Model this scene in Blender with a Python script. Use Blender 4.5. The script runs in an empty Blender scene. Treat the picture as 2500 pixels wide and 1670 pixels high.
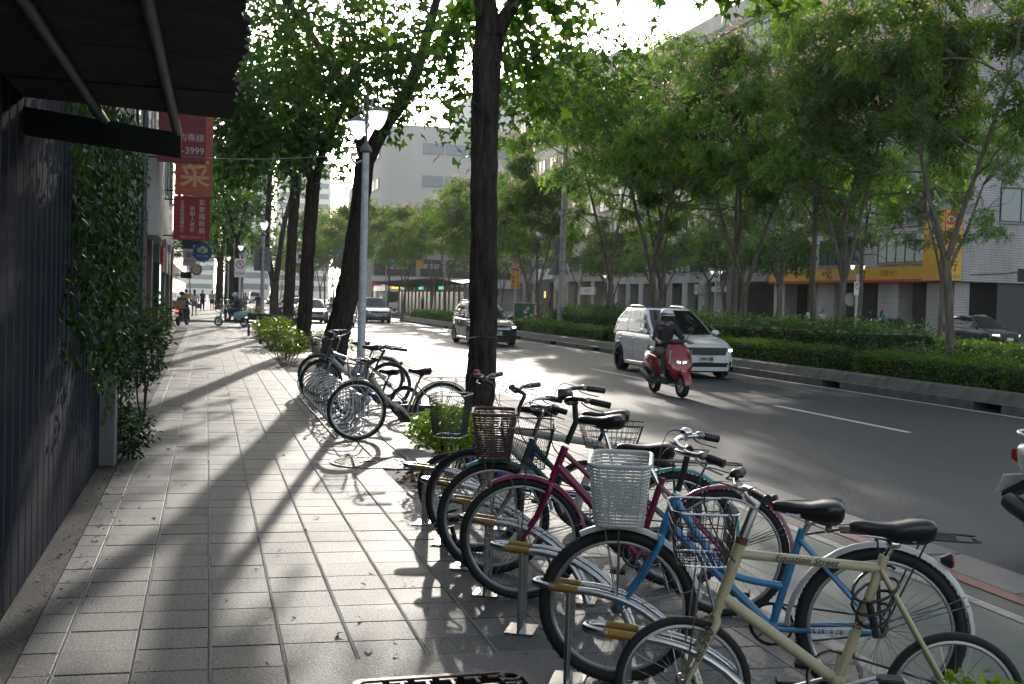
import bpy, math, random
import numpy as np
from mathutils import Vector, Matrix
R = math.radians
scene = bpy.context.scene
# ---------------------------------------------------------------- camera
def cam_basis(th, ph, ro):
    fwd = Vector((math.sin(th)*math.cos(ph), math.cos(th)*math.cos(ph), -math.sin(ph)))
    right = Vector((math.cos(th), -math.sin(th), 0)); up = right.cross(fwd)
    r = right*math.cos(ro)+up*math.sin(ro); u = up*math.cos(ro)-right*math.sin(ro)
    return r, u, fwd
cam_d = bpy.data.cameras.new('camera'); cam = bpy.data.objects.new('camera', cam_d)
scene.collection.objects.link(cam)
r_, u_, f_ = cam_basis(R(15.067), R(2.074), R(1.718))
cam.matrix_world = Matrix(((r_.x, u_.x, -f_.x, 0), (r_.y, u_.y, -f_.y, 0), (r_.z, u_.z, -f_.z, 1.60), (0, 0, 0, 1)))
cam_d.sensor_width = 36; cam_d.lens = 40.0; cam_d.clip_end = 3000; cam_d.clip_start = .05
cam_d.dof.use_dof = True; cam_d.dof.focus_distance = 13.0; cam_d.dof.aperture_fstop = 16.0
scene.camera = cam
# ---------------------------------------------------------------- sky, sun, exposure
SUN_AZ, SUN_EL = R(11.2), R(15.5)
world = bpy.data.worlds.new('World'); scene.world = world; world.use_nodes = True
wn = world.node_tree; wn.nodes.clear()
sky = wn.nodes.new('ShaderNodeTexSky'); sky.sky_type = 'NISHITA'; sky.sun_disc = False
sky.sun_elevation = SUN_EL; sky.sun_rotation = SUN_AZ; sky.air_density = 1.0; sky.dust_density = 2.0; sky.ozone_density = 1.0
bg = wn.nodes.new('ShaderNodeBackground'); bg.inputs[1].default_value = 0.15
wo = wn.nodes.new('ShaderNodeOutputWorld')
hs_ = wn.nodes.new('ShaderNodeHueSaturation'); hs_.inputs['Saturation'].default_value = .55
wn.links.new(sky.outputs[0], hs_.inputs['Color']); wn.links.new(hs_.outputs[0], bg.inputs[0]); wn.links.new(bg.outputs[0], wo.inputs[0])
sl = bpy.data.lights.new('sun', 'SUN'); sl.energy = 2.0; sl.angle = R(0.5); sl.color = (1.0, .93, .83)
sun = bpy.data.objects.new('sun', sl); scene.collection.objects.link(sun)
sd = Vector((math.sin(SUN_AZ)*math.cos(SUN_EL), math.cos(SUN_AZ)*math.cos(SUN_EL), math.sin(SUN_EL)))
sun.rotation_euler = sd.to_track_quat('Z', 'Y').to_euler(); sun.location = sd*60
vs = scene.view_settings; vs.view_transform = 'Standard'; vs.look = 'None'; vs.exposure = 1.15; vs.gamma = 1.0; vs.use_curve_mapping = False
cy = scene.cycles
cy.use_denoising = True; cy.max_bounces = 4; cy.diffuse_bounces = 2; cy.glossy_bounces = 2; cy.transmission_bounces = 3
cy.transparent_max_bounces = 8; cy.caustics_reflective = False; cy.caustics_refractive = False; cy.sample_clamp_indirect = 6.0
cy.use_adaptive_sampling = True; cy.adaptive_threshold = 0.03; cy.volume_bounces = 0
# ---------------------------------------------------------------- helpers
def link(o): scene.collection.objects.link(o); return o
def tag(o, label=None, cat=None, group=None, kind=None):
    if label: o['label'] = label
    if cat: o['category'] = cat
    if group: o['group'] = group
    if kind: o['kind'] = kind
    return o
def empty(name, loc=(0, 0, 0), rz=0., label=None, cat=None, group=None, sc=None):
    o = link(bpy.data.objects.new(name, None)); o.empty_display_size = .1
    o.location = loc; o.rotation_euler = (0, 0, rz)
    if sc: o.scale = (sc, sc, sc)
    return tag(o, label, cat, group)
def copy_tree(o, parent=None):
    c = link(o.copy()); c.parent = parent
    for ch in list(o.children): copy_tree(ch, c)
    return c
def inst(me, name, parent=None, loc=(0, 0, 0), rz=0., sc=None, rot=None):
    o = link(bpy.data.objects.new(name, me)); o.parent = parent; o.location = loc; o.rotation_euler = rot or (0, 0, rz)
    if sc: o.scale = sc if hasattr(sc, '__len__') else (sc, sc, sc)
    return o
class MB:
    def __init__(s): s.v = []; s.f = []; s.mi = []
    def add(s, vs, fs, mi=0):
        b = len(s.v); s.v += [tuple(v) for v in vs]; s.f += [tuple(i+b for i in f) for f in fs]; s.mi += [mi]*len(fs); return s
    def box(s, c, d, M=None, bev=0., mi=0):
        x, y, z = d[0]/2, d[1]/2, d[2]/2
        if bev > 0:
            b = min(bev, x*.9, y*.9, z*.9); vs = []; ring = [(-x+b, -y), (x-b, -y), (x, -y+b), (x, y-b), (x-b, y), (-x+b, y), (-x, y-b), (-x, -y+b)]
            ins = [(-x+b, -y+b), (x-b, -y+b), (x-b, -y+b), (x-b, y-b), (x-b, y-b), (-x+b, y-b), (-x+b, y-b), (-x+b, -y+b)]
            for zz, rr in ((-z, ins), (-z+b, ring), (z-b, ring), (z, ins)):
                vs += [(p[0], p[1], zz) for p in rr]
            # collapse duplicate inset corners into quads
            fs = []
            for k in range(3):
                for i in range(8):
                    j = (i+1) % 8; fs.append((k*8+i, k*8+j, (k+1)*8+j, (k+1)*8+i))
            fs.append(tuple(range(7, -1, -1))); fs.append(tuple(range(24, 32)))
        else:
            vs = [(-x, -y, -z), (x, -y, -z), (x, y, -z), (-x, y, -z), (-x, -y, z), (x, -y, z), (x, y, z), (-x, y, z)]
            fs = [(3, 2, 1, 0), (4, 5, 6, 7), (0, 1, 5, 4), (1, 2, 6, 5), (2, 3, 7, 6), (3, 0, 4, 7)]
        if M is not None: vs = [M @ Vector(v) for v in vs]
        return s.add([(v[0]+c[0], v[1]+c[1], v[2]+c[2]) for v in vs], fs, mi)
    def b2(s, a, b, bev=0., mi=0):
        return s.box([(a[i]+b[i])/2 for i in range(3)], [abs(b[i]-a[i]) for i in range(3)], None, bev, mi)
    def tube(s, pts, r, n=8, closed=False, cap=True, flat=1., mi=0):
        P = [Vector(p) for p in pts]; m = len(P); rr = r if hasattr(r, '__len__') else [r]*m
        T = []
        for i in range(m):
            a = P[i-1] if (i > 0 or closed) else P[i]; b = P[(i+1) % m] if (i < m-1 or closed) else P[i]
            t = b-a; T.append(t.normalized() if t.length > 1e-9 else Vector((0, 0, 1)))
        N = T[0].orthogonal().normalized()
        if abs(T[0].z) < .95: N = Vector((0, 0, 1)).cross(T[0]).normalized()
        vs = []
        for i in range(m):
            N = (N-T[i]*N.dot(T[i])); N = N.normalized() if N.length > 1e-6 else T[i].orthogonal().normalized()
            B = T[i].cross(N)
            for k in range(n):
                a = 2*math.pi*k/n; vs.append(P[i]+N*(math.cos(a)*rr[i])+B*(math.sin(a)*rr[i]*flat))
        fs = []
        for i in range(m if closed else m-1):
            j = (i+1) % m
            for k in range(n): fs.append((i*n+k, i*n+(k+1) % n, j*n+(k+1) % n, j*n+k))
        if cap and not closed: fs.append(tuple(range(n-1, -1, -1))); fs.append(tuple((m-1)*n+k for k in range(n)))
        return s.add(vs, fs, mi)
    def lathe(s, prof, n=16, M=None, c=(0, 0, 0), mi=0):
        vs = []; fs = []; m = len(prof)
        for (r, z) in prof:
            for k in range(n): a = 2*math.pi*k/n; vs.append(Vector((r*math.cos(a), r*math.sin(a), z)))
        for i in range(m-1):
            for k in range(n): fs.append((i*n+k, i*n+(k+1) % n, (i+1)*n+(k+1) % n, (i+1)*n+k))
        ring = m > 3 and abs(prof[0][0]-prof[-1][0]) < 1e-6
        if ring:
            for k in range(n): fs.append(((m-1)*n+k, (m-1)*n+(k+1) % n, (k+1) % n, k))
        if prof[0][0] > 1e-5 and not ring: fs.append(tuple(range(n-1, -1, -1)))
        if prof[-1][0] > 1e-5 and not ring: fs.append(tuple((m-1)*n+k for k in range(n)))
        if M is not None: vs = [M @ v for v in vs]
        return s.add([v+Vector(c) for v in vs], fs, mi)
    def loft(s, rings, cap=True, closed=True, mi=0):
        n = len(rings[0]); vs = [p for r in rings for p in r]; fs = []
        for i in range(len(rings)-1):
            for k in range(n if closed else n-1): fs.append((i*n+k, i*n+(k+1) % n, (i+1)*n+(k+1) % n, (i+1)*n+k))
        if cap: fs.append(tuple(range(n-1, -1, -1))); fs.append(tuple((len(rings)-1)*n+k for k in range(n)))
        return s.add(vs, fs, mi)
    def prism(s, poly, a, b, axis='y', mi=0):
        n = len(poly)
        def P(u, w, t): return {'y': (u, t, w), 'x': (t, u, w), 'z': (u, w, t)}[axis]
        vs = [P(u, w, a) for u, w in poly]+[P(u, w, b) for u, w in poly]
        fs = [(i, (i+1) % n, n+(i+1) % n, n+i) for i in range(n)]+[tuple(range(n-1, -1, -1)), tuple(range(n, 2*n))]
        return s.add(vs, fs, mi)
    def mesh(s, name, mats, smooth=0):
        me = bpy.data.meshes.new(name); me.from_pydata(s.v, [], s.f)
        mats = mats if isinstance(mats, (list, tuple)) else [mats]
        for m in mats: me.materials.append(m)
        if len(mats) > 1: me.polygons.foreach_set('material_index', s.mi)
        if smooth: me.shade_smooth(); me.set_sharp_from_angle(angle=R(smooth))
        me.update(); return me
    def build(s, name, mats, parent=None, smooth=0, loc=(0, 0, 0), rz=0., rot=None):
        return inst(s.mesh(name, mats, smooth), name, parent, loc, rz, rot=rot)
def recalc(me):
    import bmesh
    bm = bmesh.new(); bm.from_mesh(me); bmesh.ops.remove_doubles(bm, verts=bm.verts, dist=1e-5)
    bmesh.ops.recalc_face_normals(bm, faces=bm.faces); bm.to_mesh(me); bm.free(); me.update()
def rotM(ax, a): return Matrix.Rotation(a, 3, ax)
def arc(c, r, a0, a1, n, plane='xz', y=0.):
    out = []
    for i in range(n+1):
        a = R(a0+(a1-a0)*i/n); u, w = c[0]+r*math.cos(a), c[1]+r*math.sin(a)
        out.append((u, y, w) if plane == 'xz' else ((u, w, y) if plane == 'xy' else (y, u, w)))
    return out
def smoothpath(pts, n=4):
    P = [Vector(p) for p in pts]; out = []
    for i in range(len(P)-1):
        p0 = P[max(i-1, 0)]; p1 = P[i]; p2 = P[i+1]; p3 = P[min(i+2, len(P)-1)]
        for k in range(n):
            t = k/n; out.append(.5*((2*p1)+(p2-p0)*t+(2*p0-5*p1+4*p2-p3)*t*t+(3*p1-p0-3*p2+p3)*t**3))
    out.append(P[-1]); return out
# ---------------------------------------------------------------- materials
MATS = {}
def mat(name, col, rough=.55, metal=0., var=None, bump=None, spec=.5, coat=0., emit=None, coord='Object'):
    """var=(scale, second colour, contrast)  bump=(scale, strength)"""
    if name in MATS: return MATS[name]
    m = bpy.data.materials.new(name); m.use_nodes = True; t = m.node_tree; b = t.nodes['Principled BSDF']
    b.inputs['Base Color'].default_value = (*col, 1); b.inputs['Roughness'].default_value = rough; b.inputs['Metallic'].default_value = metal
    b.inputs['Specular IOR Level'].default_value = spec
    if coat: b.inputs['Coat Weight'].default_value = coat; b.inputs['Coat Roughness'].default_value = .05
    if emit: b.inputs['Emission Color'].default_value = (*emit[0], 1); b.inputs['Emission Strength'].default_value = emit[1]; m.cycles.emission_sampling = 'NONE'
    if var or bump: tc = t.nodes.new('ShaderNodeTexCoord')
    if var:
        nz = t.nodes.new('ShaderNodeTexNoise'); nz.inputs['Scale'].default_value = var[0]; nz.inputs['Detail'].default_value = 6; nz.inputs['Roughness'].default_value = .65
        t.links.new(tc.outputs[coord], nz.inputs['Vector'])
        cr = t.nodes.new('ShaderNodeValToRGB'); k = var[2] if len(var) > 2 else .15
        cr.color_ramp.elements[0].position = .5-k; cr.color_ramp.elements[1].position = .5+k
        cr.color_ramp.elements[0].color = (*col, 1); cr.color_ramp.elements[1].color = (*var[1], 1)
        t.links.new(nz.outputs[0], cr.inputs[0]); t.links.new(cr.outputs[0], b.inputs['Base Color'])
    if bump:
        nb = t.nodes.new('ShaderNodeTexNoise'); nb.inputs['Scale'].default_value = bump[0]; nb.inputs['Detail'].default_value = 4
        t.links.new(tc.outputs[coord], nb.inputs['Vector'])
        bp = t.nodes.new('ShaderNodeBump'); bp.inputs['Strength'].default_value = bump[1]; bp.inputs['Distance'].default_value = .01
        t.links.new(nb.outputs[0], bp.inputs['Height']); t.links.new(bp.outputs[0], b.inputs['Normal'])
    MATS[name] = m; return m
def leafmat(name, cols, trans=.5, rough=.45):
    if name in MATS: return MATS[name]
    m = bpy.data.materials.new(name); m.use_nodes = True; t = m.node_tree; b = t.nodes['Principled BSDF']; out = t.nodes['Material Output']
    ge = t.nodes.new('ShaderNodeNewGeometry'); cr = t.nodes.new('ShaderNodeValToRGB')
    e = cr.color_ramp.elements; e[0].color = (*cols[0], 1); e[1].color = (*cols[-1], 1)
    for i, c in enumerate(cols[1:-1]): x = e.new((i+1)/(len(cols)-1)); x.color = (*c, 1)
    oi = t.nodes.new('ShaderNodeObjectInfo'); mr = t.nodes.new('ShaderNodeMapRange'); mr.inputs[3].default_value = .75; mr.inputs[4].default_value = 1.25; t.links.new(oi.outputs['Random'], mr.inputs[0])
    h0 = t.nodes.new('ShaderNodeHueSaturation'); h0.inputs['Saturation'].default_value = 1.1; t.links.new(mr.outputs[0], h0.inputs['Value']); t.links.new(ge.outputs['Random Per Island'], cr.inputs[0]); t.links.new(cr.outputs[0], h0.inputs['Color']); cr = h0; t.links.new(cr.outputs[0], b.inputs['Base Color'])
    b.inputs['Roughness'].default_value = rough; b.inputs['Specular IOR Level'].default_value = .35
    tr = t.nodes.new('ShaderNodeBsdfTranslucent'); hs = t.nodes.new('ShaderNodeHueSaturation')
    hs.inputs['Hue'].default_value = .475; hs.inputs['Saturation'].default_value = 1.1; hs.inputs['Value'].default_value = 1.7
    t.links.new(cr.outputs[0], hs.inputs['Color']); t.links.new(hs.outputs[0], tr.inputs['Color'])
    mx = t.nodes.new('ShaderNodeMixShader'); mx.inputs[0].default_value = trans
    t.links.new(b.outputs[0], mx.inputs[1]); t.links.new(tr.outputs[0], mx.inputs[2]); t.links.new(mx.outputs[0], out.inputs[0])
    MATS[name] = m; return m
STEEL = mat('stainless_steel', (.50, .50, .49), .26, 1.0)
CHROME = mat('chrome', (.72, .72, .72), .12, 1.0)
BLACKP = mat('black_plastic', (.012, .012, .013), .42)
RUBBER = mat('rubber', (.014, .014, .014), .75, bump=(180, .3))
ALU = mat('aluminium', (.5, .51, .52), .35, 1.0)
WHITEP = mat('white_paint', (.72, .72, .70), .4)
TMP = bpy.data.scenes.new('workbench')
def baked(o):
    """mesh of one object with its modifiers, worked out apart from the street"""
    TMP.collection.objects.link(o); vl = TMP.view_layers[0]; vl.update()
    me = bpy.data.meshes.new_from_object(o.evaluated_get(vl.depsgraph)); TMP.collection.objects.unlink(o); return me
# ---------------------------------------------------------------- flat lettering
def text(s, size, m, parent, loc, rot, name='lettering', align='CENTER', ext=.002, shear=0., sx=1., bold=0.):
    c = bpy.data.curves.new('t', 'FONT'); c.body = s; c.size = size; c.align_x = align; c.align_y = 'CENTER'; c.extrude = ext; c.shear = shear; c.offset = bold
    o = bpy.data.objects.new('t', c); me = baked(o); bpy.data.objects.remove(o); bpy.data.curves.remove(c)
    me.name = name; me.materials.clear(); me.materials.append(m)
    return inst(me, name, parent, loc, rot=rot, sc=(sx, 1, 1))
FACE_CAM = (R(90), 0, 0)            # text read by someone looking along +Y
def xf(mb, M): mb.v = [tuple(M @ Vector(v)) for v in mb.v]; return mb
def orient(tx, tn):
    tx = Vector(tx).normalized(); tn = Vector(tn).normalized(); ty = tn.cross(tx)
    return Matrix((tx, ty, tn)).transposed().to_euler()
DULL = mat('dull_steel', (.33, .33, .32), .42, .9, var=(30, (.16, .13, .10), .2))
# ================================================================ the setting
ROAD_Z = -.12
def asphalt():
    m = bpy.data.materials.new('asphalt'); m.use_nodes = True; t = m.node_tree; b = t.nodes['Principled BSDF']
    tc = t.nodes.new('ShaderNodeTexCoord')
    n1 = t.nodes.new('ShaderNodeTexNoise'); n1.inputs['Scale'].default_value = .35; n1.inputs['Detail'].default_value = 5
    mp = t.nodes.new('ShaderNodeMapping'); mp.inputs['Scale'].default_value = (1.6, .25, 1)
    n2 = t.nodes.new('ShaderNodeTexVoronoi'); n2.inputs['Scale'].default_value = 55
    n3 = t.nodes.new('ShaderNodeTexNoise'); n3.inputs['Scale'].default_value = 120; n3.inputs['Detail'].default_value = 3
    t.links.new(tc.outputs['Object'], mp.inputs[0]); t.links.new(mp.outputs[0], n1.inputs[0])
    for n in (n2, n3): t.links.new(tc.outputs['Object'], n.inputs[0])
    cr = t.nodes.new('ShaderNodeValToRGB'); e = cr.color_ramp.elements
    e[0].position = .35; e[0].color = (.021, .026, .029, 1); e[1].position = .68; e[1].color = (.040, .046, .049, 1)
    t.links.new(n1.outputs[0], cr.inputs[0])
    mx = t.nodes.new('ShaderNodeMix'); mx.data_type = 'RGBA'; mx.blend_type = 'MULTIPLY'; mx.inputs[0].default_value = .7
    cr2 = t.nodes.new('ShaderNodeValToRGB'); cr2.color_ramp.elements[0].color = (.5, .5, .5, 1); cr2.color_ramp.elements[1].color = (1.5, 1.5, 1.5, 1)
    t.links.new(n3.outputs[0], cr2.inputs[0]); t.links.new(cr.outputs[0], mx.inputs[6]); t.links.new(cr2.outputs[0], mx.inputs[7]); t.links.new(mx.outputs[2], b.inputs['Base Color'])
    b.inputs['Roughness'].default_value = .60; b.inputs['Specular IOR Level'].default_value = .38
    bp = t.nodes.new('ShaderNodeBump'); bp.inputs['Strength'].default_value = .55; bp.inputs['Distance'].default_value = .008
    t.links.new(n2.outputs['Distance'], bp.inputs['Height']); t.links.new(bp.outputs[0], b.inputs['Normal'])
    return m
ASPH = asphalt()
CONC = mat('concrete', (.17, .168, .158), .8, var=(2.2, (.12, .118, .11), .2), bump=(60, .4))
CONCD = mat('weathered_concrete', (.13, .128, .115), .85, var=(3.0, (.045, .045, .042), .25), bump=(40, .5))
GUTT = mat('dirty_gutter_concrete', (.075, .07, .062), .9, var=(4.0, (.03, .028, .025), .25), bump=(60, .8))
MORTAR = mat('pale_mortar', (.15, .15, .145), .85, bump=(120, .5))
SOIL = mat('soil', (.045, .035, .025), .95, var=(9, (.02, .017, .012)), bump=(30, 1.))
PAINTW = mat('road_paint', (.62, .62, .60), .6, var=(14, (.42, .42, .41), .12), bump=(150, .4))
GREENL = mat('green_lane_paving', (.055, .082, .070), .7, var=(5, (.040, .060, .053), .2), bump=(160, .5))
REDP = mat('red_kerb_paint', (.27, .085, .06), .75, var=(8, (.13, .09, .08), .15), bump=(120, .4))
def tilemat():
    """granite-flecked paving, a slightly different grey for each tile"""
    m = bpy.data.materials.new('granite_paving'); m.use_nodes = True; t = m.node_tree; b = t.nodes['Principled BSDF']
    ge = t.nodes.new('ShaderNodeNewGeometry'); oi = t.nodes.new('ShaderNodeObjectInfo'); tc = t.nodes.new('ShaderNodeTexCoord')
    ad = t.nodes.new('ShaderNodeMath'); ad.operation = 'ADD'; fr = t.nodes.new('ShaderNodeMath'); fr.operation = 'FRACT'
    t.links.new(ge.outputs['Random Per Island'], ad.inputs[0]); t.links.new(oi.outputs['Random'], ad.inputs[1]); t.links.new(ad.outputs[0], fr.inputs[0])
    cr = t.nodes.new('ShaderNodeValToRGB'); e = cr.color_ramp.elements; e[0].color = (.066, .071, .072, 1); e[1].color = (.102, .107, .106, 1)
    t.links.new(fr.outputs[0], cr.inputs[0])
    st = t.nodes.new('ShaderNodeTexNoise'); st.inputs['Scale'].default_value = 1.1; st.inputs['Detail'].default_value = 6
    sp = t.nodes.new('ShaderNodeTexNoise'); sp.inputs['Scale'].default_value = 85; sp.inputs['Detail'].default_value = 5; sp.inputs['Roughness'].default_value = .75
    t.links.new(ge.outputs['Position'], st.inputs[0]); t.links.new(ge.outputs['Position'], sp.inputs[0])
    c1 = t.nodes.new('ShaderNodeValToRGB'); c1.color_ramp.elements[0].position = .3; c1.color_ramp.elements[1].position = .7
    c1.color_ramp.elements[0].color = (.72, .72, .71, 1); c1.color_ramp.elements[1].color = (1.08, 1.08, 1.06, 1)
    t.links.new(st.outputs[0], c1.inputs[0])
    c2 = t.nodes.new('ShaderNodeValToRGB'); c2.color_ramp.elements[0].position = .38; c2.color_ramp.elements[1].position = .64
    c2.color_ramp.elements[0].color = (.30, .30, .30, 1); c2.color_ramp.elements[1].color = (2.1, 2.1, 2.1, 1)
    t.links.new(sp.outputs[0], c2.inputs[0])
    m1 = t.nodes.new('ShaderNodeMix'); m1.data_type = 'RGBA'; m1.blend_type = 'MULTIPLY'; m1.inputs[0].default_value = 1
    m2 = t.nodes.new('ShaderNodeMix'); m2.data_type = 'RGBA'; m2.blend_type = 'MULTIPLY'; m2.inputs[0].default_value = .8
    t.links.new(cr.outputs[0], m1.inputs[6]); t.links.new(c1.outputs[0], m1.inputs[7]); t.links.new(m1.outputs[2], m2.inputs[6]); t.links.new(c2.outputs[0], m2.inputs[7])
    t.links.new(m2.outputs[2], b.inputs['Base Color'])
    vr = t.nodes.new('ShaderNodeTexVoronoi'); vr.inputs['Scale'].default_value = 230; t.links.new(ge.outputs['Position'], vr.inputs[0])
    bp = t.nodes.new('ShaderNodeBump'); bp.inputs['Strength'].default_value = .4; bp.inputs['Distance'].default_value = .004
    t.links.new(vr.outputs['Distance'], bp.inputs['Height']); t.links.new(bp.outputs[0], b.inputs['Normal'])
    rr = t.nodes.new('ShaderNodeMapRange'); rr.inputs[3].default_value = .52; rr.inputs[4].default_value = .74
    t.links.new(st.outputs[0], rr.inputs[0]); t.links.new(rr.outputs[0], b.inputs['Roughness'])
    sr = t.nodes.new('ShaderNodeMapRange'); sr.inputs[1].default_value = .36; sr.inputs[2].default_value = .66; sr.inputs[3].default_value = .08; sr.inputs[4].default_value = .62
    t.links.new(sp.outputs[0], sr.inputs[0]); t.links.new(sr.outputs[0], b.inputs['Specular IOR Level'])
    return m
TILEM = tilemat()
# ground sheet, roads
o = MB().add([(-400, -60, -.20), (500, -60, -.20), (500, 1500, -.20), (-400, 1500, -.20)], [(0, 1, 2, 3)]).build('ground', mat('dry_ground', (.12, .12, .11), .9)); tag(o, kind='structure')
KX = 4.86                                    # kerb line
o = MB().add([(KX+.02, -8, ROAD_Z), (13.62, -8, ROAD_Z), (13.62, 700, ROAD_Z), (KX+.02, 700, ROAD_Z)], [(0, 1, 2, 3)]).build('road', ASPH); tag(o, kind='structure')
o = MB().add([(18.6, -8, ROAD_Z+.002), (38.4, -8, ROAD_Z+.002), (38.4, 700, ROAD_Z+.002), (18.6, 700, ROAD_Z+.002)], [(0, 1, 2, 3)]).build('far_road', ASPH); tag(o, kind='structure')
o = MB().add([(-60, 52.0, ROAD_Z+.004), (KX+.02, 52.0, ROAD_Z+.004), (KX+.02, 66, ROAD_Z+.004), (-60, 66, ROAD_Z+.004)], [(0, 1, 2, 3)]).build('side_street', ASPH); tag(o, kind='structure')
o = MB().add([(13.62, 81, ROAD_Z+.003), (18.6, 81, ROAD_Z+.003), (18.6, 700, ROAD_Z+.003), (13.62, 700, ROAD_Z+.003)], [(0, 1, 2, 3)]).build('crossing_road', ASPH); tag(o, kind='structure')
o = MB().b2((-80, 66.2, -.3), (3.4, 500, .0)).build('far_pavement', mat('far_paving', (.20, .20, .19), .55, var=(2., (.22, .22, .21)))); tag(o, kind='structure')
o = MB().b2((38.4, -10, -.3), (90, 500, .0)).build('opposite_pavement', mat('opp_paving', (.17, .165, .155), .7, var=(1., (.13, .13, .12)))); tag(o, kind='structure')
# road markings: each its own flat painted strip
def mark(name, x0, x1, y0, y1, z=ROAD_Z+.006, m=PAINTW):
    o = MB().add([(x0, y0, z), (x1, y0, z), (x1, y1, z), (x0, y1, z)], [(0, 1, 2, 3)]).build(name, m); return tag(o, kind='structure')
mark('median_edge_line', 13.22, 13.34, -6, 80)
for i in range(-1, 16):
    y = 14.2+i*10.0; mark('lane_dash', 9.70, 9.82, y, y+4.0)
for k in range(5): mark('crossing_stripe', 5.4+k*1.6, 6.0+k*1.6, 84, 87)
mb = MB(); z = ROAD_Z+.006                    # direction arrow on the road
mb.add([(6.95, 38.0, z), (7.15, 38.0, z), (7.15, 34.9, z), (6.95, 34.9, z)], [(0, 1, 2, 3)]); mb.add([(6.62, 35.6, z+.001), (7.48, 35.6, z+.001), (7.05, 33.6, z+.001)], [(0, 1, 2)])
tag(mb.build('lane_arrow', PAINTW), kind='structure')
# ---- near pavement: mortar bed, tiles, lane, kerb
pav = MB().b2((-1.9, -6, -.3), (KX-.34, 51.7, -.012)).build('pavement', MORTAR); tag(pav, kind='structure')
TW, TD = .316, .312; X0 = .05-TW*2
SK = math.tan(R(2.0))                          # the courses are laid slightly askew
def tileverts(x0, x1, y0, y1, z, b=.004):
    def y(x, yy): return yy-SK*x
    o_ = [(x0, y0), (x1, y0), (x1, y1), (x0, y1)]; i_ = [(x0+b, y0+b), (x1-b, y0+b), (x1-b, y1-b), (x0+b, y1-b)]
    vs = [(p[0], y(*p), z-.03) for p in o_]+[(p[0], y(*p), z-b*.7) for p in o_]+[(p[0], y(*p), z) for p in i_]
    fs = [(8, 9, 10, 11)]+[(4+i, 4+(i+1) % 4, 8+(i+1) % 4, 8+i) for i in range(4)]+[(i, (i+1) % 4, 4+(i+1) % 4, 4+i) for i in range(4)]
    return vs, fs
rng = random.Random(5)
def blocked(x, y):
    if .40 < x < 1.62 and y < 4.95: return True               # concrete slab round the drain lid
    if 1.60 < x < 2.9 and 9.3 < y < 10.4: return True         # planting pits
    if 2.3 < x < 3.5 and 11.4 < y < 13.0: return True
    if 1.5 < x < 3.3 and 23.6 < y < 29.0: return True
    if 1.6 < x < 3.6 and 32.0 < y < 49: return True
    return False
tiles = []
cols = list(range(-1, 15))
for r in range(int(-4/TD), int(55/TD)):
    yy = 4.0+r*TD
    if yy > 51.3: break
    for c in cols:
        xa = X0+c*TW; xb = xa+TW-.014
        if c == -1: xa = X0-.17
        if xa > 2.86 and yy < 9.2: continue
        if xb > KX-.62: continue
        if blocked((xa+xb)/2, yy+TD/2): continue
        tiles.append((yy+.15*abs((xa+xb)/2-.6), xa, xb, yy, yy+TD-.006, rng.uniform(-.0018, .0018)))
vis = sorted([t for t in tiles if t[3] > 4.35 and -.75 < t[1] < 1.9])[:300]; vs_ = set(id(t) for t in vis)
mt_cache = {}
for t in vis:
    w = round(t[2]-t[1], 3)
    if w not in mt_cache:
        v, f = tileverts(-w/2, w/2, -(TD-.006)/2, (TD-.006)/2, 0); mt_cache[w] = MB().add(v, f).mesh('tile', TILEM)
    cx = (t[1]+t[2])/2; inst(mt_cache[w], 'tile', pav, (cx, (t[3]+t[4])/2-SK*cx, t[5]), rot=(rng.uniform(-.003, .003), rng.uniform(-.003, .003), rng.uniform(-.002, .002)))
mb = MB()
for t in tiles:
    if id(t) in vs_: continue
    mb.add(*tileverts(t[1], t[2], t[3], t[4], t[5]))
tag(mb.build('paving_tiles', TILEM, pav), kind='stuff')
JOINT = mat('joint_mortar', (.27, .27, .26), .85, var=(30, (.17, .17, .165), .2), bump=(140, .6))
for c in range(0, 14):                         # raised pale mortar in the long joints
    xj = X0+c*TW-.0035; segs = [(-5., 51.)]
    if .40 < xj < 1.62: segs = [(4.96, 51.)]
    if xj > 1.6: segs = [(-5., 9.2), (13.1, 23.4)] if xj < 2.9 else [(13.1, 23.4)]
    for (ya, yb) in segs:
        n = int((yb-ya)/.25); P = [(xj+rng.uniform(-.0018, .0018), ya+(yb-ya)*i/n) for i in range(n+1)]; vs2 = []
        for (x, y) in P: w = rng.uniform(.0062, .0085); vs2 += [(x-w, y, -.0018), (x, y, rng.uniform(.0, .0022)), (x+w, y, -.0018)]
        MB().add(vs2, [f for i in range(n) for f in ((3*i, 3*i+1, 3*i+4, 3*i+3), (3*i+1, 3*i+2, 3*i+5, 3*i+4))]).build('mortar_joint', JOINT, pav)
tag(MB().b2((-1.2, -6, -.2), (X0-.175, 51.7, -.004)).build('gutter_strip', GUTT), kind='structure')
slab = MB().b2((.360, 3.2, -.1), (1.622, 4.955, .003), .004).build('drain_slab', mat('rough_concrete', (.15, .148, .142), .65, var=(60, (.075, .075, .072), .2), bump=(110, .9))); tag(slab, kind='structure')
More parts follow.
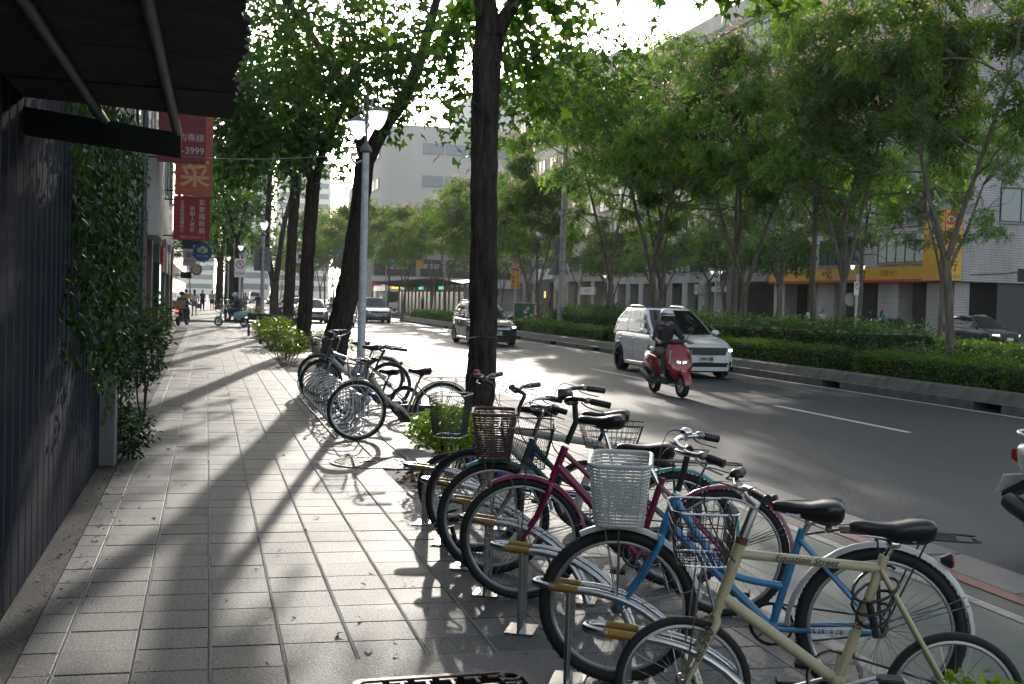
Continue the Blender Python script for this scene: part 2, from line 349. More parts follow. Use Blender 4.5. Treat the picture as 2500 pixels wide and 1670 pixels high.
# green cycle lane with its white lines, outer strip, worn red line, kerb stones
tag(MB().b2((2.98, -6, -.2), (4.14, 9.15, -.003)).build('cycle_lane', GREENL), kind='structure')
WORNP = mat('worn_lane_paint', (.26, .26, .25), .7, var=(10, (.13, .135, .13), .14), bump=(150, .4))
mark('cycle_lane_line', 2.88, 2.98, -6, 9.15, .001, WORNP); mark('cycle_lane_line', 4.14, 4.23, -6, 9.15, .001, WORNP)
tag(MB().b2((4.25, -6, -.2), (KX-.34, 51.7, -.004)).build('kerb_paving', mat('brown_paving', (.07, .063, .058), .75, var=(6, (.05, .05, .048)), bump=(120, .5))), kind='structure')
mark('red_line', 4.40, 4.515, -6, 40, .002, REDP)
mb = MB(); yy = -5.
kerb = empty('kerb'); tag(kerb, kind='structure')
km = MB().b2((KX-.34, -.49, -.4), (KX+.06, .49, .004), .015).mesh('kerb_stone', CONC)
while yy < 51.3: inst(km, 'kerb_stone', kerb, (0, yy, rng.uniform(-.003, .003))); yy += 1.0
km2 = MB().b2((KX+.06, -60, -.4), (KX+.4, 60, ROAD_Z+.004)).build('gutter', CONC, None, 0, (0, -8, 0)); tag(km2, kind='structure')
# soil beds
for (x0, x1, y0, y1) in ((1.60, 2.9, 9.3, 10.4), (2.3, 3.5, 11.4, 13.0), (1.5, 3.3, 23.6, 29.0), (1.6, 3.6, 32.0, 49)):
    mb = MB(); n, m_ = 7, max(4, int((y1-y0)*3)); vsx = []; 
    for j in range(m_+1):
        for i in range(n+1):
            ed = (0 < i < n and 0 < j < m_)
            vsx.append((x0+(x1-x0)*i/n, y0+(y1-y0)*j/m_, (-.01+rng.uniform(0, .06)) if ed else -.03))
    mb.add(vsx, [(j*(n+1)+i, j*(n+1)+i+1, (j+1)*(n+1)+i+1, (j+1)*(n+1)+i) for j in range(m_) for i in range(n)])
    tag(mb.build('soil_bed', SOIL, None, 60), kind='structure')
# ---- planted median: battered concrete kerb blocks with drain mouths, soil
med = empty('median_kerb'); tag(med, kind='structure')
prof = [(13.42, ROAD_Z-.1), (13.42, .04), (13.47, .06), (13.58, .22), (13.65, .25), (13.86, .25), (13.86, ROAD_Z-.1)]
prof2 = [(13.60, ROAD_Z-.1), (13.60, ROAD_Z+.02), (13.86, ROAD_Z+.02), (13.86, ROAD_Z-.1)]
blk = MB().prism(prof, 0, 1.495, 'y').mesh('kerb_block', CONCD); recalc(blk)
top = [(13.43, .025), (13.42, .04), (13.47, .06), (13.58, .22), (13.65, .25), (13.86, .25), (13.86, .025)]
mth = MB().prism(top, 0, .745, 'y').prism(prof2, 0, .745, 'y').b2((13.80, 0, ROAD_Z+.03), (13.855, .745, .02)).mesh('drain_mouth', CONCD); recalc(mth)
def med_side(mirror, y0, y1):
    y = y0; k = 0
    while y < y1:
        for i in range(3):
            o = inst(blk, 'kerb_block', med, (0, y, 0)); y += 1.5
            if mirror: o.scale = (-1, 1, 1); o.location.x = 32.1
        o = inst(mth, 'drain_mouth', med, (0, y, 0)); y += .75
        if mirror: o.scale = (-1, 1, 1); o.location.x = 32.1
med_side(False, 1.9, 79.5); med_side(True, 1.9, 79.5)
tag(MB().b2((13.86, 1.9, -.3), (18.24, 80.5, .16)).build('median_soil', SOIL), kind='structure')
inst(MB().prism([(13.42, ROAD_Z-.1), (18.68, ROAD_Z-.1), (18.68, .25), (13.42, .25)], 80.5, 81, 'y').mesh('kerb_end', CONCD), 'kerb_end', med)
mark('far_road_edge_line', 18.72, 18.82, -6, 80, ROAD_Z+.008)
# ================================================================ vegetation
RH = (np.array([(0, 0, 0), (.42, .27, .05), (1, 0, -.12), (.42, -.27, .05)], float), [(0, 1, 2), (0, 2, 3)])
NARROW = (np.array([(0, 0, 0), (.42, .19, .03), (1, 0, -.15), (.42, -.19, .03)], float), [(0, 1, 2), (0, 2, 3)])
_m = [(0, 0, 0), (-.10, .20, .02), (.16, .56, -.10), (.36, .20, .03), (1, 0, -.16), (.36, -.20, .03), (.16, -.56, -.10), (-.10, -.20, .02)]
MAPLE = (np.array(_m, float), [(0, 7, 6, 5), (0, 5, 4, 3), (0, 3, 2, 1)])
def _spray():
    vs = []; fs = []; r = np.random.default_rng(3)
    for k in range(9):
        t = .12+.88*(k//2)/4.; side = 1 if k % 2 else -1
        if k == 8: side = 0; t = 1.
        a = side*R(58); ca, sa = math.cos(a), math.sin(a); L = .40*(1-.25*abs(t-.5)); w = .30
        b = len(vs)
        for (x, y, z) in NARROW[0]*[L, L*1.1, L]:
            vs.append((t*.8+x*ca-y*sa, x*sa+y*ca, z-.18*t*t-.10*abs(x*sa)))
        fs += [(b, b+1, b+2), (b, b+2, b+3)]
    return np.array(vs), fs
SPRAY = _spray()
def leaf_cloud(name, pts, size, shape, m, parent, seed, droop=(10, 60), flat=.6, stuff=True, upface=None):
    r = np.random.default_rng(seed); P = np.asarray(pts, float); n = len(P); T, F = shape; k = len(T)
    az = r.uniform(0, 2*np.pi, n); pit = np.radians(r.uniform(droop[0], droop[1], n)); rol = r.normal(0, flat, n)
    sz = size*r.uniform(.65, 1.25, n)
    ax = np.stack([np.cos(az)*np.cos(pit), np.sin(az)*np.cos(pit), -np.sin(pit)], 1)
    ay = np.stack([-np.sin(az), np.cos(az), np.zeros(n)], 1); az_ = np.cross(ax, ay)
    c, s_ = np.cos(rol)[:, None], np.sin(rol)[:, None]; ay, az_ = ay*c+az_*s_, az_*c-ay*s_
    V = P[:, None, :]+sz[:, None, None]*(T[None, :, 0, None]*ax[:, None, :]+T[None, :, 1, None]*ay[:, None, :]+T[None, :, 2, None]*az_[:, None, :])
    V = V.reshape(-1, 3); nl = sum(len(f) for f in F)
    fl = np.array([i for f in F for i in f]); loops = (np.arange(n)[:, None]*k+fl[None, :]).ravel()
    cnt = np.array([len(f) for f in F]); st = np.concatenate([[0], np.cumsum(cnt)[:-1]]); starts = (np.arange(n)[:, None]*nl+st[None, :]).ravel()
    me = bpy.data.meshes.new(name); me.vertices.add(len(V)); me.vertices.foreach_set('co', V.ravel().astype(np.float32))
    me.loops.add(len(loops)); me.loops.foreach_set('vertex_index', loops.astype(np.int32))
    me.polygons.add(len(starts)); me.polygons.foreach_set('loop_start', starts.astype(np.int32))
    me.update(calc_edges=True); me.materials.append(m)
    if parent == 'mesh': return me
    o = inst(me, name, parent)
    if stuff: o['kind'] = 'stuff'
    return o
def barkmat(name, c1, c2, sc=14):
    m = bpy.data.materials.new(name); m.use_nodes = True; t = m.node_tree; b = t.nodes['Principled BSDF']
    tc = t.nodes.new('ShaderNodeTexCoord'); mp = t.nodes.new('ShaderNodeMapping'); mp.inputs['Scale'].default_value = (1, 1, .16)
    n = t.nodes.new('ShaderNodeTexNoise'); n.inputs['Scale'].default_value = sc; n.inputs['Detail'].default_value = 5; n.inputs['Roughness'].default_value = .7
    t.links.new(tc.outputs['Object'], mp.inputs[0]); t.links.new(mp.outputs[0], n.inputs[0])
    cr = t.nodes.new('ShaderNodeValToRGB'); cr.color_ramp.elements[0].position = .38; cr.color_ramp.elements[1].position = .62
    cr.color_ramp.elements[0].color = (*c1, 1); cr.color_ramp.elements[1].color = (*c2, 1); t.links.new(n.outputs[0], cr.inputs[0]); t.links.new(cr.outputs[0], b.inputs['Base Color'])
    bp = t.nodes.new('ShaderNodeBump'); bp.inputs['Strength'].default_value = 1.; bp.inputs['Distance'].default_value = .05
    t.links.new(n.outputs[0], bp.inputs['Height']); t.links.new(bp.outputs[0], b.inputs['Normal']); b.inputs['Roughness'].default_value = .9
    b.inputs['Specular IOR Level'].default_value = .25
    return m
BARK = barkmat('furrowed_bark', (.014, .011, .009), (.062, .050, .040), 18)
BARKS = barkmat('smooth_grey_bark', (.10, .085, .065), (.19, .165, .13), 7)
GUM = leafmat('sweetgum_leaf', [(.022, .062, .020), (.035, .088, .024), (.055, .115, .028)], .45)
GUMN = leafmat('near_sweetgum_leaf', [(.030, .075, .020), (.048, .11, .026), (.075, .145, .032)], .52)
FLAME = leafmat('feathery_leaf', [(.050, .125, .035), (.09, .18, .045), (.15, .235, .060)], .55)
FLWR = leafmat('flower_head', [(.58, .46, .30), (.62, .55, .36), (.60, .40, .28)], .3, .7)
HEDGE = leafmat('hedge_leaf', [(.045, .11, .024), (.075, .155, .03), (.11, .20, .038)], .35, .6)
SHRUB = leafmat('shrub_leaf', [(.028, .070, .022), (.045, .10, .026), (.065, .125, .032)], .3, .65)
IVY = leafmat('ivy_leaf', [(.010, .030, .010), (.018, .048, .013), (.04, .08, .02)], .22, .4)
LIME = leafmat('lime_leaf', [(.075, .15, .025), (.11, .20, .035), (.16, .25, .05)], .45, .3)
def noisy_tube(mb, path, radii, n, rng, rough=.05, sub=4):
    P = smoothpath(path, sub); m = len(P); rr = []
    for i in range(m):
        t = i/(m-1)*(len(radii)-1); k = min(int(t), len(radii)-2); rr.append(radii[k]*(1-t+k)+radii[k+1]*(t-k))
    b = len(mb.v); mb.tube(P, rr, n)
    for i in range(m):
        for k in range(n):
            v = Vector(mb.v[b+i*n+k]); d = v-P[i]; mb.v[b+i*n+k] = tuple(P[i]+d*(1+rng.gauss(0, rough)))
def grow(rng, p, d, L, r, lvl, mb, tips, up=.15, spread=38, kids=3, wander=.22):
    d = Vector(d).normalized(); p = Vector(p); path = [p.copy()]; n = 4
    for i in range(n):
        d = (d+Vector((rng.gauss(0, wander), rng.gauss(0, wander), rng.gauss(0, wander*.7)+up))).normalized(); p = p+d*(L/n); path.append(p.copy())
    if lvl >= 0 and r > .006: mb.tube(path, [r*(1-.5*i/n) for i in range(n+1)], 6 if lvl > 1 else 4, cap=False)
    if lvl <= 0:
        for q in path[1:]: tips.append(q)
        return
    if lvl <= 1: tips += path[3:]
    for k in range(kids):
        a = R(rng.uniform(.5, 1.15)*spread); ph = 2*math.pi*(k+rng.random()*.7)/kids
        o1 = d.orthogonal().normalized(); o2 = d.cross(o1); nd = d*math.cos(a)+(o1*math.cos(ph)+o2*math.sin(ph))*math.sin(a)
        grow(rng, path[-1 if k < kids-1 else 2], nd, L*rng.uniform(.62, .85), r*.52, lvl-1, mb, tips, up, spread, kids, wander)
def scatter(tips, per, sig, seed, zs=.7, drop=0.):
    r = np.random.default_rng(seed); T = np.array([tuple(t) for t in tips]); P = np.repeat(T, per, 0)+r.normal(0, 1, (len(T)*per, 3))*[sig, sig, sig*zs]; P[:, 2] -= drop
    return P
# ---- the row of sweetgums along the near pavement, trunks set out one by one
def street_tree(label, trunk, limbs, seed, per, sig, size, lvl=2, kids=3, L=1.5, leaf=GUM, shape=MAPLE, group='sweetgum trees along the pavement', bias=(0, 0, 0), extra=None, bark=None, keep=None):
    rng = random.Random(seed); base = Vector(trunk[0][:3]); base.z = min(base.z, -.02)
    t = empty('street_tree', base, 0, label, 'tree', group); mb = MB(); tips = []
    loc = lambda p: Vector(p[:3])-base
    p0 = trunk[0]; path = [loc((p0[0], p0[1], p0[2]-.1))]+[loc(p) for p in trunk]
    noisy_tube(mb, path, [p0[3]*1.25]+[p[3] for p in trunk], 22, rng, .045, 9)
    for lb in limbs:
        noisy_tube(mb, [loc(p) for p in lb], [p[3] for p in lb], 10, rng, .03, 4)
        e = loc(lb[-1]); d = e-loc(lb[-2])
        for k in range(3): grow(rng, e, d+Vector((rng.gauss(0, .6), rng.gauss(0, .6), rng.gauss(0, .3)))+Vector(bias), L, lb[-1][3]*.7, lvl, mb, tips, .05, 45, kids)
        for p in lb[1:-1]:
            for k in range(2): grow(rng, loc(p), Vector((rng.gauss(0, 1), rng.gauss(0, 1), rng.uniform(-.1, .5)))+Vector(bias), L*.8, lb[-1][3]*.5, lvl-1, mb, tips, .02, 45, kids)
    mb.build('trunk', bark or BARK, t, 180)
    P = scatter(tips, per, sig, seed)
    if extra is not None: P = np.concatenate([P, extra-np.array(base)])
    if keep is not None: P = P[keep(P+np.array(base))]
    leaf_cloud('crown', P, size, shape, leaf, t, seed, (15, 75), .7)
    return t
def hang(rng, spots, per, sig):
    out = []
    for (x, y, z0, z1) in spots:
        for i in range(per):
            s = rng.random(); out.append((x+rng.gauss(0, sig), y+rng.gauss(0, sig*1.6), z0+(z1-z0)*s+rng.gauss(0, .05)))
    return np.array(out)
rg = random.Random(11)
def sungap(P):                       # the gap in the foliage through which the sun looks
    C0 = np.array((0, 0, 1.6)); d = P-C0; s = np.array(sd); t = d@s; off = np.linalg.norm(d-np.outer(t, s), axis=1)
    return off/np.maximum(t, 1) > .020
T0 = [(2.93, 12.2, -.05, .20), (2.93, 12.2, .38, .168), (2.95, 12.2, 1.06, .156), (2.94, 12.2, 1.78, .151), (2.91, 12.2, 2.97, .146), (2.9, 12.2, 3.92, .15), (2.92, 12.2, 4.45, .16)]
T0L = [(2.90, 12.2, 4.45, .135), (2.86, 12.2, 4.9, .125), (2.75, 12.3, 5.8, .11), (2.7, 12.5, 6.8, .09)]
T0R = [(2.99, 12.2, 4.5, .10), (3.2, 12.2, 4.87, .072), (3.55, 12.1, 5.3, .063), (4.2, 11.8, 5.9, .05)]
ex0 = hang(rg, [(3.25, 12.1, 4.1, 5.0), (3.45, 12.3, 3.75, 4.9), (3.5, 11.9, 3.55, 4.2), (3.7, 12.2, 4.1, 5.0), (3.95, 12.4, 4.3, 5.0), (3.2, 12.6, 3.9, 4.7), (2.62, 12.2, 3.7, 5.0), (2.5, 12.4, 4.2, 5.0)], 34, .10)
ex0b = hang(rg, [(5.0, 11.0, 4.72, 5.1), (5.3, 11.2, 4.68, 5.1), (5.6, 11., 4.60, 5.0), (5.9, 11.1, 4.72, 5.1), (4.5, 11.3, 4.75, 5.2), (6.2, 11., 4.75, 5.1)], 16, .11)
tree0 = street_tree('thick straight dark trunk beside the near bicycle rack, crossing the picture top to bottom', T0, [T0L, T0R], 21, 3, .28, .15, leaf=GUMN, extra=np.concatenate([ex0, ex0b]), bias=(0.2, -.2, .3), keep=sungap)
# single leaves that hang in front of the sky, each its own piece
lm = leaf_cloud('leaf', [(0, 0, 0)], .15, MAPLE, GUMN, 'mesh', 1, (0, 1), .05)
def spray(root, a, b, n, drop):
    a, b = Vector(a), Vector(b); pts = [a.lerp(b, i/6)+Vector((0, 0, -drop*(i/6)**2)) for i in range(7)]; MB().tube([p-root for p in pts], [.008*(1-i/8) for i in range(7)], 4).build('twig', BARK, tree0)
    for i in range(n):
        k = (i+.5)/n*6; j = int(k); p = pts[j].lerp(pts[min(j+1, 6)], k-j)-root+Vector((rg.gauss(0, .04), rg.gauss(0, .04), rg.gauss(0, .03)))
        inst(lm, 'leaf', tree0, p, rot=(rg.gauss(0, .5), R(rg.uniform(20, 75)), rg.uniform(0, 6.28)), sc=rg.uniform(.7, 1.2))
b0 = tree0.location.copy()
MB().tube([(.012+.168*math.cos(a*.3142), .168*math.sin(a*.3142), 1.22-.03*math.sin(a*.3142)) for a in range(20)], .003, 4, True).build('wire_band', STEEL, tree0)
for a, b, n, dr in [((3.3, 12.2, 5.0), (3.5, 12.0, 4.0), 22, .3), ((3.5, 12.2, 5.0), (3.95, 12.1, 4.35), 20, .3), ((3.2, 12.2, 4.9), (3.4, 12.1, 3.8), 18, .2), ((2.75, 12.2, 5.0), (2.42, 12.0, 4.2), 18, .3), ((2.5, 12.1, 4.7), (2.5, 12., 3.75), 20, .1), ((4.4, 11.4, 5.2), (5.2, 11.0, 4.8), 14, .1), ((5.2, 11.0, 5.0), (5.9, 11.0, 4.78), 16, .1)]: spray(b0, a, b, n, dr)
T1 = [(2.62, 25, -.14, .305), (2.73, 25, .53, .277), (3.0, 25, 1.87, .239), (3.17, 25, 3.3, .205), (3.28, 25, 4.59, .2)]
T1R = [(3.29, 25, 4.5, .172), (3.68, 25, 5.33, .163), (4.14, 25, 6.03, .144), (4.46, 25, 6.92, .125), (4.63, 25, 7.6, .106), (4.94, 25, 8.87, .077)]
T1R2 = [(4.41, 25, 6.82, .096), (4.89, 25, 7.29, .077), (5.18, 25, 7.55, .068), (5.57, 25, 7.83, .055), (6.6, 25.2, 7.9, .045), (7.6, 25.4, 7.4, .035)]
T1L = [(3.25, 25, 4.6, .124), (2.9, 25, 5.94, .114), (2.36, 25, 6.74, .094), (1.93, 25, 7.35, .075), (1.36, 25, 8.04, .056)]
ex1 = hang(rg, [(rg.uniform(1.2, 4.3), rg.uniform(20.5, 24.5), rg.uniform(5.0, 5.8), rg.uniform(6.2, 7.6)) for _ in range(46)]+[(4.6, 22, 4.6, 6.2), (4.4, 22, 4.9, 6.4), (4.75, 22.3, 4.3, 5.4), (3.4, 21.5, 4.5, 5.4), (2.4, 21.5, 4.9, 5.5)], 34, .22)
ex1 = np.concatenate([ex1, hang(rg, [(rg.uniform(6.4, 9.3), rg.uniform(23, 28), rg.uniform(5.2, 6.2), rg.uniform(6.4, 8.6)) for _ in range(44)], 30, .3)])
street_tree('leaning furrowed trunk behind the silver lamp post, forking into two limbs', T1, [T1R, T1R2, T1L], 31, 2, .3, .17, leaf=GUMN, extra=ex1, bias=(-.25, -.3, .1), keep=sungap)
T2 = [(2.71, 33.8, -.19, .218), (2.8, 33.8, 1.28, .205), (2.83, 33.8, 2.56, .198), (2.89, 33.8, 3.84, .191), (2.94, 33.8, 4.86, .204)]
T2L = [(2.91, 33.8, 4.8, .127), (2.65, 33.8, 5.98, .114), (2.53, 33.8, 7.61, .095), (2.37, 33.8, 8.86, .076)]
T2R = [(2.99, 33.8, 4.8, .128), (3.26, 33.8, 6.02, .115), (3.8, 33.8, 7.33, .09), (4.0, 33.8, 8.39, .064)]
ex2 = hang(rg,  [(rg.uniform(.4, 3.8), rg.uniform(32, 36), rg.uniform(4.8, 6.3), rg.uniform(6.5, 10.5)) for _ in range(70)], 40, .35)
street_tree('upright forking trunk right of the benches, third tree in the pavement row', T2, [T2L, T2R], 41, 3, .4, .24, extra=ex2, bias=(-.5, 0, .1), keep=sungap)
T3 = [(3.16, 46.6, -.26, .229), (3.21, 46.6, 2.02, .211), (3.27, 46.6, 3.95, .202), (3.36, 46.6, 6.05, .193), (3.43, 46.6, 7.8, .157)]
ex3 = hang(rg, [(rg.uniform(-.2, 3.6), rg.uniform(45, 49), rg.uniform(5.2, 7), rg.uniform(7.5, 13)) for _ in range(60)], 34, .45)
street_tree('straight slim trunk rising behind the dark benches, fourth in the pavement row', T3, [[(3.4, 46.6, 7.5, .12), (3.48, 46.6, 9.89, .10), (3.5, 46.6, 11, .07)], [(3.36, 46.6, 6.2, .08), (2.4, 46.6, 7.6, .06), (1.6, 46.6, 8.6, .05)]], 51, 3, .5, .26, extra=ex3, bias=(-.5, 0, .1), keep=sungap)
T4 = [(3.83, 68.8, -.26, .259), (3.87, 68.8, 2.45, .245)]
T4L = [(3.8, 68.8, 2.2, .181), (3.37, 68.8, 4.5, .18), (3.45, 68.8, 7.84, .154), (3.57, 68.8, 10.4, .128), (3.7, 68.8, 12.5, .09)]
T4R = [(3.92, 68.8, 2.2, .168), (4.1, 68.8, 3.75, .168), (4.31, 68.8, 5.57, .142), (4.73, 68.8, 7.39, .142), (5.1, 68.8, 9.22, .1)]
ex4 = hang(rg, [(rg.uniform(.5, 4.2), rg.uniform(67, 71), rg.uniform(8, 9), rg.uniform(10, 15)) for _ in range(30)], 20, .6)
street_tree('slender tree with two twisted stems parting low, beyond the side street', T4, [T4L, T4R], 61, 2, .5, .3, extra=ex4, bias=(-.4, 0, .2), keep=sungap)
for i, (x, y, h, lab) in enumerate([(1.95, 80, 11, 'tree with a thick dark trunk beside the no parking sign'), (1.62, 92, 11, 'tree left of the thick dark trunk, lamp globe against its leaves'), (1.1, 108, 12, 'slim tree close to the shop signs far down the pavement'), (1.2, 126, 12, 'hazy tree farther down the pavement, past the slim one'), (1.3, 146, 12, 'faintest hazy tree at the far end of the pavement')]):
    tr = [(x, y, -.1, .36), (x+.05, y, 2.5, .30), (x+.1, y, 5.2, .24)]
    ex = hang(rg, [(x+rg.uniform(-3.6, 2.2), y+rg.uniform(-2.5, 2.5), rg.uniform(4.5, 7), rg.uniform(8, h+4)) for _ in range(46)], 22, .6)
    street_tree(lab, tr, [[(x+.1, y, 5, .18), (x-.6, y, 7, .14), (x-1.2, y, 9, .1)], [(x+.1, y, 5, .18), (x+.5, y, 7.5, .14), (x+.8, y, 10, .1)]], 71+i, 2, .6, .36, extra=ex, bias=(-.4, 0, .1), keep=sungap)
# ---- feathery median trees: three grown forms, set out as individuals
def median_form(seed, h, stems, nleaf=3300):
    rng = random.Random(seed); mb = MB(); tips = []; P = []
    z0 = rng.uniform(2.3, 3.3); bend = Vector((rng.gauss(0, .12), rng.gauss(0, .12), 0))
    base = [Vector((0, 0, -.15)), Vector((0, 0, 0)), Vector((0, 0, z0*.5))+bend*.5, Vector((0, 0, z0))+bend]
    noisy_tube(mb, base, [.145, .12, .105, .095], 10, rng, .03)
    for k in range(stems):
        a = 2*math.pi*(k+.3*rng.random())/stems+seed; s = rng.uniform(.20, .42); hh = h*rng.uniform(.60, .74)
        d = Vector((math.cos(a)*s, math.sin(a)*s, 1)); q = base[-1]; m1 = q+d*(hh-z0)*.45+Vector((rng.gauss(0, .12), rng.gauss(0, .12), 0)); m2 = q+d*(hh-z0)*.95
        noisy_tube(mb, [q-Vector((0, 0, .15)), q+(m1-q)*.5, m1, m2], [.075, .065, .052, .04], 7, rng, .03)
        for j in range(4): grow(rng, m2, d+Vector((rng.gauss(0, .8), rng.gauss(0, .8), rng.gauss(0, .2))), h*.17, .035, 2, mb, tips, .04, 50, 3)
        for j in range(4): grow(rng, m1.lerp(m2, j/4), Vector((math.cos(a)+rng.gauss(0, 1.), math.sin(a)+rng.gauss(0, 1.), .35)), h*.15, .03, 2, mb, tips, .0, 50, 2)
    tr = mb.mesh('trunk', BARKS, 180); tips = [t for t in tips if t.z > .49*h]
    n = max(1, int(nleaf/len(tips)))
    sel = [t for i, t in enumerate(tips) if math.sin(t.x*1.9+seed)+math.sin(t.y*2.1-seed)+math.sin(t.z*2.6+t.x) > -.75]; n = max(1, int(nleaf/len(sel)))
    cr = leaf_cloud('crown', scatter(sel, n, .24, seed, .6), .40, SPRAY, FLAME, 'mesh', seed, (5, 60), .45)
    top = sorted(sel, key=lambda t: -t.z+.25*math.hypot(t.x, t.y)*-1)[:int(len(sel)*.9)]
    r = np.random.default_rng(seed); sel = [top[i] for i in r.choice(len(top), min(210, len(top)), False)]
    fl = leaf_cloud('flowers', scatter(sel, 11, .13, seed+1, 1., -.28), .11, RH, FLWR, 'mesh', seed, (-50, 60), 1.)
    return tr, cr, fl
FORMS = [median_form(101, 10.2, 2), median_form(107, 10.8, 3), median_form(113, 9.6, 2), median_form(127, 11.2, 2), median_form(131, 9.4, 3, 2400), median_form(137, 9.0, 2, 2000)]
def median_tree(x, y, k, rz, sc, label, group='flowering trees on the planted median', z=.12, fl=True):
    t = empty('median_tree', (x, y, z), rz, label, 'tree', group, sc); tr, cr, f = FORMS[k]
    inst(tr, 'trunk', t); o = inst(cr, 'crown', t); o['kind'] = 'stuff'
    if fl: o = inst(f, 'flowers', t); o['kind'] = 'stuff'
    return t
NEARM = [(16.0, 21.8, 0, .6, .95, 'median tree with a forking grey trunk in front of the dark estate car'), (15.6, 26.3, 1, 2.2, .9, 'thin double-stemmed median tree before the vertical yellow bank sign'), (16.4, 28.4, 2, 4.0, .95, 'median tree with a curved grey trunk before the left end of the yellow sign'),
 (15.4, 31.0, 3, 1.0, .9, 'slim median tree just left of the curved trunk'), (16.3, 33.4, 0, 3.1, 1.0, 'median tree rising over the right roof rail of the white car'), (15.6, 37.8, 1, 5.2, 1.05, 'dark median trunk directly behind the white car'), (16.6, 40.6, 2, .4, .9, 'pale thin median stem between the two darker trunks behind the white car'),
 (16.0, 44.6, 3, 2.0, 1.05, 'stout median trunk left of the white car, beside the clipped bushes'), (15.2, 51.5, 2, 3.6, .85, 'median tree just past the pole with two sign backs'), (16.5, 57.5, 0, 1.5, .84, 'median tree behind the green utility cabinet'), (15.8, 64.5, 1, 4.4, .82, 'median tree hidden by the thick near trunk, its crown to the left'),
 (16.4, 70, 2, 2.9, .88, 'median tree at the near end of the bus shelter'), (15.6, 75.5, 3, .2, .82, 'median tree before the middle of the bus shelter'), (16.2, 84, 0, 5.5, .88, 'median tree before the far end of the bus shelter'), (15.6, 93, 1, 3.3, .88, 'median tree left of the bus shelter beside the red awning'), (16.0, 104, 2, 1.1, .95, 'median tree nearest the lamp post, over the silver car')]
for (x, y, k, rz, sc, lab) in NEARM: median_tree(x, y, k, rz, sc, lab)
for i, (x, y) in enumerate([(-16, 232), (-9, 240), (-3, 226), (2.5, 238), (7.5, 248), (13, 232), (18.5, 242), (24, 230), (30, 246), (-22, 224)]):
    median_tree(x, y, i % 4, i*2.3, 1.45, 'hazy pale tree in the far mass that closes the street', 'far trees closing the street', -.15, False)
for i in range(10):
    median_tree(15.2+rg.uniform(-1, 1.5), 116+i*13+rg.uniform(-3, 3), i % 4, i*1.7, 1.15, 'hazy flowering tree in the far stretch of the median', 'far median trees', -.1)
for i, (x, y, k, sc, lab) in enumerate([(35.5, 49.5, 4, 1.2, 'thin tree on the far pavement by the right edge of the bank'), (36, 57.8, 5, 1.25, 'tree on the far pavement in front of the bank windows'), (35.5, 66, 4, 1.2, 'tree on the far pavement before the middle of the bank sign'), (36.5, 76, 5, 1.1, 'tree on the far pavement left of the bank entrance'), (36, 87, 1, .95, 'tree on the far pavement before the grey pillars'), (36, 98, 2, .95, 'tree on the far pavement before the white tiled arcade'), (36, 110, 0, 1., 'tree on the far pavement before the brown tiled block'), (36, 124, 3, 1., 'tree on the far pavement by the dark shop fronts'), (36, 140, 1, 1., 'tree on the far pavement near the black shop signs'), (36, 160, 2, 1.1, 'farthest distinct tree of the opposite pavement')]):
    median_tree(x, y, k, i*1.9, sc, lab, 'trees on the opposite pavement', 0, i > 2)
ROUND = leafmat('bright_round_leaf', [(.035, .12, .02), (.06, .17, .03), (.09, .22, .04)], .4)
# round-crowned trees in front of the far facades
for i, (x, y, zc, rx, lab) in enumerate([(39, 73, 5.6, 2.3, 'bright green rounded tree partly covering the yellow bank sign'), (39, 84.5, 6.4, 2.6, 'dense dark green tree between the bank and the grey pillars'), (39, 97, 6.2, 2.6, 'dense rounded tree over the white tiled arcade'), (39, 109, 6.0, 2.6, 'rounded tree in front of the brown tiled block')]):
    ex = []
    for _ in range(60):
        a = rg.uniform(0, 6.28); q = rg.random()**.5*rx; ex.append((x+math.cos(a)*q, y+math.sin(a)*q, zc-1.7+rg.random()*.8, zc+1.9*math.sqrt(max(0, 1-(q/rx)**2))))
    street_tree(lab, [(x, y, -.1, .15), (x+.1, y, 1.8, .12), (x, y, 3.6, .1)], [[(x, y, 3.5, .08), (x+.6, y, 4.6, .06), (x+1, y, 5.4, .05)], [(x, y, 3.5, .08), (x-.6, y, 4.6, .06), (x-.9, y, 5.4, .05)]], 91+i, 2, .4, .26, L=.9, leaf=ROUND, group='rounded trees on the opposite pavement', extra=hang(rg, ex, 28, .3), bark=BARKS)
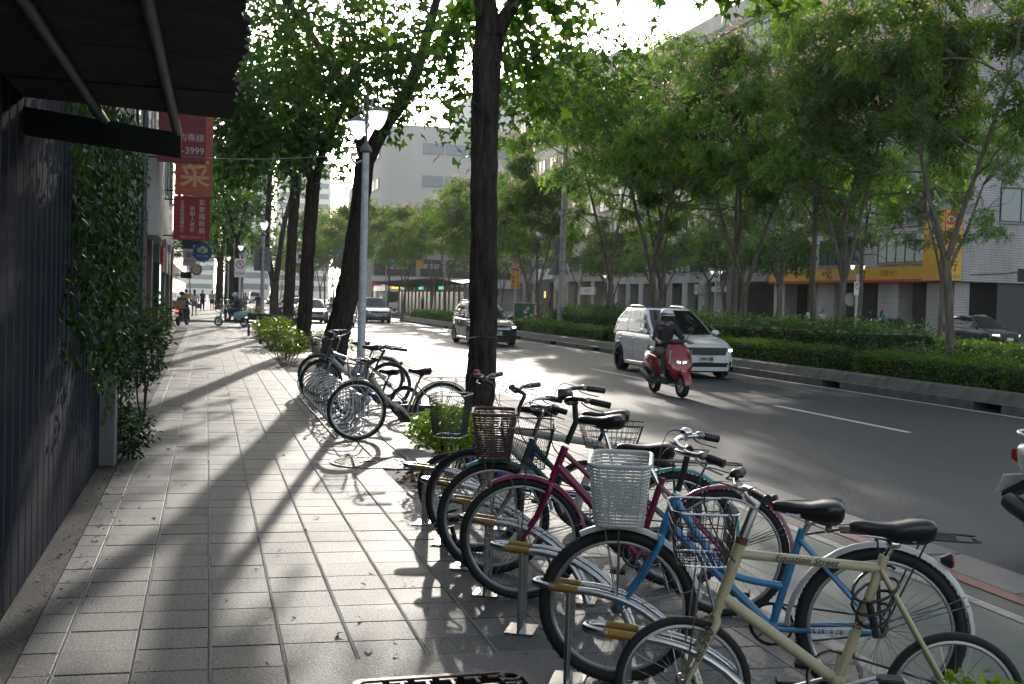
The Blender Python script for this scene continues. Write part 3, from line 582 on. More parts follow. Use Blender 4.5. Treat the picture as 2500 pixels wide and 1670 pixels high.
# ---- hedges and shrubs
def hedge(label, x0, x1, y0, y1, z0, z1, size, dens, m, seed, lump=.042, group=None, cat='hedge', name='hedge', shape=RH):
    r = np.random.default_rng(seed); t = empty(name, ((x0+x1)/2, (y0+y1)/2, z0), 0, label, cat, group); cx, cy = (x0+x1)/2, (y0+y1)/2
    lx, ly, h = x1-x0, y1-y0, z1-z0; A = [('t', lx*ly), ('l', ly*h), ('r', ly*h), ('f', lx*h), ('b', lx*h)]; P = []
    for k, a in A:
        n = int(a*dens); u, w = r.random(n), r.random(n); d = r.normal(0, lump, n)
        if k == 't': p = np.stack([x0+lx*u-cx, y0+ly*w-cy, h+d], 1)
        elif k in 'lr': p = np.stack([(x0 if k == 'l' else x1)-cx+d, y0+ly*u-cy, h*w], 1)
        else: p = np.stack([x0+lx*u-cx, (y0 if k == 'f' else y1)-cy+d, h*w], 1)
        P.append(p)
    P = np.concatenate(P)
    P[:, 2] += (.7*lump*np.sin(P[:, 1]*2.1+seed)*np.cos(P[:, 0]*3+seed)+.6*lump*np.sin(P[:, 1]*5.3+P[:, 0]*4))*(P[:, 2] > h*.6); P = P[(np.sin(P[:, 1]*3.7+seed)*np.cos(P[:, 2]*6+P[:, 0]*3) < .93)]
    leaf_cloud('foliage', P, size, shape, m, t, seed, (-35, 50), .8)
    mb = MB(); mb.box((0, 0, h*.46), (lx-.10, ly-.10, h*.9), None, .08); mb.build('stems', mat('hedge_core', (.012, .02, .008), .95), t)  # one dark core box inside the leaves, in place of stems
    return t
HD = 900
hedge('low clipped hedge along the median kerb at the right edge', 14.0, 14.75, 14.2, 17.7, .16, .66, .06, HD, HEDGE, 1, group='clipped front hedges on the median')
hedge('low clipped front hedge with a bright flat top before the bank', 14.0, 14.75, 18.1, 22.6, .16, .67, .06, HD, HEDGE, 2, group='clipped front hedges on the median')
hedge('low clipped front hedge ending at the gap of bare soil', 14.0, 14.75, 23.8, 29.2, .16, .70, .06, HD, HEDGE, 3, group='clipped front hedges on the median')
hedge('low clipped front hedge hidden behind the white car', 14.0, 14.75, 30, 38.6, .16, .70, .07, 600, HEDGE, 4, group='clipped front hedges on the median')
hedge('low clipped front hedge between the white car and the green cabinet', 14.0, 14.8, 39.2, 44.6, .16, .68, .07, 600, HEDGE, 5, group='clipped front hedges on the median')
hedge('short clipped front hedge beside the green cabinet', 14.0, 14.9, 45.2, 49.8, .16, .72, .08, 500, HEDGE, 6, group='clipped front hedges on the median')
hedge('clipped front hedge just right of the dark blue car', 14.0, 14.9, 51.0, 57, .16, .70, .08, 400, HEDGE, 7, group='clipped front hedges on the median')
hedge('long flat-topped hedge along the far part of the median', 14.0, 15.2, 57.6, 79.8, .16, .72, .10, 260, HEDGE, 8, group='clipped front hedges on the median')
hedge('long clipped back hedge along the far side of the median', 17.0, 17.8, 14, 29.5, .16, .92, .07, 600, HEDGE, 9)
hedge('low dark bushes behind the clipped front hedge at the right', 14.9, 16.9, 14, 24.0, .16, .66, .09, 330, SHRUB, 10, .10, cat='bushes', name='bushes')
hedge('tall dark bushes on the median behind the red scooter', 15.0, 17.3, 24.2, 33.2, .16, 1.14, .09, 380, SHRUB, 11, .12, cat='bushes', name='bushes')
hedge('tall dark bushes on the median hidden by the white car', 15.0, 17.3, 34, 40.2, .16, 1.2, .10, 250, SHRUB, 12, .12, cat='bushes', name='bushes')
hedge('rounded tall bushes on the median left of the white car', 15.0, 16.8, 40.6, 49.2, .16, 1.25, .10, 330, SHRUB, 13, .14, cat='bushes', name='bushes')
hedge('small dark bushes behind the green cabinet', 16.4, 17.8, 51, 60, .16, .9, .10, 200, SHRUB, 14, .12, cat='bushes', name='bushes')
def shrub(label, x, y, rx, ry, z0, z1, n, size, m, seed, stems=7, shape=RH, name='shrub', cat='shrub', group=None, droop=(-30, 45)):
    r = np.random.default_rng(seed); rr = random.Random(seed); t = empty(name, (x, y, 0), 0, label, cat, group); mb = MB(); ends = []
    for k in range(stems):
        a = rr.uniform(0, 6.28); q = rr.uniform(.2, .8); e = (math.cos(a)*rx*q, math.sin(a)*ry*q, z0+(z1-z0)*rr.uniform(.3, .8)); ends.append(e)
        mb.tube(smoothpath([(e[0]*.2, e[1]*.2, -.05), (e[0]*.5+rr.gauss(0, .03), e[1]*.5, z0*.7), e], 3), [.014]*2+[.011]*3+[.007]*2, 5)
    mb.build('stem', BARK, t)
    v = r.normal(0, 1, (n, 3)); v /= np.linalg.norm(v, axis=1)[:, None]; rad = r.random(n)**.33; P = v*rad[:, None]
    P *= (1+.16*np.sin(5*v[:, 0]+seed)*np.cos(4*v[:, 1]+2*v[:, 2]))[:, None]
    P = P*[rx, ry, (z1-z0)/2]+[0, 0, (z0+z1)/2]
    leaf_cloud('foliage', P, size, shape, m, t, seed, droop, .8); return t
shrub('bright leafy shrub with bare stems in the soil bed by the near rack', 2.12, 10.0, .36, .46, .22, .64, 2600, .05, LIME, 5)
shrub('small leafy shrub at the foot of the thick near trunk', 2.75, 11.75, .30, .3, .08, .5, 700, .06, HEDGE, 6)
shrub('low bright shrub left of the leaning trunk base', 1.85, 27.2, .55, .75, .15, .85, 1000, .085, LIME, 7)
shrub('low bright shrub behind the handlebars beside the leaning trunk', 3.0, 28.2, .6, .6, .12, .8, 700, .085, LIME, 8)
shrub('bright shrub in front of the nearer bench', 1.95, 34.2, .65, 1., .2, .98, 900, .10, LIME, 9)
shrub('bright shrub between the two benches', 2.1, 40.5, .6, 1., .2, .8, 500, .12, LIME, 10)
shrub('shrub growing at the bottom right corner behind the cream bicycle wheel', 2.27, 2.86, .20, .16, .30, .53, 520, .035, LIME, 12)
shrub('small leafy shrub by the far lamp post', 2.6, 62, .5, .8, .2, .9, 300, .12, LIME, 13)
# ================================================================ bicycles
WHEELS = {}
SPOKE = mat('spoke_steel', (.45, .45, .45), .35, 1.0)
def wheel_mesh(Rr, tyre, spokes=30):
    k = (Rr, tyre, spokes)
    if k in WHEELS: return WHEELS[k]
    c = lambda r, n=44: [(r*math.cos(2*math.pi*i/n), 0, r*math.sin(2*math.pi*i/n)) for i in range(n)]
    ty = MB().tube(c(Rr-tyre), tyre, 10, True); b = len(ty.v)
    for kk in range(88 if tyre > .019 else 0):                   # tread blocks
        a = 2*math.pi*kk/88; M = rotM('Y', -a); ty.box((Rr*math.cos(a)-.001*math.cos(a), (.006 if kk % 2 else -.006), Rr*math.sin(a)), (.004, .011, .011), M)
    ty = ty.mesh('tyre', RUBBER, 50)
    rm = MB().tube(c(Rr-2*tyre-.004), .011, 6, True, flat=.8).mesh('rim', ALU, 50)
    sp = MB()
    for i in range(spokes):
        a = 2*math.pi*i/spokes; s = 1 if i % 2 else -1; a2 = a+(.55 if (i//2) % 2 else -.55)
        sp.tube([(.022*math.cos(a2), s*.03, .022*math.sin(a2)), ((Rr-2*tyre-.008)*math.cos(a), 0, (Rr-2*tyre-.008)*math.sin(a))], .0012, 3, cap=False)
    sp = sp.mesh('spokes', SPOKE)
    hb = MB().lathe([(.008, -.055), (.008, -.04), (.026, -.038), (.026, -.030), (.014, -.028), (.014, .028), (.026, .030), (.026, .038), (.008, .04), (.008, .055)], 10, rotM('X', R(90))).mesh('hub', DULL, 40)
    WHEELS[k] = (rm, ty, sp, hb); return WHEELS[k]
def put_wheel(root, Rr, tyre, M, spokes=30):
    rm, ty, sp, hb = wheel_mesh(Rr, tyre, spokes); w = inst(rm, 'wheel', root); w.matrix_local = M
    inst(ty, 'tyre', w); o = inst(sp, 'spokes', w); o['kind'] = 'stuff'; inst(hb, 'hub', w); return w
def fender(Rr, a0, a1, w, m, flare=0.):
    mb = MB(); rings = []; n = 18
    for i in range(n+1):
        a = R(a0+(a1-a0)*i/n); q = Rr+(flare*max(0, i/n-.8)*5)
        pr = [(-w, -.012), (-w*.6, .002), (0, .006), (w*.6, .002), (w, -.012), (w*.96, -.014), (w*.58, -.001), (0, .003), (-w*.58, -.001), (-w*.96, -.014)]
        rings.append([((q+d)*math.cos(a), y, (q+d)*math.sin(a)) for y, d in pr])
    return mb.loft(rings)
def saddle_mb(L=.27, w=.10, h=.055):
    mb = MB(); st = [(0, .016, -.006, .018), (.015, .024, .0, .026), (.05, .029, .002, .034), (.10, .036, -.004, .044), (.15, .060, -.002, .060), (.20, w*.93, .010, h*1.25), (.25, w, .016, h*1.35), (.275, w*.82, .008, h*1.0), (.285, w*.5, .0, h*.6)]
    rings = []
    for (x, hw, zt, d) in st:
        rings.append([(-x*L/.275, hw*math.cos(R(a)), zt+(math.sin(R(a))*.018 if math.sin(R(a)) > 0 else math.sin(R(a))*d)) for a in range(0, 360, 30)])
    return mb.loft(rings)
def rrect(lx, ly, r, n=5):
    out = []
    for cx, cy, a0 in ((lx/2-r, ly/2-r, 0), (-lx/2+r, ly/2-r, 90), (-lx/2+r, -ly/2+r, 180), (lx/2-r, -ly/2+r, 270)):
        for i in range(n+1): a = R(a0+90*i/n); out.append((cx+r*math.cos(a), cy+r*math.sin(a)))
    return out
def loop_at(base, top, t, h):      # outline between the bottom and top loops of a basket
    return [((b[0]*(1-t)+q[0]*t), (b[1]*(1-t)+q[1]*t), h*t) for b, q in zip(base, top)]
def resample(loop, n):
    P = [Vector(p) for p in loop]; P.append(P[0]); d = [0]
    for a, b in zip(P, P[1:]): d.append(d[-1]+(b-a).length)
    out = []
    for k in range(n):
        s = d[-1]*k/n; j = max(i for i in range(len(d)-1) if d[i] <= s); u = (s-d[j])/max(1e-9, d[j+1]-d[j]); out.append(P[j].lerp(P[j+1], u))
    return out
def basket_mb(kind, lx, ly, h, tx, ty):
    b = rrect(lx, ly, .04); q = rrect(tx, ty, .05); parts = {}
    if kind == 'wicker':
        mb = MB(); rows = 19; cols = 30
        for r_ in range(rows):
            t0 = (r_+.10)/rows; t1 = (r_+.78)/rows
            A = resample(loop_at(b, q, t0, h), cols); Bq = resample(loop_at(b, q, t1, h), cols)
            for c in range(cols):
                n = (c+1) % cols; p = [A[c].lerp(A[n], .08), A[c].lerp(A[n], .92), Bq[c].lerp(Bq[n], .92), Bq[c].lerp(Bq[n], .08)]
                ctr = sum((Vector(x) for x in A), Vector())/cols; o = ((p[0]+p[1])/2-ctr); o.z = 0; o = o.normalized()*.004
                vs = [x for x in p]+[x+o for x in p]; mb.add(vs, [(4, 5, 6, 7), (0, 3, 2, 1), (0, 1, 5, 4), (1, 2, 6, 5), (2, 3, 7, 6), (3, 0, 4, 7)])
        parts['weave'] = mb
        mb = MB()
        for c in range(cols):
            A = resample(loop_at(b, q, 0, h), cols)[c]; Bq = resample(loop_at(b, q, 1, h), cols)[c]; mb.tube([A, Bq], .0025, 4)
        parts['uprights'] = mb
        parts['rim'] = MB().tube(loop_at(b, q, 1., h), .009, 8, True)
        parts['base'] = MB().add([(x, y, .002) for x, y in b], [tuple(range(len(b)))])
    else:
        fine = kind == 'mesh'; mb = MB(); rows = 4 if not fine else 1; cols = 38 if not fine else 2
        for r_ in range(1, rows): mb.tube(loop_at(b, q, r_/rows, h), .002, 4, True)
        if fine:
            n = 84
            for sgn in (1, -1):
                for c in range(n):
                    pts = []
                    for k in range(7):
                        t = k/6; L = resample(loop_at(b, q, t, h), n*6); pts.append(L[(c*6+sgn*int(t*42)) % (n*6)])
                    mb.tube(pts, .0010, 3, cap=False)
        else:
            A = resample(loop_at(b, q, 0, h), cols); Bq = resample(loop_at(b, q, 1, h), cols)
            for c in range(cols): mb.tube([A[c], A[c].lerp(Bq[c], .5), Bq[c]], .0018, 4)
        n = 9
        for i in range(1, n): mb.tube([(-lx/2+lx*i/n, -ly/2, 0), (-lx/2+lx*i/n, ly/2, 0)], .0018, 4)
        for i in range(1, 6): mb.tube([(-lx/2, -ly/2+ly*i/6, 0), (lx/2, -ly/2+ly*i/6, 0)], .0018, 4)
        parts['wires'] = mb; parts['rim'] = MB().tube(loop_at(b, q, 1., h), .0045, 6, True); parts['base_hoop'] = MB().tube(loop_at(b, q, 0., h), .003, 6, True)
    return parts
def bicycle(label, front, deg, P, group='bicycles in the near rack'):
    Rr = P.get('R', .33); wb = P.get('wb', 1.06); ty = P.get('tyre', .022); col = P['col']; det = P.get('det', 1)
    root = empty('bicycle', (front[0], front[1], 0), R(180+deg), label, 'bicycle', group); root.rotation_euler = (R(P.get('lean', 0)), 0, R(180+deg))
    ht, hb = Vector((P['ht'][0], 0, P['ht'][1])), Vector((P['hb'][0], 0, P['hb'][1])); bb = Vector((P['bb'][0], 0, P['bb'][1])); st = Vector((P['st'][0], 0, P['st'][1]))
    rh = Vector((-wb, 0, Rr)); S = Matrix.Translation(hb) @ Matrix.Rotation(R(P.get('steer', 0)), 4, (ht-hb).normalized()) @ Matrix.Translation(-hb)
    fr = P.get('tube', .016)
    put_wheel(root, Rr, ty, S @ Matrix.Translation((0, 0, Rr)), P.get('spokes', 30)); put_wheel(root, Rr, ty, Matrix.Translation(rh), P.get('spokes', 30))
    mb = MB(); mb.tube([ht+(ht-hb)*.02, hb-(ht-hb)*.02], fr*1.18, 12)
    sty = P['style']; seat_j = bb.lerp(st, P.get('join', .62))
    mb.tube([bb, st], fr, 12)
    if sty == 'diamond':
        a = ht.lerp(hb, .18); mb.tube([a, st.lerp(bb, .10)], fr*1.02, 12); mb.tube([ht.lerp(hb, .86), bb], fr*1.2, 12)
    elif sty == 'lady':       # curved upper tube sweeping down to the seat tube
        a = ht.lerp(hb, .12); mid = Vector((hb.x*.45+seat_j.x*.55, 0, seat_j.z+.035)); mb.tube(smoothpath([a, a.lerp(mid, .5)+Vector((0, 0, -.02)), mid, seat_j], 5), fr*.95, 12)
        mb.tube([ht.lerp(hb, .85), bb], fr*1.12, 12)
    elif sty == 'twin':       # two straight parallel down tubes
        mb.tube([ht.lerp(hb, .15), bb.lerp(st, .32)], fr*.8, 12); mb.tube([ht.lerp(hb, .62), bb], fr*1.3, 12)
    elif sty == 'u':          # one fat swooping tube
        a = ht.lerp(hb, .5); mb.tube(smoothpath([a, a.lerp(bb, .45)+Vector((0, 0, -.06)), bb.lerp(a, .12), bb], 5), fr*1.75, 14)
    elif sty == 'hook':       # fat tube level, then bent down to the bracket
        a = ht.lerp(hb, .4); e = Vector((st.x+.02, 0, a.z-.06)); mb.tube(smoothpath([a, a.lerp(e, .55), e+Vector((-.02, 0, 0)), e+Vector((-.05, 0, -.05)), bb.lerp(e, .3), bb], 5), fr*1.5, 14); mb.tube([ht.lerp(hb, .9), bb], fr*1.5, 12)
    for s in (-1, 1):
        mb.tube([bb+Vector((0, s*.03, 0)), rh+Vector((.03, s*.055, 0)), rh+Vector((0, s*.058, 0))], fr*.62, 8)
        mb.tube([st.lerp(bb, .10)+Vector((0, s*.018, 0)), rh+Vector((.02, s*.055, .03)), rh+Vector((0, s*.058, 0))], fr*.52, 8)
    mb.box(bb, (.05, .075, .05), None, .012); mb.build('frame', col, root, 50)
    # fork, steered
    hub = Vector((0, 0, Rr)); ax = (hb-ht).normalized(); cr = hb+ax*.045; mb = MB(); mb.tube([hb-ax*.01, cr], fr*.95, 10)
    for s in (-1, 1):
        mid = cr.lerp(hub, .62)+Vector((-.018 if P.get('rake', 1) else 0, s*.052, 0)); mb.tube(smoothpath([cr+Vector((0, 0, .005)), cr+Vector((0, s*.045, -.01)), cr.lerp(hub, .3)+Vector((-.012 if P.get('rake', 1) else 0, s*.052, 0)), mid, hub+Vector((0, s*.054, 0))], 4), [fr*.8]*4+[fr*.8]*4+[fr*.72]*4+[fr*.55]*5, 8)
    xf(mb, S).build('fork', P.get('forkcol', col), root, 50)
    # stem and bar
    bc = Vector((P['bar'][0], 0, P['bar'][1])); sb = ht+(ht-hb).normalized()*.02; sm = P.get('stemmat', CHROME); mb = MB()
    if 'stemb' in P: mb.tube([sb, (P['stemb'][0], 0, P['stemb'][1]), bc], P.get('stemr', .013), 10)
    else: up = sb+(ht-hb).normalized()*max(.04, (bc.z-sb.z)*.9); mb.tube(smoothpath([sb, sb.lerp(up, .6), up, bc], 3), .0125, 10)
    mb.lathe([(.02, -.02), (.02, .02)], 10, rotM('X', R(90)), bc); xf(mb, S).build('stem', sm, root, 50)
    w = P.get('barw', .28); bk = P.get('back', .17); rise = P.get('rise', .03)
    if P.get('flat'): half = [(0, 0, 0), (0, .06, .0), (-.01, .14, .02), (-bk, w, rise)]
    else: half = [(0, 0, 0), (.03, .05, .0), (.05, .11, .01+rise*.3), (.02, .18, rise), (-.06, w-.03, rise), (-bk, w, rise-.015)]
    L = [bc+Vector(h) for h in half]; Rg = [bc+Vector((h[0], -h[1], h[2])) for h in half]; pth = smoothpath([*reversed(Rg), *L[1:]], 4)
    xf(MB().tube(pth, .0112, 8), S).build('handlebar', P.get('barmat', sm), root, 60)
    gm = P.get('grip', BLACKP)
    for s, H in ((1, L), (-1, Rg)):
        a, b_ = H[-2].lerp(H[-1], .15 if not P.get('flat') else .45), H[-1]+(H[-1]-H[-2]).normalized()*.012; n = 11; pts = [a.lerp(b_, i/n) for i in range(n+1)]
        xf(MB().tube(pts, [.0165+.0018*(i % 2) for i in range(n+1)], 10), S).build('grip', gm, root, 60)
        if P.get('levers', True):
            d = (b_-a).normalized(); q = a-d*.02; mb = MB(); mb.box(q, (.035, .03, .03), None, .006)
            mb.tube(smoothpath([q+Vector((.03, 0, -.01)), q+d*.05+Vector((.045, 0, -.025)), q+d*.12+Vector((.03, 0, -.035))], 3), [.006]*7, 6, flat=.6); xf(mb, S).build('brake_lever', P.get('levermat', DULL), root, 50)
            e = ht.lerp(hb, .3)+Vector((0, s*.02, 0)); xf(MB().tube(smoothpath([q+Vector((.03, 0, 0)), q+Vector((.13, -s*.04, .02)), bc+Vector((.12, s*.03, -.06)), e+Vector((.05, 0, .06)), e], 4), .0025, 4), S).build('cable', BLACKP, root)
    if P.get('bell'):
        q = bc+Vector(P['bell'][:3]); mb = MB().lathe([(.0, .026), (.014, .024), (.024, .014), (.027, .0), (.024, -.004), (.008, -.006), (.008, -.03)], 12, None, q); xf(mb, S).build('bell', P['bell'][3], root, 50)
    if P.get('light'):
        q = bc+Vector(P['light']); mb = MB().lathe([(.012, -.05), (.028, -.03), (.032, .02), (.030, .03)], 12, rotM('Y', R(90)), q); xf(mb, S).build('lamp', BLACKP, root, 50)
    # saddle
    sp = Vector((P['sad'][0], 0, P['sad'][1])); top = Vector((P['sad'][0]-.15, 0, P['sad'][1]-.055))
    sd_ = saddle_mb(P.get('sl', .27), P.get('sw', .09), P.get('sh', .055)).build('saddle', P.get('sadmat', mat('black_vinyl', (.013, .013, .015), .28)), root, 60, sp); sd_.rotation_euler = (0, R(P.get('sadtilt', 2)), 0)
    mb = MB(); mb.tube([st-(st-bb).normalized()*.05, top], .0125, 10); mb.tube([(sp.x-.05, -.02, sp.z-.03), (sp.x-.22, -.035, sp.z-.04)], .004, 6); mb.tube([(sp.x-.05, .02, sp.z-.03), (sp.x-.22, .035, sp.z-.04)], .004, 6); mb.box(top, (.045, .05, .03), None, .008)
    mb.build('seat_post', P.get('postmat', CHROME), root, 50)
    if P.get('springs'):
        for s in (-1, 1): MB().tube([(sp.x-.22+.012*math.cos(k*.9), s*.045+.012*math.sin(k*.9), sp.z-.085+.045*k/40) for k in range(41)], .003, 4).build('spring', DULL, root)
    # mudguards
    fm = P.get('fend')
    if fm:
        mb = fender(Rr+.018, 10 if not P.get('fendlow') else -10, 118, .026, fm); mb = xf(mb, Matrix.Translation((0, 0, Rr)) @ Matrix.Scale(-1, 4, (1, 0, 0))); xf(mb, S).build('mudguard', fm, root, 60)
        mb = fender(Rr+.02, P.get('fa0', -10), P.get('fa1', 185), .028, fm, P.get('flare', 0)); xf(mb, Matrix.Translation(rh) @ Matrix.Scale(-1, 4, (1, 0, 0))).build('mudguard', fm, root, 60)
        mb = MB()
        for s in (-1, 1):
            a = R(28); mb.tube([rh+Vector((0, s*.05, 0)), rh+Vector((-(Rr+.02)*math.cos(a), s*.024, (Rr+.02)*math.sin(a)))], .0025, 4); a = R(22)
            mb.tube([rh+Vector((0, s*.05, .01)), rh+Vector((-(Rr+.02)*math.cos(a), s*.024, (Rr+.02)*math.sin(a)))], .0025, 4)
        mb.build('mudguard_stays', P.get('staymat', DULL), root)
        mb = MB()
        for s in (-1, 1): mb.tube([hub+Vector((0, s*.05, 0)), hub+Vector((-.33*Rr/.33, s*.026, .10))], .0025, 4); mb.tube([hub+Vector((0, s*.05, 0)), hub+Vector((.06, s*.02, Rr*1.03))], .0028, 4)
        xf(mb, S).build('fork_stays', P.get('staymat', DULL), root)
    if P.get('refl'):
        q = rh+Vector((P['refl'][0], 0, P['refl'][1])); r0 = MB().lathe([(.012, -.03), (.03, 0), (.032, .012)], 12, rotM('Y', R(-90)), q).build('reflector', BLACKP, root, 50); MB().lathe([(.031, .0), (.026, .008), (0, .011)], 12, rotM('Y', R(-90)), q+Vector((-.012, 0, 0))).build('red_lens', mat('red_lens', (.35, .02, .02), .2, coat=.5), r0, 50)
    if P.get('rack'):
        zr = Rr*2+.06; a, b_ = -wb+.17, -wb-.27; mb = MB()
        for y in (-.06, -.03, 0, .03, .06): mb.tube([(a, y*.7, zr), (b_, y, zr)], .004, 5)
        mb.tube(smoothpath([(a, -.042, zr), (b_-.04, -.06, zr), (b_-.06, 0, zr), (b_-.04, .06, zr), (a, .042, zr)], 3), .0048, 6); mb.tube([(a, 0, zr), st.lerp(bb, .06)], .005, 6)
        for s in (-1, 1):
            for xx in (-wb+.03, -wb-.16): mb.tube([(xx, s*.055, zr), (rh.x, s*.062, Rr)], .0042, 6)
        mb.build('carrier', P['rack'], root, 50)
    # drive train on the right, kickstand on the left
    mb = MB(); n = 26; Rc = P.get('ring', .085)
    mb.lathe([(Rc*.88, -.002), (Rc, -.002), (Rc, .002), (Rc*.88, .002)], n, rotM('X', R(90)), bb+Vector((0, -.045, 0)))
    for k in range(5): a = 2*math.pi*k/5+.4; mb.tube([bb+Vector((0, -.045, 0)), bb+Vector((math.cos(a)*Rc*.9, -.045, math.sin(a)*Rc*.9))], .008, 4, flat=.4)
    mb.build('chainring', P.get('ringmat', DULL), root, 40)
    mb = MB(); pts = [(bb.x, bb.z+Rc), (rh.x, Rr+.035)]; y = -.045
    ch = [(bb.x+Rc*math.cos(R(a)), y, bb.z+Rc*math.sin(R(a))) for a in range(-85, 95, 18)]+[(rh.x+.034*math.cos(R(a)), y, rh.z+.034*math.sin(R(a))) for a in range(92, 270, 22)]
    (mb.tube(ch, .0045, 5, True)).build('chain', BLACKP if not P.get('rust') else mat('rusty_chain', (.12, .06, .03), .8), root)
    if P.get('case'):
        MB().prism([(bb.x+.11, bb.z), (bb.x+.06, bb.z+.10), (bb.x-.06, bb.z+.105), (rh.x-.02, Rr+.055), (rh.x-.06, Rr), (rh.x-.02, Rr-.055), (bb.x-.06, bb.z-.10), (bb.x+.06, bb.z-.10)], -.056, -.040).build('chain_case', P['case'], root, 30)
    ca = R(P.get('crank', 200)); cl = .165
    for s, aa in ((1, ca), (-1, ca+math.pi)):
        e = bb+Vector((math.cos(aa)*cl, s*.075, math.sin(aa)*cl)); c_ = MB().tube([bb+Vector((0, s*.055, 0)), e], [.012, .009], 8, flat=.7).build('crank', P.get('crankmat', ALU), root, 50)
        mb = MB(); mb.box(e+Vector((0, s*.055, 0)), (.085, .075, .024), None, .006); mb.tube([e, e+Vector((0, s*.09, 0))], .007, 6); mb.build('pedal', BLACKP, c_, 40)
    if P.get('stand', True): MB().tube([rh+Vector((.12, .05, -.02)), rh+Vector((.02, .19, -Rr+.01))], .008, 6).build('kickstand', DULL, root)
    for bk_ in P.get('baskets', ()):
        kind, pos, (lx, ly, h, tx, ty_), m1, m2, steered = bk_; par = None
        M = Matrix.Translation(pos); M = S @ M if steered else M
        for nm, b_ in basket_mb(kind, lx, ly, h, tx, ty_).items():
            o = xf(b_, M).build('basket' if par is None else nm, m2 if nm in ('rim', 'base', 'base_hoop') else m1, root if par is None else par, 40)
            if nm in ('weave', 'uprights', 'wires') and par is not None: o['kind'] = 'stuff'
            if par is None: par = o; o['kind'] = 'stuff'
        if steered and kind != 'none':
            mb = MB()
            for s in (-1, 1): mb.tube([hub+Vector((0, s*.06, 0)), Vector(pos)+Vector((0, s*.08, .0))], .0035, 5)
            xf(mb, S).build('basket_stays', DULL, root)
    return root
PAINT = lambda n, c, r=.3: mat(n, c, r, coat=.3, var=(25, tuple(v*.82 for v in c), .2))
CREAM = mat('cream_enamel', (.50, .45, .28), .38, var=(26, (.40, .35, .20), .22), coat=.15)
SKYBLUE = PAINT('sky_blue_enamel', (.035, .22, .42)); MAGENTA = PAINT('magenta_enamel', (.22, .012, .055)); TEAL = PAINT('teal_enamel', (.03, .30, .29)); WHT = mat('worn_white_enamel', (.62, .59, .52), .4, var=(20, (.48, .44, .36), .2))
NAVY = PAINT('navy_enamel', (.012, .03, .16)); SILV = mat('silver_enamel', (.40, .40, .38), .38, .6); PALE = mat('pale_champagne_enamel', (.42, .40, .34), .4, .4, var=(30, (.28, .25, .20), .2)); RUST = mat('rust', (.10, .04, .02), .8)
WICKW = mat('white_plastic_weave', (.48, .50, .47), .5); WICKB = mat('brown_plastic_weave', (.085, .04, .03), .5); WIREB = mat('black_wire', (.02, .02, .02), .45)
# -- near rack, from the camera outward
cream = bicycle('cream small-wheeled bicycle with a wire basket, nearest the camera', (1.68, 3.74), -21.7, dict(R=.245, wb=.94, tyre=.016, spokes=24, col=CREAM, style='diamond', tube=.0175, ht=(-.189, .766), hb=(-.121, .535), bb=(-.541, .287), st=(-.686, .745), bar=(-.171, .964), stemb=(-.235, .905), stemr=.017, stemmat=ALU, flat=True, barw=.27, back=.05, rise=.01, sad=(-.563, .845), sl=.28, sw=.066, sh=.06, rake=0, steer=4, crank=160, ring=.10, ringmat=PALE, stand=False,
   baskets=[('wire', (-.045, 0, .70), (.17, .24, .19, .23, .31), WIREB, CHROME, True)], bell=(.0, -.05, .03, BLACKP)))
text('Equation Street', .035, mat('faded_script', (.06, .055, .045), .6), cream, (-.415, .019, .716), orient((-.999, 0, -.045), (0, 1, 0)), shear=.35)
text('es.500', .05, mat('faded_script', (.06, .055, .045), .6), cream, (-.062, .068, .405), orient((-.40, 0, .92), (0, 1, 0)), shear=.35)
fl = empty('flag_sticker', (-.600, .0182, .50)); fl.parent = cream; fl.rotation_euler = orient((-.953, 0, -.303), (0, 1, 0))
fl.name = 'flag_sticker'
for nm, c, rects in (('ground', (.02, .03, .12), [(0, 0, .028, .030, 0)]), ('white_bars', (.6, .6, .58), [(0, 0, .028, .010, .0006), (0, 0, .010, .030, .0006)]), ('red_bars', (.45, .03, .03), [(0, 0, .028, .005, .0012), (0, 0, .005, .030, .0012)])):
    mb = MB()
    for (x, y, w, h, z) in rects: mb.box((x, y, z), (w, h, .0006))
    mb.build(nm, mat('sticker_'+nm, c, .4), fl)
MB().lathe([(.022, -.012), (.022, .012)], 14, rotM('Y', R(-16)), (-.190, 0, .772)).build('headset_collar', RUST, cream, 40)
blue = bicycle('sky-blue step-through bicycle with a white wicker basket and white mudguards', (1.70, 4.47), -28.3, dict(R=.332, wb=1.055, tyre=.025, spokes=36, col=SKYBLUE, style='lady', tube=.0165, join=.42, ht=(-.23, .818), hb=(-.187, .683), bb=(-.634, .30), st=(-.741, .715), bar=(-.275, 1.01), stemb=(-.26, .93), stemmat=BLACKP, barmat=CHROME, barw=.26, back=.12, rise=.02, sad=(-.62, .805), sl=.27, sw=.088, sh=.07, springs=True, fend=mat('white_plastic_guard', (.52, .52, .50), .4), fa0=-4, fa1=182, flare=.015, refl=(-.245, .30), rack=WIREB, steer=6, crank=215, baskets=[('wicker', (.0, 0, .70), (.20, .25, .26, .25, .32), WICKW, WICKW, True)], bell=(.01, -.10, .05, CHROME), ring=.09, ringmat=BLACKP, lean=-2))
text('191自転車', .034, mat('decal_white', (.6, .6, .6), .5), blue, (-.86, .071, .322), orient((-1, 0, .03), (0, 1, 0)))
text('GIANT', .020, mat('decal_white', (.6, .6, .6), .5), blue, (-.70, .066, .782), orient((-.97, .22, 0), (.2, .95, .1)))
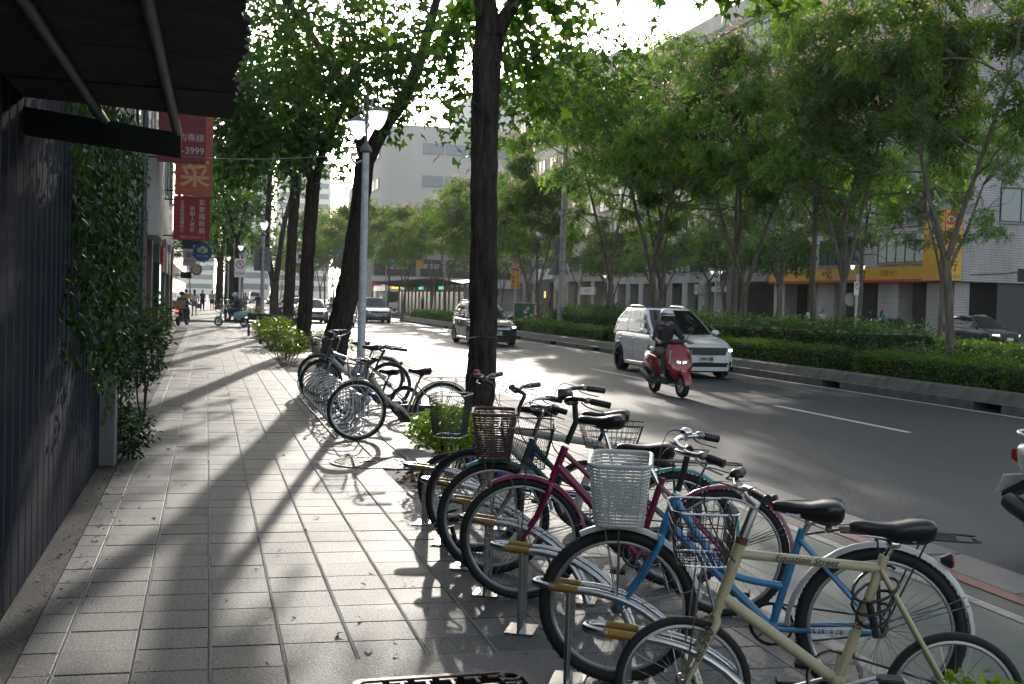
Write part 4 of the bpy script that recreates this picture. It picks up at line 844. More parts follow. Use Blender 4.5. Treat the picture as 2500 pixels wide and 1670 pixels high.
mag = bicycle('magenta twin-tube bicycle with a dark mesh basket, third from the camera', (1.65, 5.82), -25.8, dict(R=.33, wb=1.07, tyre=.02, spokes=32, col=MAGENTA, style='twin', tube=.0175, ht=(-.222, .833), hb=(-.164, .674), bb=(-.62, .29), st=(-.74, .70), bar=(-.265, 1.075), stemb=(-.275, .97), stemr=.016, stemmat=BLACKP, barmat=BLACKP, barw=.27, back=.16, rise=.045, sad=(-.50, .85), sl=.29, sw=.105, sh=.06, fend=MAGENTA, fa0=-8, fa1=180, steer=10, crank=130, light=(.06, 0, .04), refl=(-.24, .29), baskets=[('mesh', (-.02, 0, .735), (.19, .26, .22, .29, .35), WIREB, WIREB, True)], bell=(.04, .0, .05, DULL)))
teal = bicycle('dark bicycle with teal mudguards, a pale fork and a brown wicker basket', (1.64, 6.40), -26, dict(R=.33, wb=1.06, col=mat('dark_teal_enamel', (.012, .06, .065), .4), forkcol=PALE, style='lady', ht=(-.215, .80), hb=(-.17, .66), bb=(-.62, .29), st=(-.73, .66), bar=(-.25, .985), barw=.27, back=.13, rise=.03, sad=(-.48, .93), sl=.26, sw=.09, fend=TEAL, rack=WIREB, steer=12, baskets=[('wicker', (.01, 0, .69), (.19, .24, .265, .25, .32), WICKB, WICKB, True)], lean=2))
white = bicycle('white bicycle with a hooked frame and a black wire basket behind its saddle', (1.66, 6.98), -26, dict(R=.33, wb=1.10, tyre=.022, col=WHT, style='hook', tube=.017, ht=(-.25, .86), hb=(-.19, .69), bb=(-.66, .29), st=(-.755, .69), bar=(-.25, 1.04), stemmat=BLACKP, barmat=BLACKP, flat=True, barw=.29, back=.06, rise=.03, sad=(-.675, .91), sl=.28, sw=.075, postmat=BLACKP, steer=-6, rake=0, rack=WIREB, baskets=[('wire', (-.86, 0, .715), (.30, .22, .15, .39, .31), WIREB, WIREB, False)]))
text('MAXUE', .045, mat('faded_script', (.06, .055, .045), .6), white, (-.075, .07, .47), orient((-.45, 0, .89), (0, 1, 0)))
dark = bicycle('navy small-wheeled bicycle with a bare wire basket, farthest in the near rack', (1.72, 7.95), -26, dict(R=.25, wb=.98, tyre=.02, spokes=24, col=NAVY, style='u', tube=.02, ht=(-.20, .66), hb=(-.16, .52), bb=(-.50, .27), st=(-.60, .56), bar=(-.22, 1.03), stemmat=BLACKP, barmat=BLACKP, flat=True, barw=.28, back=.06, sad=(-.48, .84), bell=(.05, .02, .05, mat('red_bell', (.4, .02, .03), .35)), baskets=[('mesh', (.02, 0, .62), (.20, .26, .30, .27, .34), WIREB, CHROME, True)], stand=False, light=(.02, .1, .02)))
# -- far rack
G2 = 'bicycles at the spiral rack'
fw = bicycle('pale step-through bicycle with a rusty seat post at the near end of the spiral rack', (1.63, 12.59), -3.4, dict(R=.33, wb=.96, tyre=.02, col=PALE, style='u', tube=.0165, ht=(-.18, .756), hb=(-.135, .63), bb=(-.552, .30), st=(-.672, .655), bar=(-.285, 1.0), stemb=(-.215, .86), stemmat=WIREB, barmat=WIREB, barw=.26, back=.22, rise=.04, sad=(-.563, .79), sl=.25, sw=.075, postmat=RUST, fend=PALE, rack=DULL, rust=True, case=WIREB, crank=230, baskets=[('wire', (.0, 0, .69), (.19, .25, .22, .24, .31), WIREB, DULL, True)], bell=(-.03, -.05, .05, CHROME)), G2)
gi = bicycle('silver bicycle with lettering on its down tube, in the middle of the spiral rack', (1.64, 16.78), -25.7, dict(R=.33, wb=1.04, col=SILV, style='diamond', tube=.02, ht=(-.204, .772), hb=(-.16, .65), bb=(-.60, .29), st=(-.70, .66), bar=(-.25, 1.0), flat=True, barw=.29, back=.08, rise=.05, sad=(-.62, .87), levers=False, baskets=[('mesh', (.0, 0, .69), (.20, .26, .27, .27, .34), WIREB, WIREB, True)]), G2)
text('GIANT', .075, mat('decal_white', (.6, .6, .6), .5), gi, (-.34, .028, .52), orient((-.72, 0, -.69), (0, 1, 0)))
bh = bicycle('pale green bicycle with a chrome mudguard, farthest at the spiral rack', (1.72, 18.2), -24, dict(R=.33, wb=1.08, col=mat('pale_green_enamel', (.24, .34, .31), .4), style='lady', ht=(-.2, .80), hb=(-.16, .67), bb=(-.6, .29), st=(-.72, .66), bar=(-.25, 1.02), barw=.27, sad=(-.56, .86), fend=mat('pale_green_enamel', (.24, .34, .31), .4), rack=CHROME, refl=(-.28, .24), levers=False, baskets=[('wire', (.0, 0, .70), (.19, .25, .24, .25, .32), WIREB, WIREB, True)]), G2)
kd = bicycle('child-size bicycle with small wheels half hidden behind the spiral rack', (1.86, 15.2), -30, dict(R=.22, wb=.80, tyre=.022, spokes=20, col=NAVY, style='u', ht=(-.13, .56), hb=(-.1, .45), bb=(-.45, .24), st=(-.53, .5), bar=(-.16, .74), barw=.22, sad=(-.42, .62), levers=False), G2)
# -- near stand: steel hoops with yellow sleeves on twin posts
YEL = mat('yellow_sleeve', (.33, .18, .012), .45, var=(40, (.20, .10, .01), .2))
RACKB = [(1.53, 7.91), (1.53, 7.25), (1.52, 6.58), (1.51, 5.97), (1.51, 5.27), (1.51, 4.53), (1.51, 3.86)]
RLAB = ['steel bike hoop with yellow sleeves, farthest from the camera', 'second steel bike hoop from the far end of the near rack', 'third steel bike hoop from the far end, a cable lock round it', 'middle steel bike hoop of the near rack, by the magenta wheel', 'steel bike hoop standing clear before the sky-blue wheel', 'steel bike hoop inside the sky-blue front wheel', 'steel bike hoop nearest the camera, inside the cream front wheel']
hoop = None
for (x, y), lab in zip(RACKB, RLAB):
    if hoop is None:
        hoop = empty('bike_hoop', (x, y, 0), R(-26), lab, 'bike rack', 'steel hoops of the near rack'); q = .05
        half = lambda s: [(.02, s*q, .40), (.12, s*q, .395), (.26, s*q, .36), (.40, s*q, .27), (.50, s*q, .14), (.555, s*q, .0)]
        bend = [(-.02, q, .403), (-.10, q*1.0, .41), (-.145, q*.6, .412), (-.155, 0, .413), (-.145, -q*.6, .412), (-.10, -q, .41), (-.02, -q, .403)]
        MB().tube(smoothpath([*reversed(half(1)), *bend, *half(-1)], 3), .0165, 10).build('hoop', STEEL, hoop, 60)
        for s in (1, -1):
            MB().tube([(-.085, s*q, .4085), (.035, s*q, .3995)], .0178, 10).build('sleeve', YEL, hoop, 60)
            MB().tube([(.0, s*q, 0), (.0, s*q, .392)], .0145, 10).build('post', STEEL, hoop, 60)
        MB().box((0, 0, .005), (.14, .18, .008)).build('base_plate', STEEL, hoop); MB().box((.55, 0, .005), (.10, .16, .008)).build('base_plate', STEEL, hoop)
    else:
        h = copy_tree(hoop); h.location = (x, y, 0); h['label'] = lab
# -- far stand: one long steel spiral
sp = empty('spiral_rack', (1.55, 12.75, 0), 0, 'long coiled steel bike rack on the pavement beyond the round cover', 'bike rack')
pts = []; n = 15; per = 24
for i in range(n*per+1):
    t = i/per; a = 2*math.pi*t; u = math.cos(a); w = math.sin(a)
    x = .20*u+.13*max(0, w)*max(0, w)+.04; pts.append((x, .05+5.3*t/n+.07*w, .235+.222*w+.02*max(0, -u)*max(0, w)))
MB().tube(pts, .0095, 6).build('coil', STEEL, sp, 80)
pts = [(.17+.10*math.cos(2*math.pi*i/16), .0+5.35*i/(10*16), .118+.105*math.sin(2*math.pi*i/16)) for i in range(10*16+1)]
MB().tube(pts, .008, 6).build('inner_coil', STEEL, sp, 80)
for x in (-.13, .20): MB().tube([(x, 0, .012), (x, 5.45, .012)], .0075, 6).build('ground_rail', STEEL, sp)
# -- cable lock on a hoop
lk = empty('cable_lock', (1.40, 6.60, .38), 0, 'coiled black cable lock hanging from a steel hoop', 'lock')
MB().tube([(.05*math.cos(i*.5)+.03*math.sin(i*.17), .05*math.sin(i*.5), -.004*i+.02*math.cos(i*.5)) for i in range(40)], .006, 6).build('cable', BLACKP, lk); MB().tube([(.04, 0, -.14), (.06, -.01, -.22)], .014, 8).build('lock_barrel', BLACKP, lk)
lk = empty('cable_lock', (2.27, 3.51, .67), 0, 'black spiral cable lock wound round the cream bicycle seat tube', 'lock')
MB().tube([(.075*math.cos(i*.42)*(1+.2*math.sin(i*.11)), -.045+.04*math.sin(i*.42), -.003*i+.045*math.sin(i*.42+.8)) for i in range(48)], .006, 6).build('cable', BLACKP, lk); MB().tube([(-.03, -.06, -.08), (-.0, -.065, -.20)], .013, 8).build('lock_barrel', BLACKP, lk)
# ================================================================ vehicles
GLASSD = mat('tinted_glass', (.012, .014, .015), .03, spec=.5)
LENS = mat('lamp_lens', (.55, .56, .57), .12, .3, coat=1.); DRL = mat('lit_lamp', (.9, .92, .95), .2, emit=((1, .97, .9), 4.)); TAIL = mat('tail_lens', (.30, .015, .015), .2, coat=.6)
TAILON = mat('lit_tail_lamp', (.5, .02, .02), .3, emit=((1, .05, .04), 3.))
PLATE = mat('plate_white', (.68, .68, .66), .4); PLTX = mat('plate_black', (.01, .01, .01), .5); DARKT = mat('dark_trim', (.016, .017, .018), .5); CHR = mat('trim_chrome', (.6, .6, .6), .15, 1.)
def lerp_tab(tab, x):
    if x <= tab[0][0]: return tab[0][1]
    for (a, u), (b, w) in zip(tab, tab[1:]):
        if x <= b: return u+(w-u)*(x-a)/(b-a)
    return tab[-1][1]
class CarShape:
    def __init__(s, L, W, H, top, bot, belt, cabin, n=5.): s.a, s.b, s.H, s.top, s.bot, s.belt, s.cab, s.n = L/2, W/2, H, top, bot, belt, cabin, n
    def hw(s, x): return s.b*max(0, 1-abs(x/s.a)**s.n)**(1/s.n)
    def X(s, x, z): return x*(1-.035*((z-.55)/.4)**2*abs(x/s.a)**6)
    def nose(s, y, z, sg=1, off=0): x = s.a*max(0, 1-abs(y/s.b)**s.n)**(1/s.n); return sg*(s.X(x, z)+off)
    def body(s):
        rings = []; N = 30
        for i in range(N+1):
            x = -s.a*math.cos(math.pi*i/N)*.9985; h = max(.30, s.hw(x)); zt = lerp_tab(s.top, x); zb = lerp_tab(s.bot, x); zm = zb+(zt-zb)*.55; cr = .035 if abs(x) < s.a*.96 else .01
            P = [(0, zb), (h*.86, zb), (h*.955, zb+.05), (h*.985, zb+(zm-zb)*.5), (h, zm), (h*.985, zt-.12), (h*.955, zt-.05), (h*.90, zt-.008), (h*.55, zt+cr*.7), (0, zt+cr)]
            ring = [(s.X(x, z), y, z) for y, z in P]+[(s.X(x, z), -y, z) for y, z in reversed(P[1:-1])]; rings.append(ring)
        return MB().loft(rings)
    def cpt(s, t, q):
        """cabin surface: t 0 belt .. 1 roof, q position round the outline (0 nose centre .. 8 tail centre, negative right side)"""
        xf = lerp_tab(s.cab['f'], t); xr = lerp_tab(s.cab['r'], t); w = lerp_tab(s.cab['w'], t); z = s.belt+(s.H-s.belt)*t; xm = (xf+xr)/2
        pts = [(xf, 0), (xf-.02, w*.45), (xf-.06, w*.76), (xf-.15, w*.95), (xf-.30, w), (xm, w), (xr+.22, w), (xr+.05, w*.86), (xr, 0)]
        k = min(abs(q), 7.999); j = int(k); u = k-j; p = (pts[j][0]*(1-u)+pts[j+1][0]*u, pts[j][1]*(1-u)+pts[j+1][1]*u); return Vector((p[0], math.copysign(p[1], q) if q else 0., z))
    def cabin(s):
        qs = [k for k in range(0, 9)]+[-k for k in range(7, 0, -1)]; rings = [[tuple(s.cpt(t, q)) for q in qs] for t in (-.08, 0, .25, .5, .75, .9, .97)]
        top = [tuple(Vector((p[0]*.96, p[1]*.92, s.H))) for p in rings[-1]]; rings.append(top); c = [((p[0]*.5), p[1]*.45, s.H+.025) for p in top]; rings.append(c); return MB().loft(rings)
    def panel(s, q0, q1, t0, t1, nq=6, nt=4, off=.006, t0b=None, t1b=None):
        vs = []; fs = []
        for j in range(nt+1):
            for i in range(nq+1):
                q = q0+(q1-q0)*i/nq; e = i/nq; a = t0+((t0b if t0b is not None else t0)-t0)*e; b = t1+((t1b if t1b is not None else t1)-t1)*e
                p = s.cpt(a+(b-a)*j/nt, q); p2 = s.cpt(.5, q); o = Vector((p2.x-(lerp_tab(s.cab['f'], .5)+lerp_tab(s.cab['r'], .5))/2, p2.y*2.2, .3)); vs.append(p+o.normalized()*off)
        for j in range(nt):
            for i in range(nq): k = j*(nq+1)+i; fs.append((k, k+1, k+nq+2, k+nq+1))
        return MB().add(vs, fs)
    def face(s, y0, y1, z0, z1, sg=1, off=.008, ny=8, nz=2, y0t=None, y1t=None, thick=.02):
        vs = []; fs = []
        for k in (off, off-thick):
            for j in range(nz+1):
                for i in range(ny+1):
                    w = j/nz; a = y0+((y0t if y0t is not None else y0)-y0)*w; b = y1+((y1t if y1t is not None else y1)-y1)*w
                    y = a+(b-a)*i/ny; z = z0+(z1-z0)*w; vs.append((s.nose(y, z, sg, k), y, z))
        m = (ny+1)*(nz+1)
        for j in range(nz):
            for i in range(ny): k = j*(ny+1)+i; fs += [(k, k+1, k+ny+2, k+ny+1), (m+k, m+k+ny+1, m+k+ny+2, m+k+1)]
        edge = [i for i in range(ny+1)]+[(j*(ny+1)+ny) for j in range(1, nz+1)]+[nz*(ny+1)+i for i in range(ny-1, -1, -1)]+[j*(ny+1) for j in range(nz-1, 0, -1)]
        for a, b in zip(edge, edge[1:]+edge[:1]): fs.append((a, m+a, m+b, b))
        return MB().add(vs, fs)
SUV = CarShape(4.43, 1.81, 1.64, [(-2.3, .98), (-2.1, 1.05), (-1.2, 1.04), (.85, 1.00), (1.3, .95), (1.85, .84), (2.1, .76), (2.3, .70)], [(-2.3, .42), (-2.0, .30), (-1.7, .24), (1.7, .24), (2.0, .24), (2.3, .30)], 1.0, dict(f=[(0, .98), (1, -.02)], r=[(0, -2.08), (.5, -2.0), (1, -1.72)], w=[(0, .84), (.5, .76), (1, .60)]))
SEDAN = CarShape(4.63, 1.78, 1.435, [(-2.4, .90), (-2.1, .98), (-1.5, .97), (.8, .93), (1.3, .86), (1.9, .74), (2.2, .66), (2.4, .62)], [(-2.4, .40), (-2.0, .27), (-1.7, .2), (1.7, .2), (2.0, .19), (2.4, .24)], .91, dict(f=[(0, 1.12), (1, .18)], r=[(0, -1.75), (1, -.95)], w=[(0, .82), (.5, .74), (1, .57)]))
VAN = CarShape(4.9, 1.85, 1.95, [(-2.5, 1.1), (-2.2, 1.12), (1.2, 1.08), (1.7, 1.02), (2.2, .90), (2.5, .8)], [(-2.5, .4), (-2.1, .28), (2.1, .25), (2.5, .3)], 1.08, dict(f=[(0, 1.75), (1, .95)], r=[(0, -2.38), (1, -2.25)], w=[(0, .88), (.5, .83), (1, .74)]))
CARCACHE = {}
def booled(me, cuts):
    o = bpy.data.objects.new('tmp', me); cb = []
    for i, c in enumerate(cuts):
        q = bpy.data.objects.new('tmpc', c); TMP.collection.objects.link(q); m = o.modifiers.new('b', 'BOOLEAN'); m.operation = 'DIFFERENCE'; m.object = q; m.solver = 'EXACT'; cb.append(q)
    out = baked(o); bpy.data.objects.remove(o)
    for q in cb: bpy.data.objects.remove(q)
    return out
def car_wheel(Rw, rim, w=.21, spokes=5):
    M = rotM('X', R(90)); t = MB().lathe([(Rw*.66, -w/2), (Rw*.9, -w/2), (Rw*.985, -w*.40), (Rw, -w*.2), (Rw, w*.2), (Rw*.985, w*.40), (Rw*.9, w/2), (Rw*.66, w/2)], 32, M).mesh('tyre', RUBBER, 40)
    mb = MB().lathe([(Rw*.67, -w*.45), (Rw*.67, w*.46), (Rw*.61, w*.44), (Rw*.60, w*.05), (.02, w*.05)], 32, M)
    for k in range(spokes):
        for d in (-.16, .16):
            a = 2*math.pi*k/spokes; mb.tube([(.05*math.cos(a), -w*.42*-1 if 0 else -w*.36, .05*math.sin(a)), (Rw*.64*math.cos(a+d), -w*.42, Rw*.64*math.sin(a+d))], .018, 5, flat=.7)
    mb.lathe([(.06, -w*.40), (.05, -w*.30)], 12, M); return t, mb.mesh('rim', rim, 40)
def car(label, x, y, deg, S, paint, P=None, cat='car', group='cars on the road', z=ROAD_Z, name='car'):
    P = P or {}; key = (id(S), paint.name); t = empty(name, (x, y, z), R(deg), label, cat, group); Rw = P.get('Rw', .345); fx, rx = P.get('fx', S.a-.86), P.get('rx', -S.a+.90)
    if key not in CARCACHE:
        b = S.body().mesh('body', paint); recalc(b); cuts = []
        for xx in (fx, rx):
            for sg in (1, -1): c = MB().lathe([(Rw+.055, -.26), (Rw+.055, .26)], 28, rotM('X', R(90)), (xx, sg*(S.b-.05), Rw)).mesh('c', DARKT); recalc(c); cuts.append(c)
        b = booled(b, cuts); b.materials.clear(); b.materials.append(paint); b.shade_smooth(); b.set_sharp_from_angle(angle=R(32))
        c = S.cabin().mesh('cabin', paint); recalc(c); c.shade_smooth(); c.set_sharp_from_angle(angle=R(40)); CARCACHE[key] = (b, c)
    b, c = CARCACHE[key]; bo = inst(b, 'body', t); cb = inst(c, 'cabin', t)
    MB().b2((-S.a+.25, -S.b+.16, .16), (S.a-.25, S.b-.16, .5)).build('underbody', DARKT, t)
    tm, rm = car_wheel(Rw, P.get('rim', ALU), P.get('tw', .22))
    for xx in (fx, rx):
        for sg in (1, -1):
            o = inst(rm, 'wheel', t, (xx, sg*(S.b-.125), Rw), rz=0 if sg < 0 else math.pi); inst(tm, 'tyre', o)
    if P.get('low'):
        S.panel(-2.6, 2.6, .06, .90, 10).build('windscreen', GLASSD, t, 30)
        for sg in (1, -1): S.panel(sg*3.6, sg*6.6, .06, .86, 6).build('side_window', GLASSD, t, 30)
        S.face(-.5, .5, .42, .62, 1, .012).build('grille', DARKT, t)
        for sg in (1, -1): S.face(sg*.50, sg*.82, .60, .74, 1, .014).build('headlight', LENS, t, 30)
        S.face(-.19, .19, .40, .54, 1, .02).build('number_plate', PLATE, t)
        S.panel(7.1, 8, .2, .86, 4).build('rear_window', GLASSD, t, 30); return t
    S.panel(-2.75, 2.75, .03, .93, 14, 5).build('windscreen', GLASSD, t, 30)
    dv = P.get('doors', [(3.35, 4.35, .12, .05, .70, .86), (4.4, 5.15, .05, .05, .87, .87), (5.22, 6.1, .05, .06, .87, .84), (6.16, 6.7, .10, .22, .84, .70)])
    for sg in (1, -1):
        for (q0, q1, a0, a1, b0, b1) in dv: S.panel(sg*q0, sg*q1, a0, b0, 5, 3, .006, a1, b1).build('side_window', GLASSD, t, 30)
    S.panel(7.12, 8, .25, .86, 6, 3).build('rear_window', GLASSD, t, 30); S.panel(-7.12, -8, .25, .86, 6, 3).build('rear_window', GLASSD, t, 30)
    if P.get('darkroof'):
        vs = [S.cpt(.965, q) for q in [k for k in range(0, 9)]+[-k for k in range(7, 0, -1)]]; vs = [Vector((v.x*.95, v.y*.86, S.H+.012)) for v in vs]; c0 = [Vector((v.x*.5, v.y*.4, S.H+.034)) for v in vs]; MB().loft([vs, c0], True).build('glass_roof', GLASSD, t, 40)
    for sg in (1, -1):                       # mirrors, handles, door shuts, rails, sills
        m0 = Vector((lerp_tab(S.cab['f'], 0)-.36, sg*(S.b+.06), S.belt+.07)); mb = MB(); rings = []
        for u, k in ((-.10, .55), (-.06, .9), (0, 1.), (.05, .8), (.085, .35)): rings.append([(m0.x+u+.0, m0.y+sg*.10*k*math.cos(R(a)), m0.z+.075*k*math.sin(R(a))) for a in range(0, 360, 36)])
        mb.loft(rings); m_ = mb.build('mirror', P.get('mirror', paint), t, 50); MB().b2((m0.x-.03, sg*(S.b-.10), m0.z-.06), (m0.x+.04, sg*(S.b+.02), m0.z-.03)).build('mirror_arm', DARKT, m_)
        for xx in (.02, -.95):
            h = S.hw(xx); MB().box((xx-.22, sg*(h*.985+.012), S.belt-.14), (.19, .022, .028), None, .008).build('door_handle', P.get('handle', paint), t, 40)
        for xx in (fx-.52, -.28, rx+.12 if rx+.12 < -.6 else -1.1):
            mb = MB(); h = S.hw(xx); zb, zt = lerp_tab(S.bot, xx), lerp_tab(S.top, xx); mb.tube([(xx, sg*h*.972, zb+.1), (xx, sg*h*.994, zb+(zt-zb)*.40), (xx, sg*h*1.0005, zb+(zt-zb)*.55), (xx, sg*h*.986, zt-.12), (xx, sg*h*.957, zt-.05)], .0045, 5); mb.build('door_gap', DARKT, t)
        MB().b2((rx+.45, sg*(S.b-.045), .20), (fx-.45, sg*(S.b-.012), .30), .02).build('sill', P.get('sill', DARKT), t)
        for xx in (fx, rx): MB().tube([(xx+(Rw+.055)*math.cos(R(a)), sg*S.hw(xx)*.985, Rw+(Rw+.055)*math.sin(R(a))) for a in range(-8, 190, 9)], .02, 6).build('wheel_arch', P.get('arch', paint), t, 60)
        if P.get('rails'):
            xa, xb = lerp_tab(S.cab['f'], 1)-.35, lerp_tab(S.cab['r'], 1)+.25; MB().tube(smoothpath([(xa, sg*.55, S.H-.02), (xa-.12, sg*.56, S.H+.045), ((xa+xb)/2, sg*.57, S.H+.06), (xb+.12, sg*.56, S.H+.045), (xb, sg*.55, S.H-.04)], 4), .018, 8).build('roof_rail', P['rails'], t, 60)
    zc = P.get('zoff', 0.)
    g = S.face(-.50, .50, .58+zc, .755+zc, 1, .012, y0t=-.56, y1t=.56).build('grille', P.get('grille', DARKT), t, 30)
    for k in range(P.get('slats', 4)): zz = .60+zc+.038*k; S.face(-.49, .49, zz, zz+.012, 1, .020, 8, 1).build('slat', P.get('slatmat', DARKT), g)
    if P.get('badge'): MB().lathe([(.07, 0), (.07, .01), (.058, .012), (.058, .002), (.07, 0)], 20, rotM('Y', R(90)), (S.nose(0, .67+zc)+.02, 0, .67+zc)).build('badge', CHR, g, 40)
    S.face(-.54, .54, .30+zc*.4, .395+zc*.6, 1, .012, y0t=-.60, y1t=.60).build('lower_intake', DARKT, t, 30)
    S.face(-.84, .84, .20, .285, 1, .006).build('skirt', P.get('skirt', DARKT), t, 30)
    for sg in (1, -1):
        h = S.face(sg*.575, sg*.83, .635+zc, .765+zc, 1, .012, 8, 3, sg*.60, sg*.855).build('headlight', P.get('lens', LENS), t, 30)
        S.face(sg*.60, sg*.80, .665+zc, .72+zc, 1, .018, 6, 1).build('lamp_core', DRL if P.get('drl') else CHR, h, 30)
        S.face(sg*.66, sg*.80, .33, .43, 1, .012, 4, 1).build('fog_lamp_recess', DARKT, t, 30)
        S.face(sg*.60, sg*.84, .80, .98, -1, .008, 5, 2).build('tail_lamp', TAIL, t, 30)
    pz = P.get('pz', .49); pn = S.face(-.19, .19, pz-.08, pz+.08, 1, .028, 2, 1, thick=.006).build('number_plate', PLATE, t); xx = S.nose(0, pz)+.030
    MB().tube([(xx, -.185, pz-.075), (xx, .185, pz-.075), (xx, .185, pz+.075), (xx, -.185, pz+.075)], .003, 4, True).build('plate_border', PLTX, pn)
    if P.get('plate'): text(P['plate'], .115, PLTX, pn, (xx+.001, 0, pz-.005), orient((0, 1, 0), (1, 0, 0)), bold=.0045, sx=.60)
    for k in (0, 1): MB().box((lerp_tab(S.cab['f'], 0)-.12-.02*k, (-.1 if k else .45), S.belt+.05), (.02, .5, .015), rotM('Z', .1)).build('wiper', DARKT, t)
    return t
WPAINT = mat('white_car_paint', (.74, .74, .73), .18, coat=.6); BPAINT = mat('navy_car_paint', (.012, .018, .045), .15, coat=1.); SPAINT = mat('silver_car_paint', (.42, .43, .43), .25, .55, coat=.6); GPAINT = mat('graphite_car_paint', (.05, .055, .06), .18, .4, coat=.8); LPAINT = mat('light_silver_paint', (.52, .53, .53), .22, .4, coat=.6)
BLKRIM = mat('black_rim', (.02, .02, .02), .3, .6)
car('white car with black wheels and a dark glass roof driving behind the red scooter', 11.4, 26.9, -90, SUV, WPAINT, dict(plate='AWA·1388', darkroof=1, rails=CHR, rim=BLKRIM, drl=1, sill=WPAINT, skirt=WPAINT, tw=.24))
car('dark blue car half hidden by the thick near trunk', 10.45, 43.2, -90, SUV, BPAINT, dict(plate='·8673', rails=CHR, slatmat=CHR, slats=5, drl=1, zoff=.04, sill=CHR))
car('silver car with a round grille badge right of the lamp post', 11.0, 77, -90, SUV, SPAINT, dict(rails=CHR, badge=1, slatmat=CHR, slats=2, plate='6C·8069'))
car('pale silver saloon with a wide dark mouth, between the two dark trunks', 6.35, 72.2, -90, SEDAN, LPAINT, dict(zoff=-.05, pz=.47, plate='RBY·5971', badge=1, slats=3))
car('graphite car with a silver roof edge parked before the bank', 38.2+2.0, 52.4, -90, SUV, GPAINT, dict(rails=CHR, drl=1, arch=DARKT), z=-.12)
for i, (x, y, S, m, lab) in enumerate([(7.4, 96, SEDAN, LPAINT, 'light saloon following the pale silver saloon'), (7.8, 196, VAN, WPAINT, 'white van far down the road beyond the crossing'), (10.2, 186, SEDAN, LPAINT, 'light car right of the white van, far down the road'), (13.2, 182, SUV, WPAINT, 'white car at the right of the far line of traffic'), (4.6, 205, SEDAN, LPAINT, 'light car at the left of the far line of traffic'), (24, 118, SUV, SPAINT, 'silver car across the median beyond the bus shelter'), (16.2, 150, SEDAN, GPAINT, 'dark saloon near the bus, seen between tree stems')]):
    car(lab, x, y, -90, S, m, dict(low=1), group='traffic in the distance')
# white bus far off
bus = empty('bus', (21.5, 138, ROAD_Z), R(-90), 'white bus with an orange lettered band, far off behind the lamp post', 'bus')
MB().box((0, 0, 1.75), (10.5, 2.45, 2.9), None, .18).build('body', WPAINT, bus, 40); MB().box((5.26, 0, 1.75), (.05, 2.2, 1.25), None, .02).build('windscreen', GLASSD, bus); MB().box((5.27, 0, 2.85), (.05, 1.8, .3)).build('destination_board', mat('led_board', (.02, .02, .02), .4, emit=((1, .35, .05), .6)), bus)
text('敦化幹線', .26, mat('led_text', (1, .5, .1), .5, emit=((1, .45, .08), 3)), bus, (5.31, 0, 2.85), orient((0, 1, 0), (1, 0, 0)))
for s in (1, -1):
    for k in range(5): MB().box((-4+k*1.9, s*1.225, 1.95), (1.75, .04, 1.0)).build('side_window', GLASSD, bus)
    for xx in (3.3, -2.8):
        o = MB().lathe([(.2, -.14), (.48, -.14), (.5, 0), (.48, .14), (.2, .14)], 20, rotM('X', R(90)), (xx, s*1.12, .5)).build('wheel', RUBBER, bus, 40)
    MB().box((5.25, s*.85, .75), (.06, .35, .2)).build('headlight', LENS, bus)
